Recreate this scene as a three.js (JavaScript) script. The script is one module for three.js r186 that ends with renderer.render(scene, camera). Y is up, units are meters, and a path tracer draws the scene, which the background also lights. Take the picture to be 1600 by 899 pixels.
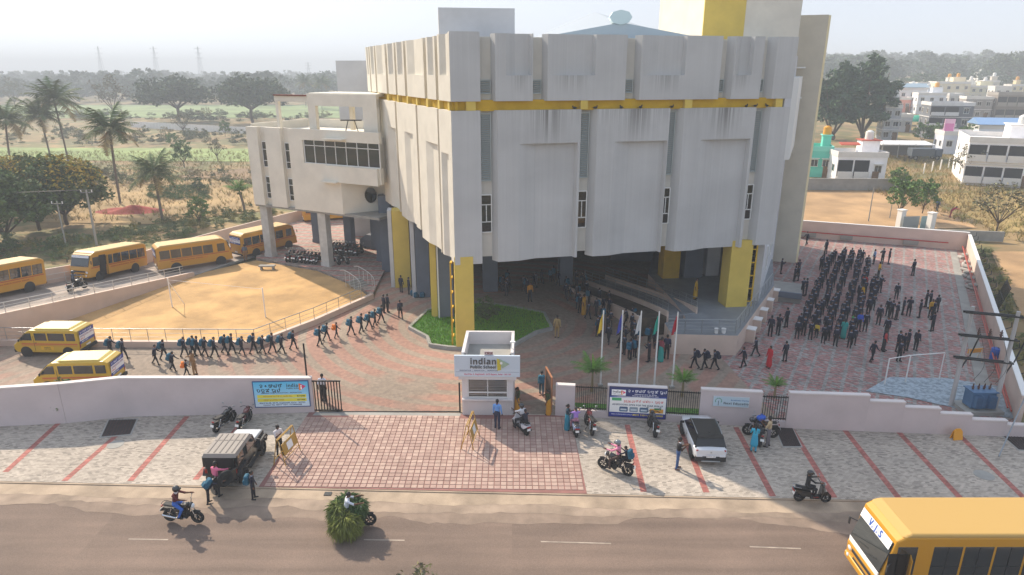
import * as THREE from 'three';
import { mergeGeometries, mergeVertices, toCreasedNormals } from 'three/addons/utils/BufferGeometryUtils.js';
import { ConvexGeometry } from 'three/addons/geometries/ConvexGeometry.js';
import { RoundedBoxGeometry } from 'three/addons/geometries/RoundedBoxGeometry.js';
import { FontLoader } from 'three/addons/loaders/FontLoader.js';
import { TextGeometry } from 'three/addons/geometries/TextGeometry.js';

// ---------- camera, sky, sun, exposure ----------
const scene = new THREE.Scene();
const CAM_H = 19, FPX = 1040, PITCH = Math.atan(337 / FPX);
const camera = new THREE.PerspectiveCamera(2 * Math.atan(449.5 / FPX) * 180 / Math.PI, 1600 / 899, 0.1, 6000);
camera.position.set(0, CAM_H, 0);
camera.rotation.x = -PITCH;
const renderer = new THREE.WebGLRenderer({ antialias: true });
renderer.toneMapping = THREE.LinearToneMapping;
renderer.toneMappingExposure = 1.38;
renderer.shadowMap.enabled = true;
const SUN = new THREE.Vector3(-0.545, 0.588, -0.598).normalize();
{
  const W = 512, Hh = 256, d = new Float32Array(W * Hh * 4), v = new THREE.Vector3();
  for (let j = 0; j < Hh; j++) for (let i = 0; i < W; i++) {
    const th = (j + 0.5) / Hh * Math.PI - Math.PI / 2, ph = (i + 0.5) / W * 2 * Math.PI - Math.PI;
    v.set(Math.cos(th) * Math.cos(ph), Math.sin(th), Math.cos(th) * Math.sin(ph));
    const up = Math.max(0, v.y), c = Math.max(0, v.dot(SUN));
    const hz = Math.exp(-up * 3.2), glow = 0.72 * Math.pow(c, 4.5) + 0.6 * Math.pow(c, 40);
    const base = [0.37 + 0.31 * hz, 0.46 + 0.27 * hz, 0.63 + 0.16 * hz];
    const k = (j * W + i) * 4;
    d[k] = base[0] + glow * 1.03; d[k + 1] = base[1] + glow * 0.98; d[k + 2] = base[2] + glow * 0.88; d[k + 3] = 1;
  }
  const sky = new THREE.DataTexture(d, W, Hh, THREE.RGBAFormat, THREE.FloatType);
  sky.mapping = THREE.EquirectangularReflectionMapping; sky.magFilter = THREE.LinearFilter; sky.needsUpdate = true;
  scene.background = sky; scene.environment = sky;
}
const sun = new THREE.DirectionalLight(new THREE.Color().setRGB(1, 0.87, 0.7), 4.9);
sun.position.copy(SUN).multiplyScalar(200).add(new THREE.Vector3(0, 0, -60)); sun.target.position.set(0, 0, -60);
sun.castShadow = true; sun.shadow.radius = 1.2; sun.shadow.mapSize.set(4096, 4096);
Object.assign(sun.shadow.camera, { left: -140, right: 140, top: 140, bottom: -140, near: 1, far: 600 });
scene.add(sun, sun.target);
scene.fog = new THREE.FogExp2(new THREE.Color().setRGB(0.9, 0.95, 1.0), 0.00115);

// ---------- helpers ----------
let seed = 7;
const rnd = () => { seed = (seed + 0x6D2B79F5) | 0; let t = Math.imul(seed ^ (seed >>> 15), 1 | seed); t = (t + Math.imul(t ^ (t >>> 7), 61 | t)) ^ t; return ((t ^ (t >>> 14)) >>> 0) / 4294967296; };
const rr = (a, b) => a + (b - a) * rnd();
const clamp = (x, a = 0, b = 1) => Math.max(a, Math.min(b, x));
const sstep = (a, b, x) => { const t = clamp((x - a) / (b - a)); return t * t * (3 - 2 * t); };
const V = (x, y, z) => new THREE.Vector3(x, y, z);
const rad = (d) => d * Math.PI / 180;
// the land: flat round the school, rising gently behind the town
const land = (x, z) => Math.max(0, -z - 112) * 0.036 * sstep(15, 60, x) * sstep(2600, 300, -z) + (z < -300 ? 0 : 0);
// where a line of sight from the survey point meets a level (or the land)
function spot(u, v, h = 0) {
  const x = (u - 800) / FPX, y = -(v - 449.5) / FPX, c = Math.cos(PITCH), s = Math.sin(PITCH);
  const t = (h - CAM_H) / (y * c - s);
  return V(x * t, h, (-c - y * s) * t);
}
function farSpot(u, v) {
  const x = (u - 800) / FPX, y = -(v - 449.5) / FPX, c = Math.cos(PITCH), s = Math.sin(PITCH);
  let t = 60; for (; t < 3000; t += 1) if (CAM_H + (y * c - s) * t <= land(x * t, (-c - y * s) * t)) break;
  const p = V(x * t, 0, (-c - y * s) * t); p.y = land(p.x, p.z); return p;
}
const depthOf = (p) => -Math.sin(PITCH) * (p.y - CAM_H) - Math.cos(PITCH) * p.z;
const taken = {};
function numbered(n) { const k = taken[n] = (taken[n] ?? -1) + 1; return k ? `${n}_${String(k).padStart(3, '0')}` : n; }
function tag(o, label, category, group, kind) {
  if (label) o.userData.label = label; if (category) o.userData.category = category;
  if (group) o.userData.group = group; if (kind) o.userData.kind = kind; return o;
}
function thing(name, label, category, pos = [0, 0, 0], ry = 0, group) {
  const o = new THREE.Group(); o.name = numbered(name);
  if (pos.isVector3) o.position.copy(pos); else o.position.set(...pos);
  o.rotation.y = ry; scene.add(o); return tag(o, label, category, group);
}
function copyOf(root, label, pos, ry, group) {
  const r = root.clone(); r.name = numbered(root.name.replace(/_\d{3}$/, '')); scene.add(r);
  if (pos.isVector3) r.position.copy(pos); else r.position.set(...pos);
  r.rotation.set(0, ry, 0); r.userData = { ...root.userData }; return tag(r, label, null, group);
}
const clean = (g) => { let n = g.index ? g.toNonIndexed() : g; for (const k of Object.keys(n.attributes)) if (!['position', 'normal', 'uv', 'color'].includes(k)) n.deleteAttribute(k); if (!n.attributes.normal) n.computeVertexNormals(); if (!n.attributes.uv) n.setAttribute('uv', new THREE.BufferAttribute(new Float32Array(n.attributes.position.count * 2), 2)); return n; };
const join = (gs) => gs.length === 1 ? gs[0] : mergeGeometries(gs.map(clean));
function metreUV(g) {           // uv in metres by the way each face points
  if (g.index) g = g.toNonIndexed();
  g.computeVertexNormals; const p = g.attributes.position, n = g.attributes.normal, uv = new Float32Array(p.count * 2);
  for (let i = 0; i < p.count; i++) {
    const ax = Math.abs(n.getX(i)), ay = Math.abs(n.getY(i)), az = Math.abs(n.getZ(i));
    if (ay > ax && ay > az) { uv[2 * i] = p.getX(i); uv[2 * i + 1] = p.getZ(i); }
    else { uv[2 * i] = ax > az ? p.getZ(i) : p.getX(i); uv[2 * i + 1] = p.getY(i); }
  }
  g.setAttribute('uv', new THREE.BufferAttribute(uv, 2)); return g;
}
function part(parent, name, geos, m, metres) {
  let g = Array.isArray(geos) ? join(geos) : geos; if (metres) g = metreUV(g);
  const o = new THREE.Mesh(g, m); o.name = parent === scene ? numbered(name) : name; o.castShadow = o.receiveShadow = true; parent.add(o); return o;
}
const solo = (name, geos, m, label, category, group, kind, metres) => tag(part(scene, name, geos, m, metres), label, category, group, kind);
const ORD = ['first', 'second', 'third', 'fourth', 'fifth', 'sixth', 'seventh', 'eighth', 'ninth', 'tenth', 'eleventh', 'twelfth', 'thirteenth', 'fourteenth'];
const struct = (name, geos, m, metres = true) => solo(name, geos, m, null, null, null, 'structure', metres);
// geometry builders
function box(w, h, d, x = 0, y = 0, z = 0, ry = 0, rx = 0, rz = 0) { const g = new THREE.BoxGeometry(w, h, d); if (rx) g.rotateX(rx); if (rz) g.rotateZ(rz); if (ry) g.rotateY(ry); return g.translate(x, y, z); }
function rbox(w, h, d, x = 0, y = 0, z = 0, r = 0.03, seg = 2) { return new RoundedBoxGeometry(w, h, d, seg, Math.min(r, w / 2.01, h / 2.01, d / 2.01)).translate(x, y, z); }
const UPV = V(0, 1, 0);
function rod(a, b, r, r2 = r, n = 8) { a = a.isVector3 ? a : V(...a); b = b.isVector3 ? b : V(...b); const d = b.clone().sub(a), L = d.length(); const g = new THREE.CylinderGeometry(r2, r, L, n); g.applyQuaternion(new THREE.Quaternion().setFromUnitVectors(UPV, d.normalize())); return g.translate((a.x + b.x) / 2, (a.y + b.y) / 2, (a.z + b.z) / 2); }
function bar(a, b, w, h) { a = a.isVector3 ? a : V(...a); b = b.isVector3 ? b : V(...b); const d = b.clone().sub(a), L = d.length(), g = new THREE.BoxGeometry(w, h, L); const m = new THREE.Matrix4().lookAt(b, a, UPV); g.applyMatrix4(m); return g.translate((a.x + b.x) / 2, (a.y + b.y) / 2, (a.z + b.z) / 2); }
function pipe(pts, r, n = 6, seg = pts.length * 4) { return new THREE.TubeGeometry(new THREE.CatmullRomCurve3(pts.map((p) => p.isVector3 ? p : V(...p))), seg, r, n); }
function ball(r, x, y, z, sx = 1, sy = 1, sz = 1, n = 12) { return new THREE.SphereGeometry(r, n, Math.ceil(n * 0.7)).scale(sx, sy, sz).translate(x, y, z); }
function disc(r, t, x, y, z, axis = 'x', n = 20) { const g = new THREE.CylinderGeometry(r, r, t, n); if (axis === 'x') g.rotateZ(Math.PI / 2); if (axis === 'z') g.rotateX(Math.PI / 2); return g.translate(x, y, z); }
function hull(pts) { const g = new ConvexGeometry(pts.map((p) => V(...p))); g.setAttribute('uv', new THREE.BufferAttribute(new Float32Array(g.attributes.position.count * 2), 2)); return g; }
function prism(pts, y0, y1) {      // plan outline [x, z] pulled up from y0 to y1 (either may be a function of x, z)
  const sh = new THREE.Shape(pts.map(([x, z]) => new THREE.Vector2(x, -z)));
  const g = new THREE.ExtrudeGeometry(sh, { depth: 1, bevelEnabled: false }).rotateX(-Math.PI / 2);
  const p = g.attributes.position; const f = (h, x, z) => typeof h === 'function' ? h(x, z) : h;
  for (let i = 0; i < p.count; i++) p.setY(i, f(p.getY(i) > 0.5 ? y1 : y0, p.getX(i), p.getZ(i)));
  g.computeVertexNormals(); return clean(g);
}
function sheet(pts, y) { const g = new THREE.ShapeGeometry(new THREE.Shape(pts.map(([x, z]) => new THREE.Vector2(x, -z)))).rotateX(-Math.PI / 2); const p = g.attributes.position; for (let i = 0; i < p.count; i++) p.setY(i, typeof y === 'function' ? y(p.getX(i), p.getZ(i)) : y); g.computeVertexNormals(); return clean(g); }
function profile(pts, w, bevel = 0.03, seg = 2) {   // side view outline [z, y] given width w along x
  const sh = new THREE.Shape(pts.map(([z, y]) => new THREE.Vector2(z, y)));
  const g = new THREE.ExtrudeGeometry(sh, { depth: w - 2 * bevel, bevelEnabled: bevel > 0, bevelThickness: bevel, bevelSize: bevel, bevelOffset: -bevel, bevelSegments: seg });
  return g.rotateY(-Math.PI / 2).translate(w / 2 - bevel, 0, 0);
}
// noise and textures
const hash = (x, y, s) => { let h = Math.imul(x, 374761393) ^ Math.imul(y, 668265263) ^ Math.imul(s + 11, 974634777); h = Math.imul(h ^ (h >>> 13), 1274126177); return ((h ^ (h >>> 16)) >>> 0) / 4294967296; };
function vnoise(x, y, per, s = 0) { const X = Math.floor(x), Y = Math.floor(y), fx = x - X, fy = y - Y, a = fx * fx * (3 - 2 * fx), b = fy * fy * (3 - 2 * fy), m = (k) => ((k % per) + per) % per;
  const h = (i, j) => hash(m(X + i), m(Y + j), s); return (h(0, 0) * (1 - a) + h(1, 0) * a) * (1 - b) + (h(0, 1) * (1 - a) + h(1, 1) * a) * b; }
function fbm(u, v, per, oct = 4, s = 0) { let r = 0, a = 0.5, t = 0; for (let o = 0; o < oct; o++) { r += a * vnoise(u * per, v * per, per, s + o); t += a; per *= 2; a *= 0.55; } return r / t; }
function tex(w, h, fn, size = [1, 1], srgb = true) {    // fn(u, v) -> sRGB bytes; size: metres that one tile covers
  const d = new Uint8Array(w * h * 4);
  for (let j = 0; j < h; j++) for (let i = 0; i < w; i++) { const c = fn((i + 0.5) / w, (j + 0.5) / h), k = (j * w + i) * 4; if (c.length) { d[k] = clamp(c[0], 0, 255); d[k + 1] = clamp(c[1], 0, 255); d[k + 2] = clamp(c[2], 0, 255); } else d[k] = d[k + 1] = d[k + 2] = clamp(c, 0, 255); d[k + 3] = 255; }
  const t = new THREE.DataTexture(d, w, h); t.magFilter = THREE.LinearFilter; t.minFilter = THREE.LinearMipmapLinearFilter; t.generateMipmaps = true; t.wrapS = t.wrapT = THREE.RepeatWrapping;
  t.repeat.set(1 / size[0], 1 / size[1]); if (srgb) t.colorSpace = THREE.SRGBColorSpace; t.needsUpdate = true; return t;
}
function canvasTex(w, h, draw) { const c = document.createElement('canvas'); c.width = w; c.height = h; const x = c.getContext('2d'); draw(x, w, h); const t = new THREE.CanvasTexture(c); t.colorSpace = THREE.SRGBColorSpace; t.anisotropy = 8; return t; }
const mat = (color, rough = 0.8, extra = {}) => new THREE.MeshStandardMaterial({ color, roughness: rough, ...extra });
const paint = (color, rough = 0.35, coat = 0.6) => new THREE.MeshPhysicalMaterial({ color, roughness: rough, clearcoat: coat, clearcoatRoughness: 0.15 });
const lin = (r, g, b) => new THREE.Color().setRGB(r, g, b);
const noisePool = {}, bumpPool = {};
function mottled(c, amp, size, per = 6, rough = 0.9, seedN = 0, bump = 0) {     // one tint over a shared grain
  const a = [0.05, 0.1, 0.2, 0.33].reduce((p, q) => Math.abs(q - amp) < Math.abs(p - amp) ? q : p), pr = per > 10 ? 14 : 6, k = a + '_' + pr + '_' + (seedN % 2);
  const base = noisePool[k] ??= tex(256, 256, (u, v) => 228 * (1 + (fbm(u, v, pr, 5, seedN) - 0.5) * a * 2 + (hash(u * 256 | 0, v * 256 | 0, seedN) - 0.5) * a * 0.35));
  const t = base.clone(); t.repeat.set(1 / size, 1 / size); t.needsUpdate = true;
  const col = new THREE.Color().setRGB(c[0] / 255, c[1] / 255, c[2] / 255, THREE.SRGBColorSpace).multiplyScalar(1 / 0.775); const m = mat(col, rough, { map: t });
  if (bump) { const b = (bumpPool[pr] ??= tex(256, 256, (u, v) => 255 * fbm(u, v, pr * 4, 4, 9), [1, 1], false)).clone(); b.repeat.set(1 / size, 1 / size); b.needsUpdate = true; m.bumpMap = b; m.bumpScale = bump; } return m;
}
// shared materials
const M = {
  black: mat(0x16171a, 0.6), rubber: mat(0x1b1b1c, 0.85), steel: mat(0xa9adb0, 0.35, { metalness: 0.9 }), chrome: mat(0xd0d3d6, 0.15, { metalness: 1 }), darkMetal: mat(0x2b2d30, 0.5, { metalness: 0.6 }),
  galv: mat(0x8f969b, 0.5, { metalness: 0.55 }), glass: new THREE.MeshPhysicalMaterial({ color: 0x1c2428, roughness: 0.06, metalness: 0, clearcoat: 1 }), lampRed: mat(0x9a1414, 0.3), lampClear: mat(0xd7dadb, 0.15), white: mat(0xe4e2de, 0.6), plate: mat(0xe8e8e4, 0.5),
  seatBlack: mat(0x1d1d1f, 0.7), concrete: mottled([150, 148, 142], 0.14, 4, 6, 0.95, 3), bagTeal: mat(0x14566e, 0.8), bagOrange: mat(0xd3701c, 0.8), wood: mottled([120, 92, 62], 0.2, 1.2, 5, 0.8, 21),
};
const E_NOW = () => (typeof performance !== 'undefined' ? performance.now() : 0);
// ---------- ground, roads, paving ----------
const blockTex = (base, amp, joint, red, S = 1.6, n = 8, m2 = 16) => tex(512, 512, (u, v) => {       // running-bond concrete blocks, one tile covers S metres
  const r = Math.floor(v * m2), uu = u * n + (r % 2) * 0.5, c = Math.floor(uu) % n, fx = uu - Math.floor(uu), fy = v * m2 - r;
  const k = 0.84 + 0.32 * hash(c, r, 5) * amp + (fbm(u, v, 8, 3, 2) - 0.5) * 0.2, e = (fx < 0.05 || fy < 0.09) ? joint : 1;
  const b = red && red(c, r) ? [168, 112, 104] : base; return [b[0] * k * e, b[1] * k * e, b[2] * k * e];
}, [S, S]);
const largeMottle = (m, amt, sd, size) => m;
const apronMat = mat(0xffffff, 0.9, { map: (() => { const N = 1024; return tex(N, N, (u, v) => {
  const n = 64, m2 = 128, r = Math.floor(v * m2), uu = u * n + (r % 2) * 0.5, c = Math.floor(uu) % n, fx = uu - Math.floor(uu), fy = v * m2 - r;
  const dirt = fbm(u, v, 5, 5, 31), wear = fbm(u, v, 24, 3, 8), dk = hash(c, r, 17) > 0.86 - 0.22 * sstep(0.5, 0.7, wear) ? 0.13 : 0, k = 0.88 + 0.14 * hash(c, r, 5) + (dirt - 0.5) * 0.22 - dk, e = (fx < 0.07 || fy < 0.13) ? 0.88 : 1;
  return [180 * k * e, 168 * k * e, 154 * k * e]; }, [12.8, 12.8]); })() });
const redBlock = mat(0xffffff, 0.9, { map: blockTex([168, 104, 94], 0.7, 0.86) });
const yardMat = mat(0xffffff, 0.9, { map: tex(1024, 1024, (u, v) => {          // bands of red and grey blocks
  const X = u * 9, b = Math.floor(X) % 3, n = 48, m2 = 96, r = Math.floor(v * m2), uu = u * n + (r % 2) * 0.5, c = Math.floor(uu) % n;
  const fx = uu - Math.floor(uu), fy = v * m2 - r, k = 0.82 + 0.3 * hash(c, r, 6) + (fbm(u, v, 6, 4, 40) - 0.5) * 0.3, e = (fx < 0.07 || fy < 0.12) ? 0.85 : 1;
  const fl = ((X % 1) + 1) % 1, isRed = fl > 0.2 && ((r % 4) < 3 ? hash(c >> 1, r >> 1, 8) > 0.22 : hash(c, r, 9) > 0.7); const q = isRed ? [160, 116, 110] : [150, 144, 138]; return [q[0] * k * e, q[1] * k * e, q[2] * k * e]; }, [9, 9]) });
const plazaMat = mat(0xffffff, 0.9, { map: tex(1536, 1536, (u, v) => {          // arcs of red blocks round the lawn bed, 48 m across
  const x = u * 48 - 24, y = v * 48 - 24, R = Math.hypot(x, y), ring = Math.floor(R / 0.21), an = Math.atan2(y, x), seg = Math.floor(an * 7 * Math.ceil(R / 1.6));
  const d = fbm(u, v, 9, 5, 77), k = 0.9 + 0.12 * hash(seg, ring, 3) + (d - 0.5) * 0.3 + (hash(u * 1536 | 0, v * 1536 | 0, 1) - 0.5) * 0.1;
  const bt = sstep(0.3, 0.5, Math.abs(((R / 1.5) % 1) - 0.5) * 2) * sstep(0.34, 0.5, fbm(u, v, 12, 3, 5)) * sstep(23, 18, R) * sstep(5.5, 7, R), A = [148, 132, 116], Bc = [162, 120, 104], q = A.map((a, i) => a + (Bc[i] - a) * bt * 0.8);
  return [q[0] * k, q[1] * k, q[2] * k]; }, [48, 48]) });
plazaMat.map.offset.set(0.5 + 2 / 48, 0.5 + 50 / 48);
const asphalt = mat(0xffffff, 0.92, { map: tex(1024, 1024, (u, v) => { const n = fbm(u, v, 4, 5, 12), l = fbm(u * 0.25, v * 4, 8, 4, 15), g = hash(u * 1024 | 0, v * 1024 | 0, 2); const k = 0.78 + 0.3 * n + 0.26 * l - 0.14 + 0.2 * (g - 0.5); return [127 * k, 108 * k, 95 * k]; }, [18, 18]) });
asphalt.bumpMap = tex(256, 256, (u, v) => 255 * hash(u * 256 | 0, v * 256 | 0, 4), [1.2, 1.2], false); asphalt.bumpScale = 0.004;
const dust = mottled([164, 145, 124], 0.16, 6, 7, 0.95, 51);
const sandMat = mottled([186, 148, 96], 0.22, 11, 5, 0.95, 61, 0.02);
const rampMat = mottled([150, 137, 126], 0.16, 7, 8, 0.9, 71);
const lawnMat = mottled([70, 112, 34], 0.35, 3, 12, 0.95, 81, 0.05);
const earth = mat(0xffffff, 0.97, { map: tex(512, 512, (u, v) => { const n = fbm(u, v, 6, 5, 91), g = fbm(u, v, 14, 4, 95); const a = [142, 118, 80], b = [104, 100, 60], t = sstep(0.4, 0.62, g), k = 0.75 + 0.5 * n; return [0, 1, 2].map((i) => (a[i] * (1 - t) + b[i] * t) * k); }, [46, 46]) });
const dryField = mottled([160, 132, 88], 0.2, 24, 6, 0.97, 101), greenField = mottled([134, 150, 88], 0.22, 26, 8, 0.97, 111), dirtLot = mottled([172, 138, 98], 0.18, 20, 8, 0.97, 121), brownField = mottled([138, 112, 82], 0.22, 25, 8, 0.97, 131), farGreen = mottled([122, 140, 88], 0.2, 60, 8, 0.97, 141), redSoil = mottled([158, 66, 52], 0.2, 3, 6, 0.97, 151);

{ // the land as one sheet out to the horizon
  const g = new THREE.PlaneGeometry(4200, 2100, 200, 120).rotateX(-Math.PI / 2).translate(0, 0, -850), p = g.attributes.position;
  for (let i = 0; i < p.count; i++) { const x = p.getX(i), z = p.getZ(i); p.setY(i, -0.18 + land(x, z)); }
  g.computeVertexNormals(); struct('ground', g, earth);
}
const far = (pts) => pts.map(([u, v]) => { const p = farSpot(u, v); return [p.x, p.z]; });
const landSheet = (name, pts, m, up = -0.1) => struct(name, sheet(pts, (x, z) => land(x, z) + up), m);
landSheet('dry_field', [[-150, -95], [-48, -86], [-36, -95], [-30, -118], [-70, -126], [-170, -120]], dryField);
landSheet('green_field', [[-190, -158], [-48, -150], [-44, -176], [-200, -182]], greenField);
landSheet('brown_field', [[-66, -128], [-24, -118], [-20, -172], [-48, -149]], brownField, -0.12);
landSheet('crop_field', [[-260, -300], [-20, -300], [-20, -420], [-330, -420]], farGreen);
landSheet('dirt_plot', [[34, -82], [60, -84], [68, -112], [40, -114]], dirtLot);
landSheet('sandy_plot', [[53.5, -72], [80, -72], [75, -30], [30, -30]], dirtLot, -0.09);
landSheet('grass_lot', [[61, -82], [120, -74], [125, -114], [70, -112]], mottled([160, 136, 84], 0.25, 16, 8, 0.97, 161), -0.11);
const edgeZ = (x) => -27.08 + 0.036 * x;
struct('road', sheet([[-90, edgeZ(-90) + 0.5], [90, edgeZ(90) + 0.5], [90, -8], [-90, -8]], -0.06), asphalt);
const dustStrip = (w, jag, sd, y, m) => { const e = []; for (let x = 60; x >= -60; x -= 0.35) e.push([x, edgeZ(x) + w + jag * (fbm(x / 60 + 1, 0.3, 16, 5, sd) - 0.5) * 2 + (hash(x * 20 | 0, 3, sd) - 0.5) * 0.12]); return struct('road_dust', sheet([[-60, edgeZ(-60) + 0.02], [60, edgeZ(60) + 0.02], ...e], y), m); };
dustStrip(2.0, 0.9, 41, -0.056, mottled([136, 118, 103], 0.16, 5, 7, 0.95, 52)); dustStrip(1.45, 0.6, 43, -0.052, mottled([147, 129, 112], 0.16, 5, 7, 0.95, 53)); dustStrip(0.85, 0.4, 47, -0.048, dust);
const lineMat = mottled([162, 148, 134], 0.2, 2, 9, 0.9, 171);
for (const [u0, v0, u1, v1] of [[845, 845, 955, 848], [1172, 853, 1252, 856], [568, 842, 632, 843], [200, 841, 262, 842]]) { const a = spot(u0, v0), b = spot(u1, v1); struct('lane_line', sheet([[a.x, a.z - 0.035], [b.x, b.z - 0.035], [b.x, b.z + 0.035], [a.x, a.z + 0.035]], -0.054), lineMat); }
const frontZ = [[-60, -33], [-28.9, -33.36], [-25.35, -33.72], [-22.3, -34.47], [-11.67, -35], [2.5, -34.62], [15.4, -33.15], [28.06, -32.18], [60, -30.2]];
{
  const edge = frontZ.map(([x, z]) => [x, z]);
  const apron = struct('parking_apron', sheet([...edge, [60, edgeZ(60)], [-60, edgeZ(-60)]], 0), apronMat);
  part(apron, 'kerb', bar([-60, -0.05, edgeZ(-60) + 0.05], [60, -0.05, edgeZ(60) + 0.05], 0.1, 0.08), dust, true);
  const st = [[97, 656, 8, 738], [196, 668, 100, 752], [292, 651, 203, 752], [376, 662, 305, 750], [980, 664, 1006, 769], [1062, 664, 1104, 770], [1150, 668, 1208, 776], [1236, 669, 1304, 778], [1320, 672, 1404, 778], [1405, 676, 1502, 780], [1498, 679, 1604, 782]];
  for (const [u0, v0, u1, v1] of st) { const a = spot(u0, v0), b = spot(u1, v1); part(apron, 'red_block_line', sheet([[a.x - 0.15, a.z], [a.x + 0.15, a.z], [b.x + 0.15, b.z], [b.x - 0.15, b.z]], 0.004), redBlock, true); }
}
{ // tiled crossing in front of the gate: nearest tiles singly, the others joined
  const base = struct('entrance_paving', sheet([[-11.9, -34.9], [3.4, -34.5], [3.55, edgeZ(3.5)], [-12.2, edgeZ(-12)]], 0.004), mottled([140, 98, 90], 0.12, 3, 6, 0.9, 181));
  const ms = [mottled([178, 152, 138], 0.1, 2, 7, 0.88, 182), mottled([168, 140, 128], 0.1, 2, 7, 0.88, 183), mottled([162, 134, 122], 0.1, 2, 7, 0.88, 184)];
  const g = metreUV(new RoundedBoxGeometry(0.27, 0.03, 0.27, 1, 0.008)), spots = [];
  for (let r = 0; r < 25; r++) for (let c = 0; c < 50; c++) { const x = -11.8 + c * 0.308, z = -34.45 + r * 0.308 + (x + 12) * 0.02; const left = -11.75 - (r / 28) * 0.35 + 0.2; if (z < edgeZ(x) - 0.14 && z > -34.4 + (x > -3 && x < 0.3 ? 0.35 : 0) && x < 3.35) spots.push([x, z]); }
  spots.sort((a, b) => b[1] - a[1]);
  const rest = [[], [], []];
  spots.forEach(([x, z], i) => { const k = Math.floor(rnd() * 3), y = 0.012 + rnd() * 0.004; if (i < 300) { const t = new THREE.Mesh(g, ms[k]); t.name = 'tile'; t.position.set(x, y, z); t.receiveShadow = true; base.add(t); } else rest[k].push(box(0.27, 0.03, 0.27, x, y, z)); });
  rest.forEach((r, k) => { const o = part(base, 'tile_field', r, ms[k], true); o.userData.kind = 'stuff'; });
}
struct('plaza', sheet([[-45, -33.8], [-28.9, -33.36], [-25.35, -33.72], [-22.3, -34.47], [-11.67, -35], [2.5, -34.62], [15.4, -33.15], [14.6, -43], [20, -60], [20, -84], [-14, -84], [-12.2, -56], [-18.5, -44.5], [-45, -45]], -0.004), plazaMat);
{ const yd = metreUV(sheet([[15.4, -33.15], [28.06, -32.18], [51, -72], [35.5, -78.2], [28, -84], [20, -84], [20, -60], [14.6, -43]], -0.004)), uv = yd.attributes.uv; for (let i = 0; i < uv.count; i++) { const x = uv.getX(i), z = uv.getY(i), c = Math.cos(0.522), s = Math.sin(0.522); uv.setXY(i, x * c + z * s, -x * s + z * c); } struct('assembly_yard', yd, yardMat, false); }
struct('sports_court', sheet([[-18.7, -44.9], [-12.5, -55.4], [-14.2, -58.2], [-19.4, -63.6], [-27, -67.6], [-30.8, -62.8], [-36, -49.2], [-38, -45]], 0.12), sandMat);
struct('wing_pavement', prism([[-12.4, -55.9], [-14.2, -58.4], [-19.4, -63.9], [-27.2, -68.2], [-30, -76], [-27.5, -92], [-12, -92], [-13.5, -84]], -0.1, 0.22), mat(0xffffff, 0.9, { map: blockTex([156, 140, 128], 1, 0.86, (c, r) => (r >> 2) % 4 === 1) }));
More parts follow.
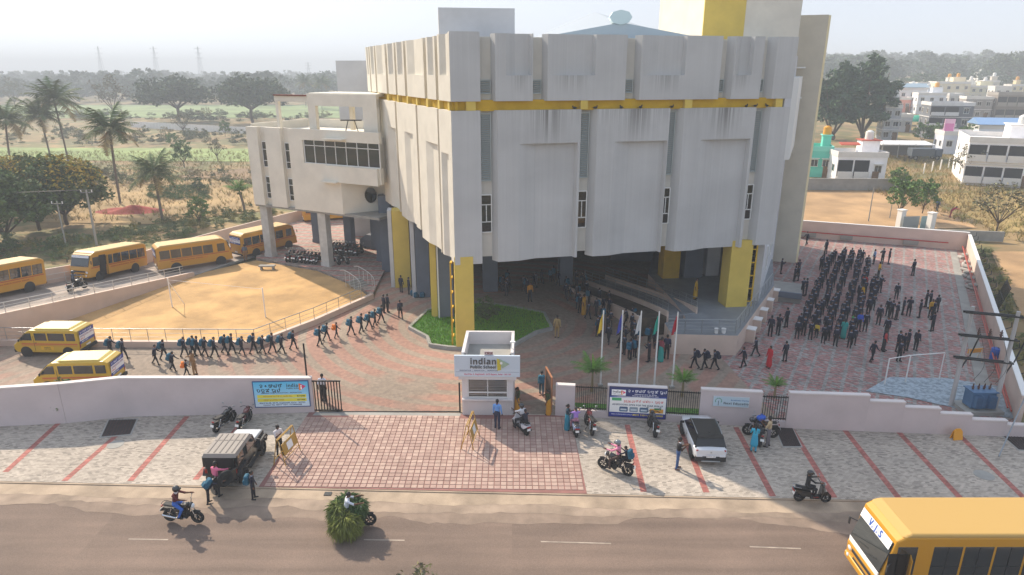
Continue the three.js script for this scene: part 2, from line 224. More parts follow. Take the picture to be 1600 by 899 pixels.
// the bus road: falls from the left towards the side wing
const RA = V(-37.2, 0, -45.6), RB = V(-30.73, 0, -62.7), rdir = RB.clone().sub(RA).normalize();
const roadH = (x, z) => clamp(1.86 - 0.1 * ((x - RA.x) * rdir.x + (z - RA.z) * rdir.z), 0.1, 4);
{
  const near = [], farE = [];
  for (let s = -14; s <= 60; s += 2) { const c = s < 18 ? 0 : (s - 18) * (s - 18) * 0.0045; near.push(RA.clone().addScaledVector(rdir, s).add(V(c * 0.8, 0, 0))); farE.push(RA.clone().addScaledVector(rdir, s).add(V(-7.4 + c * 0.6, 0, -2.8))); }
  const pos = []; for (let i = 0; i < near.length - 1; i++) { const q = [near[i], near[i + 1], farE[i + 1], farE[i]].map((p) => [p.x, roadH(p.x, p.z) + (i > 15 ? 0.03 : 0), p.z]); pos.push(...q[0], ...q[1], ...q[2], ...q[0], ...q[2], ...q[3]); }
  const g = new THREE.BufferGeometry(); g.setAttribute('position', new THREE.Float32BufferAttribute(pos, 3)); g.computeVertexNormals(); g.setAttribute('uv', new THREE.Float32BufferAttribute(new Float32Array(pos.length / 3 * 2), 2)); struct('bus_road', g, rampMat);
  const pinkW = mottled([204, 182, 166], 0.05, 5, 6, 0.85, 191); M.pinkWall = pinkW;
  const w1 = []; for (let s = -14; s < 17.5; s += 1.5) { const a = RA.clone().addScaledVector(rdir, s), b = RA.clone().addScaledVector(rdir, s + 1.5); const m = a.clone().add(b).multiplyScalar(0.5), n = V(rdir.z, 0, -rdir.x).multiplyScalar(-0.15);
    w1.push(hull([a, b].flatMap((p) => [[p.x - n.x, 0, p.z - n.z], [p.x + n.x, 0, p.z + n.z], [p.x - n.x, roadH(p.x, p.z) + 0.4, p.z - n.z], [p.x + n.x, roadH(p.x, p.z) + 0.4, p.z + n.z]]))); }
  solo('retaining_wall', w1, pinkW, 'low pink plastered wall sloping down beside the bus road above the sand court', 'wall', null, null, true);
  { const kb = []; near.forEach((a, i) => { const b = near[i + 1]; if (!b || i < 15) return; kb.push(bar([a.x, roadH(a.x, a.z) / 2, a.z], [b.x, roadH(b.x, b.z) / 2, b.z], 0.24, roadH(a.x, a.z) + 0.12)); }); struct('road_kerb', kb, M.concrete); }
  const w2 = []; for (let i = 0; i < farE.length - 1; i++) { const a = farE[i], b = farE[i + 1]; const n = V(-0.2, 0, -0.05); const top = (p) => roadH(p.x, p.z) + 1.35;
    w2.push(hull([a, b].flatMap((p) => [[p.x, -0.2, p.z], [p.x + n.x, -0.2, p.z + n.z], [p.x, top(p), p.z], [p.x + n.x, top(p), p.z + n.z]]))); }
  solo('boundary_wall', w2, pinkW, 'long pink boundary wall behind the yellow buses', 'wall', null, null, true);
  const rail = thing('handrail', 'white tubular handrail on the sloping wall in front of the buses', 'railing', RA.clone());
  const L = (s, h) => { const p = RA.clone().addScaledVector(rdir, s); return V(p.x - RA.x, roadH(p.x, p.z) + 0.4 + h * 0.85, p.z - RA.z); };
  for (let s = -12; s <= 16.4; s += 1.75) part(rail, 'post', rod(L(s, 0), L(s, 0.9), 0.03, 0.03, 6), M.galvWhite ??= mat(0xc9c6c0, 0.45, { metalness: 0.2 }));
  for (const h of [0.3, 0.6, 0.9]) part(rail, 'rail', rod(L(-12, h), L(16.4, h), h > 0.8 ? 0.03 : 0.018, undefined, 6), M.galvWhite);
  const r2 = thing('handrail', 'low tubular handrail along the foot of the far boundary wall behind the buses', 'railing', farE[4].clone());
  const L2 = (i, h) => { const p = farE[i]; return V(p.x - farE[4].x + 0.5, roadH(p.x, p.z) + h, p.z - farE[4].z); };
  for (let i = 4; i < 15; i++) { part(r2, 'post', rod(L2(i, 0), L2(i, 0.9), 0.03, 0.03, 6), M.galvWhite); for (const h of [0.45, 0.9]) part(r2, 'rail', rod(L2(i, h), L2(i + 1, h), 0.024, undefined, 6), M.galvWhite); }
}
{ // kerb wall and railing between drive and court
  const pts = [[-46, -45.2], [-30.2, -44.75], [-18.6, -44.6], [-15.6, -49.2], [-12.3, -55.5]].map(([x, z]) => V(x, 0, z)), geos = [];
  const k = thing('kerb_wall', 'low pale kerb wall with steel railing between drive and sand court', 'wall', [-18.6, 0, -44.6]);
  const rel = (p, y) => V(p.x + 18.6, y, p.z + 44.6);
  for (let i = 0; i < pts.length - 1; i++) { geos.push(bar(rel(pts[i], 0.22), rel(pts[i + 1], 0.22), 0.34 + i * 0.004, 0.45 + i * 0.006));
    const n = Math.round(pts[i].distanceTo(pts[i + 1]) / 1.35); for (let j = 0; j < n; j++) { const q = pts[i].clone().lerp(pts[i + 1], j / n); part(k, 'post', rod(rel(q, 0.42), rel(q, 1.38), 0.022, 0.022, 6), M.steel); }
    for (const h of [0.75, 1.05, 1.38]) part(k, 'rail', rod(rel(pts[i], h), rel(pts[i + 1], h), h > 1.3 ? 0.03 : 0.012, undefined, 6), M.steel); }
  part(k, 'coping', geos, M.pinkWall, true);
  const st = thing('stair', 'short pale stair with two white handrails at the corner of the sand court', 'stairs', spot(568, 452), 0.9);
  for (let i = 0; i < 5; i++) part(st, 'step', box(1.5, 0.16, 0.34, 0, 0.08 + i * 0.12, -i * 0.32), M.concrete, true);
  for (const s of [-1, 1]) { part(st, 'handrail', [pipe([[s * 0.8, 0.1, 0.6], [s * 0.8, 1.0, 0.5], [s * 0.8, 1.7, -1.6], [s * 0.8, 1.6, -2.2]], 0.03), ...[0, 1, 2, 3].map((i) => rod([s * 0.8, 0, 0.3 - i * 0.6], [s * 0.8, 1.1 + i * 0.17, 0.3 - i * 0.6], 0.02))], M.galvWhite); }
}
// ---------- main school building ----------
const stain = tex(2048, 1024, (u, v) => {     // lime wash over concrete with rain streaks running down from the ledges
  const s = u * 24.4, y = 6 + v * 15.6; const fine = hash(u * 2048 | 0, v * 1024 | 0, 3) - 0.5, st = vnoise(u * 420, v * 3.2, 420, 5), st2 = vnoise(u * 110, v * 2, 110, 9), big = fbm(u, v, 7, 5, 14);
  let k = 0.9 + 0.1 * (big - 0.5) + 0.03 * fine + 0.022 * (st - 0.5) + 0.022 * (st2 - 0.5), dirt = 0;
  const under = (top, len, c, w, amt) => { if (y < top && y > top - len) { const q = clamp(1 - Math.abs(s - c) / w); dirt = Math.max(dirt, amt * q * (1 - (top - y) / len) * sstep(0.35, 0.75, vnoise(u * 560, v * 2.5, 560, 21) * 0.7 + vnoise(u * 150, v * 2, 150, 25) * 0.5)); } };
  under(16.62, 2.6, 6.4, 1.5, 0.6); under(16.62, 2.4, 12.8, 1.6, 0.5); under(16.62, 2.4, 19.4, 1.5, 0.55); under(16.62, 1.2, 12, 13, 0.2); under(18.8, 1.3, 4.6, 0.9, 0.25); under(18.8, 1.3, 8, 1.4, 0.3); under(18.8, 1.3, 14.6, 1.4, 0.3); under(18.8, 1.3, 20.3, 0.8, 0.3);
  const c = [206, 206, 204]; return [c[0] * k * (1 - dirt * 0.62), c[1] * k * (1 - dirt * 0.64), c[2] * k * (1 - dirt * 0.66)];
}, [24.4, 15.6]);
stain.offset.set(0, -6 / 15.6);
const limeWash = mat(0xffffff, 0.88, { map: stain });
const cream = mottled([214, 208, 194], 0.05, 6, 5, 0.88, 201), creamB = mottled([204, 196, 178], 0.06, 6, 5, 0.88, 205), yellowP = mottled([208, 182, 86], 0.07, 5, 6, 0.85, 211), goldP = mottled([194, 156, 30], 0.08, 4, 6, 0.85, 215), greyP = mottled([100, 108, 120], 0.06, 5, 6, 0.8, 221), paleP = mottled([196, 197, 199], 0.05, 6, 6, 0.85, 225), recessP = mottled([196, 192, 182], 0.06, 5, 6, 0.88, 231), darkPane = M.glass;
M.yellowP = yellowP; M.cream = cream; M.greyP = greyP;
const B0 = V(6, 0, -60), bld = thing('school_building', 'large white school building with folded concrete panels above yellow and grey piers', 'building', B0);
const frame = (ox, oz, th) => new THREE.Matrix4().makeTranslation(ox - B0.x, 0, oz - B0.z).multiply(new THREE.Matrix4().makeRotationY(th));
const FRONT = frame(-3.9, -44, 0.2187), LEFT = frame(-15.6, -71.6, -1.1701), LL = 29.98;
const put = (geos, mx, local) => { let g = join([].concat(geos)); if (local) g = metreUV(g); return g.applyMatrix4(mx); };
function panel(name, mx, s0, s1, y0, y1, ret, ledge, a, b, depth, inward, m, D = 0.6) {   // folded slab: full section on one side of the ledge, wedge cut into it on the other
  const full = [[s0 - ret, -D], [s0, 0], [s1, 0], [s1, -D]];
  const cut = [[s0 - ret, -D], [s0, 0], ...(a > s0 + 0.05 ? [[a, 0]] : []), [a + Math.min(1.2, (b - a) * 0.4), -depth], [b, -depth], ...(b < s1 - 0.05 ? [[b + 0.12, 0], [s1, 0]] : [[s1, -depth]]), [s1, -D]];
  const pr = (pl, h0, h1) => prism(pl.map(([x, z]) => [x, z]), h0, h1);
  let g = ledge == null ? [pr(full, y0, y1)] : inward === 'low' ? [pr(full, ledge, y1), pr(cut, y0, ledge)] : [pr(full, y0, ledge), pr(cut, ledge, y1)];
  return part(bld, name, put(g, mx, true), m);
}
const YB = 6.4, YM = 16.62, YU = 17.2, YT = 21.32;
panel('lower_panel', FRONT, 0, 1.9, YB - 0.05, YM, 0, null, 0, 0, 0, '', limeWash);
for (const [s0, s1, r, a, b] of [[3.03, 8.74, 0.33, 4.5, 8.45], [9.9, 15.16, 0.38, 11.2, 15.0], [16.24, 21.73, 0.44, 17.6, 21.4]]) panel('lower_panel', FRONT, s0, s1, YB, YM, r, 14.45, a, b, 0.38, 'low', limeWash);
panel('lower_panel', FRONT, 22.88, 24.42, YB + 0.1, YM, 0.37, null, 0, 0, 0, '', limeWash);
for (const [s0, s1, r, a, b] of [[0, 1.92, 0, 0, 0], [2.91, 5.39, 0.21, 3.6, 5.2], [6.37, 11.78, 0.26, 6.5, 9.5], [12.82, 18.67, 0.27, 12.95, 15.9], [19.64, 21.84, 0.34, 19.75, 20.95], [22.83, 24.42, 0.44, 0, 0]]) panel('upper_panel', FRONT, s0, s1, YU, YT + (s0 === 0 ? 0.08 : 0), r, b ? 18.8 : null, a, b, 0.34, 'up', limeWash);
// left face, measured from the corner towards the back
const lf = (s) => LL - s;
for (const [s0, s1, y, l, a, b] of [[0.02, 2.75, 6.5, 13.8, 0.9, 2.4], [3.1, 8.2, 6.5, 14.2, 3.3, 6.2], [8.7, 14.8, 7, 14.4, 10, 12.5], [15.4, 21.2, 7.2, 14.4, 15.6, 18.5], [21.8, 26.2, 7.7, 14.2, 22, 24]]) panel('lower_panel', LEFT, lf(s1), lf(s0), y, YM, 0, l, lf(b), lf(a), 0.22, 'low', cream, 0.7);
for (const [s0, s1] of [[0.02, 2.6], [3.2, 5.3], [6, 10.9], [11.6, 14.1], [14.7, 17.3], [18, 21.8], [22.4, 24.4], [24.9, 26.3]]) panel('upper_panel', LEFT, lf(s1), lf(s0), YU, YT - (s0 > 3 ? 0.05 : 0), 0, 18.8, lf(s1 - 0.4), lf(s0 + 0.5), 0.24, 'up', cream, 0.7);
// body behind the panels
const core = [[-3.2, -45.1], [19.2, -50.1], [26.4, -66], [26.4, -80], [18, -84], [-13, -84], [-14.7, -71.9]];
const rel = (pl) => pl.map(([x, z]) => [x - B0.x, z - B0.z]);
part(bld, 'body', prism(rel(core), 6.75, 21.15), recessP, true);
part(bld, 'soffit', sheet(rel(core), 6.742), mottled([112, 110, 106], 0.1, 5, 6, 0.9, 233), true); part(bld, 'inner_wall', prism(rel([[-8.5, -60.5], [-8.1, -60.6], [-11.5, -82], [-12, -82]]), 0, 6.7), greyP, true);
part(bld, 'recess_wall', put(box(24.3, 14.4, 0.1, 12.2, 13.9, -0.63), FRONT), recessP, true); part(bld, 'band_end', put(box(0.5, 0.57, 0.6, 24.16, 16.91, -0.31), FRONT), paleP, true);
part(bld, 'left_recess', put(box(25.6, 14, 0.1, lf(13.2), 14.05, -0.66), LEFT), yellowP, true);
part(bld, 'yellow_beam', put([box(23.6, 0.7, 0.2, 11.9, 16.92, -0.42)], FRONT), goldP, true);
part(bld, 'yellow_beam', put([box(26, 0.7, 0.2, lf(13.1), 16.92, -0.42)], LEFT), goldP, true);
for (const [s, w] of [[1.3, 0.62], [8.95, 0.5], [16.5, 0.55], [23.5, 0.55]]) part(bld, 'beam_post', put(box(w, 0.574, 0.5, s, 16.91, -0.28), FRONT), yellowP, true);
for (const s of [0.7, 2.9, 5.7, 8.5, 11.3, 14.4, 18, 22, 25]) part(bld, 'beam_post', put(box(0.4, 0.574, 0.4, lf(s), 16.91, -0.26), LEFT), yellowP, true);
const white2 = mat(0xdcdcd8, 0.5), slatM = mat(0xa9b0ae, 0.5, { metalness: 0.3 });
function louvre(mx, s0, s1, y0, y1) {
  const f = part(bld, 'louvre', put([box(s1 - s0, 0.06, 0.1, (s0 + s1) / 2, y0, -0.5), box(s1 - s0, 0.06, 0.1, (s0 + s1) / 2, y1, -0.5), box(0.06, y1 - y0, 0.1, s0 + 0.03, (y0 + y1) / 2, -0.502), box(0.06, y1 - y0, 0.1, s1 - 0.03, (y0 + y1) / 2, -0.502)], mx), slatM);
  const sl = []; for (let y = y0 + 0.08; y < y1 - 0.05; y += 0.135) sl.push(box(s1 - s0 - 0.12, 0.02, 0.12, (s0 + s1) / 2, y, -0.51, 0, 0.75)); part(f, 'slat_stack', put(sl, mx), slatM);
}
function gridWindow(parent, mx, x, y, w, h, z, rows, grille = true) {   // frame with panes: rows = [[height share, panes]]
  const f = part(parent, 'window', put([box(w, 0.07, 0.12, x, y + h / 2, z), box(w, 0.07, 0.12, x, y - h / 2, z), box(0.07, h, 0.122, x - w / 2, y, z), box(0.07, h, 0.122, x + w / 2, y, z)], mx), white2);
  let t = y + h / 2; for (const [sh, n] of rows) { const hh = sh * h; for (let i = 0; i < n; i++) part(f, 'pane', put(box(w / n - 0.07, hh - 0.07, 0.02, x - w / 2 + (i + 0.5) * w / n, t - hh / 2, z - 0.02), mx), M.glass);
    const bars = [box(w, 0.06, 0.1, x, t - hh, z)]; for (let i = 1; i < n; i++) bars.push(box(0.06, hh, 0.1, x - w / 2 + i * w / n, t - hh / 2, z)); if (t - hh > y - h / 2 + 0.05 || n > 1) part(f, 'glazing_bar', put(bars, mx), white2);
    if (grille) { const gb = []; for (let k = 1; k < 7; k++) gb.push(box(0.014, hh - 0.08, 0.014, x - w / 2 + k * w / 7, t - hh / 2, z + 0.03)); for (let k = 1; k < 3; k++) gb.push(box(w - 0.08, 0.014, 0.014, x, t - hh + k * hh / 3, z + 0.045)); part(f, 'grille', put(gb, mx), M.darkMetal); }
    t -= hh; }
  return f;
}
for (const [s0, s1] of [[1.92, 2.68], [8.76, 9.5], [15.18, 15.82], [21.75, 22.5]]) { louvre(FRONT, s0, s1, 12.0, 16.4); gridWindow(bld, FRONT, (s0 + s1) / 2, 9.75, s1 - s0 - 0.04, 2.6, -0.5, [[0.26, 1], [0.46, 2], [0.28, 1]]); }
for (const [s0, s1] of [[1.94, 2.68], [5.41, 6.08], [11.8, 12.5], [18.7, 19.28], [21.86, 22.36]]) louvre(FRONT, s0, s1, 17.65, 18.5);
// piers under the left face and inside
const pierAt = (x, z, w, d, y1, m, name = 'pier', y0 = 0) => part(bld, name, box(w, y1 - y0, d, x - B0.x, (y0 + y1) / 2, z - B0.z, 0.12), m, true);
pierAt(-3.4, -44.75, 1.3, 1.3, 6.9, yellowP); { const l = []; for (let y = 0.8; y < 6.4; y += 1.1) l.push(box(0.16, 0.09, 0.5, -4.28 - B0.x, y, -44.95 - B0.z)); l.push(box(0.1, 6.4, 0.12, -4.3 - B0.x, 3.2, -44.55 - B0.z)); part(bld, 'pier_ladder', l, goldP); }
pierAt(-5.35, -51.1, 1.15, 1.6, 7, greyP); pierAt(-6.3, -51.0, 0.5, 1.2, 7, yellowP); pierAt(-5.86, -50.25, 0.12, 0.2, 7, white2, 'pier_edge');
pierAt(-7.9, -56.6, 1.15, 1.6, 7, greyP); pierAt(-8.7, -56.5, 0.35, 1.5, 7, paleP);
pierAt(-10.15, -59.4, 1.45, 1.6, 7.2, yellowP); pierAt(-11.1, -59.4, 0.35, 1.4, 7.2, paleP);
pierAt(-12.5, -64.5, 1.1, 1.6, 7.6, greyP); pierAt(-13.5, -68, 1.1, 1.6, 7.6, greyP);
// lobby platform at the right, its columns and back walls
const floorM = mottled([128, 132, 136], 0.08, 5, 6, 0.55, 241);
const plat = [[11.2, -43.4], [15.75, -43.1], [22.6, -54.6], [25.6, -63], [14.6, -66], [12.4, -58], [13, -50], [13, -46.6], [11.2, -45.6]];
part(bld, 'platform', prism(rel(plat), 0, 1.5), M.pinkWall, true); part(bld, 'platform_floor', sheet(rel(plat), 1.504), floorM, true);
const pierR = (x, z, w, d, m, name = 'column') => pierAt(x, z, w, d, 6.85, m, name, 1.5);
pierR(17.45, -49.8, 1.7, 1.5, yellowP); pierR(14.05, -57.3, 1.5, 1.4, goldP); pierR(16.1, -57.6, 1.7, 1.5, greyP); pierR(17.9, -58.5, 1.2, 2.2, paleP);
{ const l = []; for (let y = 1.9; y < 6.6; y += 1.05) l.push(box(0.4, 0.08, 0.12, 18.55 - B0.x, y, -49.3 - B0.z)); l.push(box(0.1, 5.2, 0.1, 18.75 - B0.x, 4.1, -49.3 - B0.z)); part(bld, 'column_ladder', l, goldP); }
{ const l = []; for (let i = 0; i < 12; i++) l.push(box(1.1, 0.12, 0.3, 19.4 - B0.x, 1.8 + i * 0.42, -51 - i * 0.28 - B0.z)); part(bld, 'stair_flight', l, M.darkMetal); }
part(bld, 'lobby_wall', prism(rel([[10.5, -68], [26, -66], [26, -66.5], [10.5, -68.5]]), 0, 6.75), greyP, true);
part(bld, 'rear_wall', prism(rel([[-14, -83.4], [18, -83.4], [18, -83.9], [-14, -83.9]]), 0, 6.75), paleP, true);
pierAt(11.9, -73, 2.6, 2.2, 6.75, paleP, 'column'); pierAt(4, -72, 1.4, 1.4, 6.75, greyP, 'column'); pierAt(-4, -70, 1.4, 1.4, 6.75, greyP, 'column'); pierAt(-2, -58, 1.3, 1.3, 6.75, greyP, 'column'); pierAt(5, -60, 1.2, 1.2, 6.75, greyP, 'column');
// right flank, slab and tower
part(bld, 'flank_wall', prism(rel([[19.3, -50.6], [19.75, -50.4], [26.9, -66.2], [26.4, -66.4]]), 0, 20.4), paleP, true);
part(bld, 'flank_wall', prism(rel([[21.9, -54.6], [22.6, -54.8], [27.6, -66.2], [26.9, -66.3]]), 12.2, 18.6), white2, true);
const FL = frame(19.8, -50.5, -1.147 + Math.PI);
{ const e = V(7.1, 0, -15.9).normalize(), n = V(-e.z, 0, e.x); const mx = new THREE.Matrix4().makeBasis(e.clone().negate().negate(), UPV, V(-e.z, 0, e.x).negate().negate()).setPosition(19.78 - B0.x, 0, -50.45 - B0.z);
  for (const [s, y, w, h] of [[3, 14.6, 1.4, 2.4], [3, 9.4, 1.4, 2], [7, 9.2, 1.4, 2.2], [11, 9, 1.3, 2.2], [4, 4.2, 1.2, 2], [9, 4.4, 1.3, 2.4], [13, 4.4, 1.3, 2.4]]) gridWindow(bld, mx, s, y, w, h, 0.06, [[0.4, 2], [0.6, 2]], false); }
part(bld, 'slab_block', prism(rel([[26.55, -67.9], [29.6, -66.9], [30.9, -76.6], [26.6, -77]]), 0, 24.1), creamB, true);
{ const l = []; for (let k = 0; k < 6; k++) { const y = 3.2 + k * 3.4; part(bld, 'window_hood', box(0.5, 0.1, 1.6, 30.3 - B0.x, y + 1.4, -70 - B0.z, 0.13), white2); part(bld, 'window', box(0.12, 1.4, 1.2, 30.0 - B0.x, y + 0.5, -70 - B0.z, 0.13), M.glass); } part(bld, 'slab_band', [box(3.14, 0.14, 0.1, 28.1 - B0.x, 19.4, -67.36 - B0.z, 0.31), box(3.14, 0.14, 0.1, 28.1 - B0.x, 16.6, -67.36 - B0.z, 0.31)], white2); part(bld, 'slab_edge', prism(rel([[29.62, -66.95], [29.9, -67.1], [31.1, -76.5], [30.92, -76.5]]), 0, 24.05), mottled([228, 214, 174], 0.05, 5, 6, 0.85, 213), true); }
part(bld, 'stair_tower', prism(rel([[16.1, -60], [24.8, -61.5], [26.2, -72], [14.4, -70]]), 21, 30.5), cream, true);
part(bld, 'tower_yellow_face', prism(rel([[16.05, -59.9], [19.7, -60.53], [19.7, -60.7], [16.05, -60.1]]), 21, 30.4), yellowP, true);
part(bld, 'roof_room', prism(rel([[-5.3, -51.5], [0.2, -52.3], [0.2, -56], [-5.8, -56]]), 21, 23.4), paleP, true);
part(bld, 'rear_block', prism(rel([[-19.6, -78], [-14, -78], [-14, -84], [-20, -84]]), 0, 20.2), paleP, true);
{ const rf = new THREE.BufferGeometry(); const P = [[1.5, 21.6, -60], [9.2, 22.9, -60], [17.2, 21.5, -60], [3, 22.6, -76], [9, 25.2, -78], [17, 22.8, -76]].map(([x, y, z]) => [x - B0.x, y, z - B0.z]);
  rf.setAttribute('position', new THREE.Float32BufferAttribute([0, 1, 4, 0, 4, 3, 1, 2, 5, 1, 5, 4].flatMap((i) => P[i]), 3)); rf.computeVertexNormals(); rf.setAttribute('uv', new THREE.Float32BufferAttribute(new Float32Array(24), 2)); const roof = part(bld, 'metal_roof', rf, mat(0xb9bfc2, 0.4, { metalness: 0.5 }));
  part(roof, 'gable_fascia', hull([[1.3, 21.2, -59.9], [1.3, 21.6, -59.9], [9.2, 22.95, -59.9], [17.4, 21.5, -59.9], [17.4, 21.2, -59.9], [1.3, 21.2, -60.1], [17.4, 21.2, -60.1], [9.2, 22.9, -60.1]].map(([x, y, z]) => [x - B0.x, y, z - B0.z])), mat(0x9fb0bb, 0.5));
  part(roof, 'roof_ventilator', new THREE.CylinderGeometry(0.95, 0.95, 1.1, 8).rotateX(Math.PI / 2).scale(1, 0.62, 1).translate(9.1 - B0.x, 23.35, -60.3 - B0.z), mat(0xb8cdd2, 0.35, { metalness: 0.3 })); }
const birdM = mat(0x2a2a2e, 0.7), birdG = join([ball(0.09, 0, 0.1, 0, 1, 0.85, 1.7, 8), ball(0.05, 0, 0.2, 0.12, 1, 1, 1, 8), hull([[-0.03, 0.1, -0.12], [0.03, 0.1, -0.12], [-0.04, 0.07, -0.3], [0.04, 0.07, -0.3], [0, 0.12, -0.14]]), rod([0.02, 0.04, 0], [0.02, 0, 0.02], 0.008), rod([-0.02, 0.04, 0], [-0.02, 0, 0.02], 0.008)]);
[[8.3, 'beside the second yellow post'], [9.75, 'just past the second yellow post'], [11.6, 'alone in the middle of the third bay'], [13, 'in the third bay of the yellow band'], [15.3, 'at the end of the third yellow bay'], [21, 'first of three in the last yellow bay'], [21.7, 'middle of three in the last yellow bay'], [22.6, 'last of three in the last yellow bay']].forEach(([s, w]) => { const p = V(s, 16.625, -0.12).applyMatrix4(FRONT).add(B0); const o = solo('pigeon', birdG.clone(), birdM, `dark pigeon perched on the facade ledge ${w}`, 'bird', 'pigeons on the facade ledge'); o.position.copy(p); o.rotation.y = s * 2.1; });
// ---------- side wing on columns ----------
{
  const W0 = V(-26.8, 0, -68.6), th = -0.468, wing = thing('side_wing', 'cream two storey wing raised on concrete columns over parked motorbikes', 'building', W0, th);
  const id = new THREE.Matrix4(), wp = (n, g, m) => part(wing, n, g, m, true), dirtyCream = mottled([222, 216, 202], 0.06, 7, 5, 0.9, 251);
  // front wall in pieces round the two window slots; z = 0 is the front plane
  wp('front_wall', [box(1.5, 7.9, 0.4, 0.75, 9.85, -0.2)], dirtyCream); wp('front_wall', [box(2.1, 7.9, 0.4, 3.55, 9.85, -0.2)], dirtyCream);
  wp('front_wall', [prism([[5.6, 0], [11.8, 0], [11.8, -0.4], [5.6, -0.4]], 5.9, 9.1), box(1.8, 4.7, 0.4, 6.5, 11.45, -0.2), box(9.2, 1.0, 0.4, 12, 13.3, -0.2), box(9.2, 1.5, 0.4, 12, 9.85, -0.2)], dirtyCream);
  for (const x of [2.0, 5.1]) { wp('slot_wall', box(1.1, 7.9, 0.2, x, 9.85, -0.5), cream); gridWindow(wing, id, x, 11.1, 0.72, 2.5, -0.36, [[0.3, 1], [0.45, 1], [0.25, 1]], false); gridWindow(wing, id, x, 7.75, 0.72, 2.2, -0.36, [[0.3, 1], [0.45, 1], [0.25, 1]], false); }
  wp('body', prism([[0.05, -0.85], [11.5, -0.85], [16, -0.85], [16, -9], [0.05, -9]], 9.05, 13.2), dirtyCream); wp('lower_body', prism([[0.05, -0.85], [11.3, -0.85], [13.8, -4.4], [13.8, -9], [0.05, -9]], 5.95, 9.05), dirtyCream);
  wp('side_wall', prism([[11.8, -0.02], [11.8, -0.4], [14.4, -4.4], [14.8, -4.2]], 5.9, 9.1), dirtyCream);
  wp('oval_window', new THREE.CylinderGeometry(0.72, 0.72, 0.2, 24).scale(1, 1, 1).rotateX(Math.PI / 2).scale(0.8, 1.05, 1).rotateY(0.95).translate(13.55, 7.6, -2.1), M.glass);
  const bay = gridWindow(wing, id, 12, 11.72, 9.0, 2.2, -0.12, [[0.24, 7], [0.76, 7]], false); part(bay, 'curtain', [box(1.1, 1.5, 0.02, 8.3, 11.4, -0.2), box(0.5, 1.5, 0.02, 14.5, 11.4, -0.2)], mat(0xa9a08a, 0.9));
  wp('sill_box', prism([[10.2, 0.25], [16.4, 0.3], [16.4, -0.1], [10.2, -0.1]], 9.0, 10.55), dirtyCream); wp('sunshade', [box(2.4, 0.1, 0.7, 11.6, 13.05, 0.3), box(2, 0.1, 0.6, 10.7, 9.02, 0.35)], dirtyCream);
  wp('floor_slab', box(16, 0.25, 8.8, 8, 5.83, -4.5), M.concrete);
  const colM = mottled([186, 184, 178], 0.09, 3, 5, 0.9, 253); for (const [x, z, m] of [[0.75, -0.7, colM], [8.7, -0.6, colM], [0.9, -7.8, greyP], [5.8, -7.6, greyP], [12.6, -4.6, greyP], [8.9, -8.4, greyP]]) wp('column', [box(1.0, 5.9, 0.7, x, 2.95, z), box(1.1, 0.4, 0.8, x, 0.4, z)], m);
  wp('parapet', [box(16, 0.9, 0.2, 8, 13.6, -8.9), box(0.2, 0.9, 8, 0.15, 13.6, -4.6)], cream); 
  wp('roof_frame', [box(0.35, 3, 0.35, 3.2, 15.2, -1.5), box(0.35, 3, 0.35, 7.6, 15.2, -1.5), box(4.9, 0.55, 0.4, 5.4, 16.5, -1.52)], cream); wp('rusty_cap', box(4.9, 0.12, 0.6, 5.4, 16.84, -1.5), mottled([108, 62, 52], 0.3, 1, 6, 0.95, 255));
  wp('roof_room', [box(0.9, 3.3, 0.4, 8.3, 15, -0.9), box(1.6, 3.3, 0.4, 15.2, 15, -0.9), box(8.2, 1.1, 0.42, 11.9, 16.5, -0.9), box(8.2, 0.25, 4, 11.9, 17.0, -3), box(0.4, 3, 0.4, 10, 15, -4.5), box(0.4, 3, 0.4, 13.6, 15, -4.5)], dirtyCream);
  const ant = thing('steel_trestle', 'dark steel trestle standing under the roof canopy of the side wing', 'frame', V(11.9, 13.22, -2).applyAxisAngle(UPV, th).add(W0)); part(ant, 'trestle_legs', [rod([-0.7, 0, 0], [-0.3, 1.4, 0], 0.04), rod([0.7, 0, 0], [0.3, 1.4, 0], 0.04), rod([-0.6, 0, 0.6], [-0.3, 1.4, 0], 0.04)], M.darkMetal); part(ant, 'trestle_top', box(2, 0.1, 0.3, 0, 1.42, 0), M.darkMetal);
}
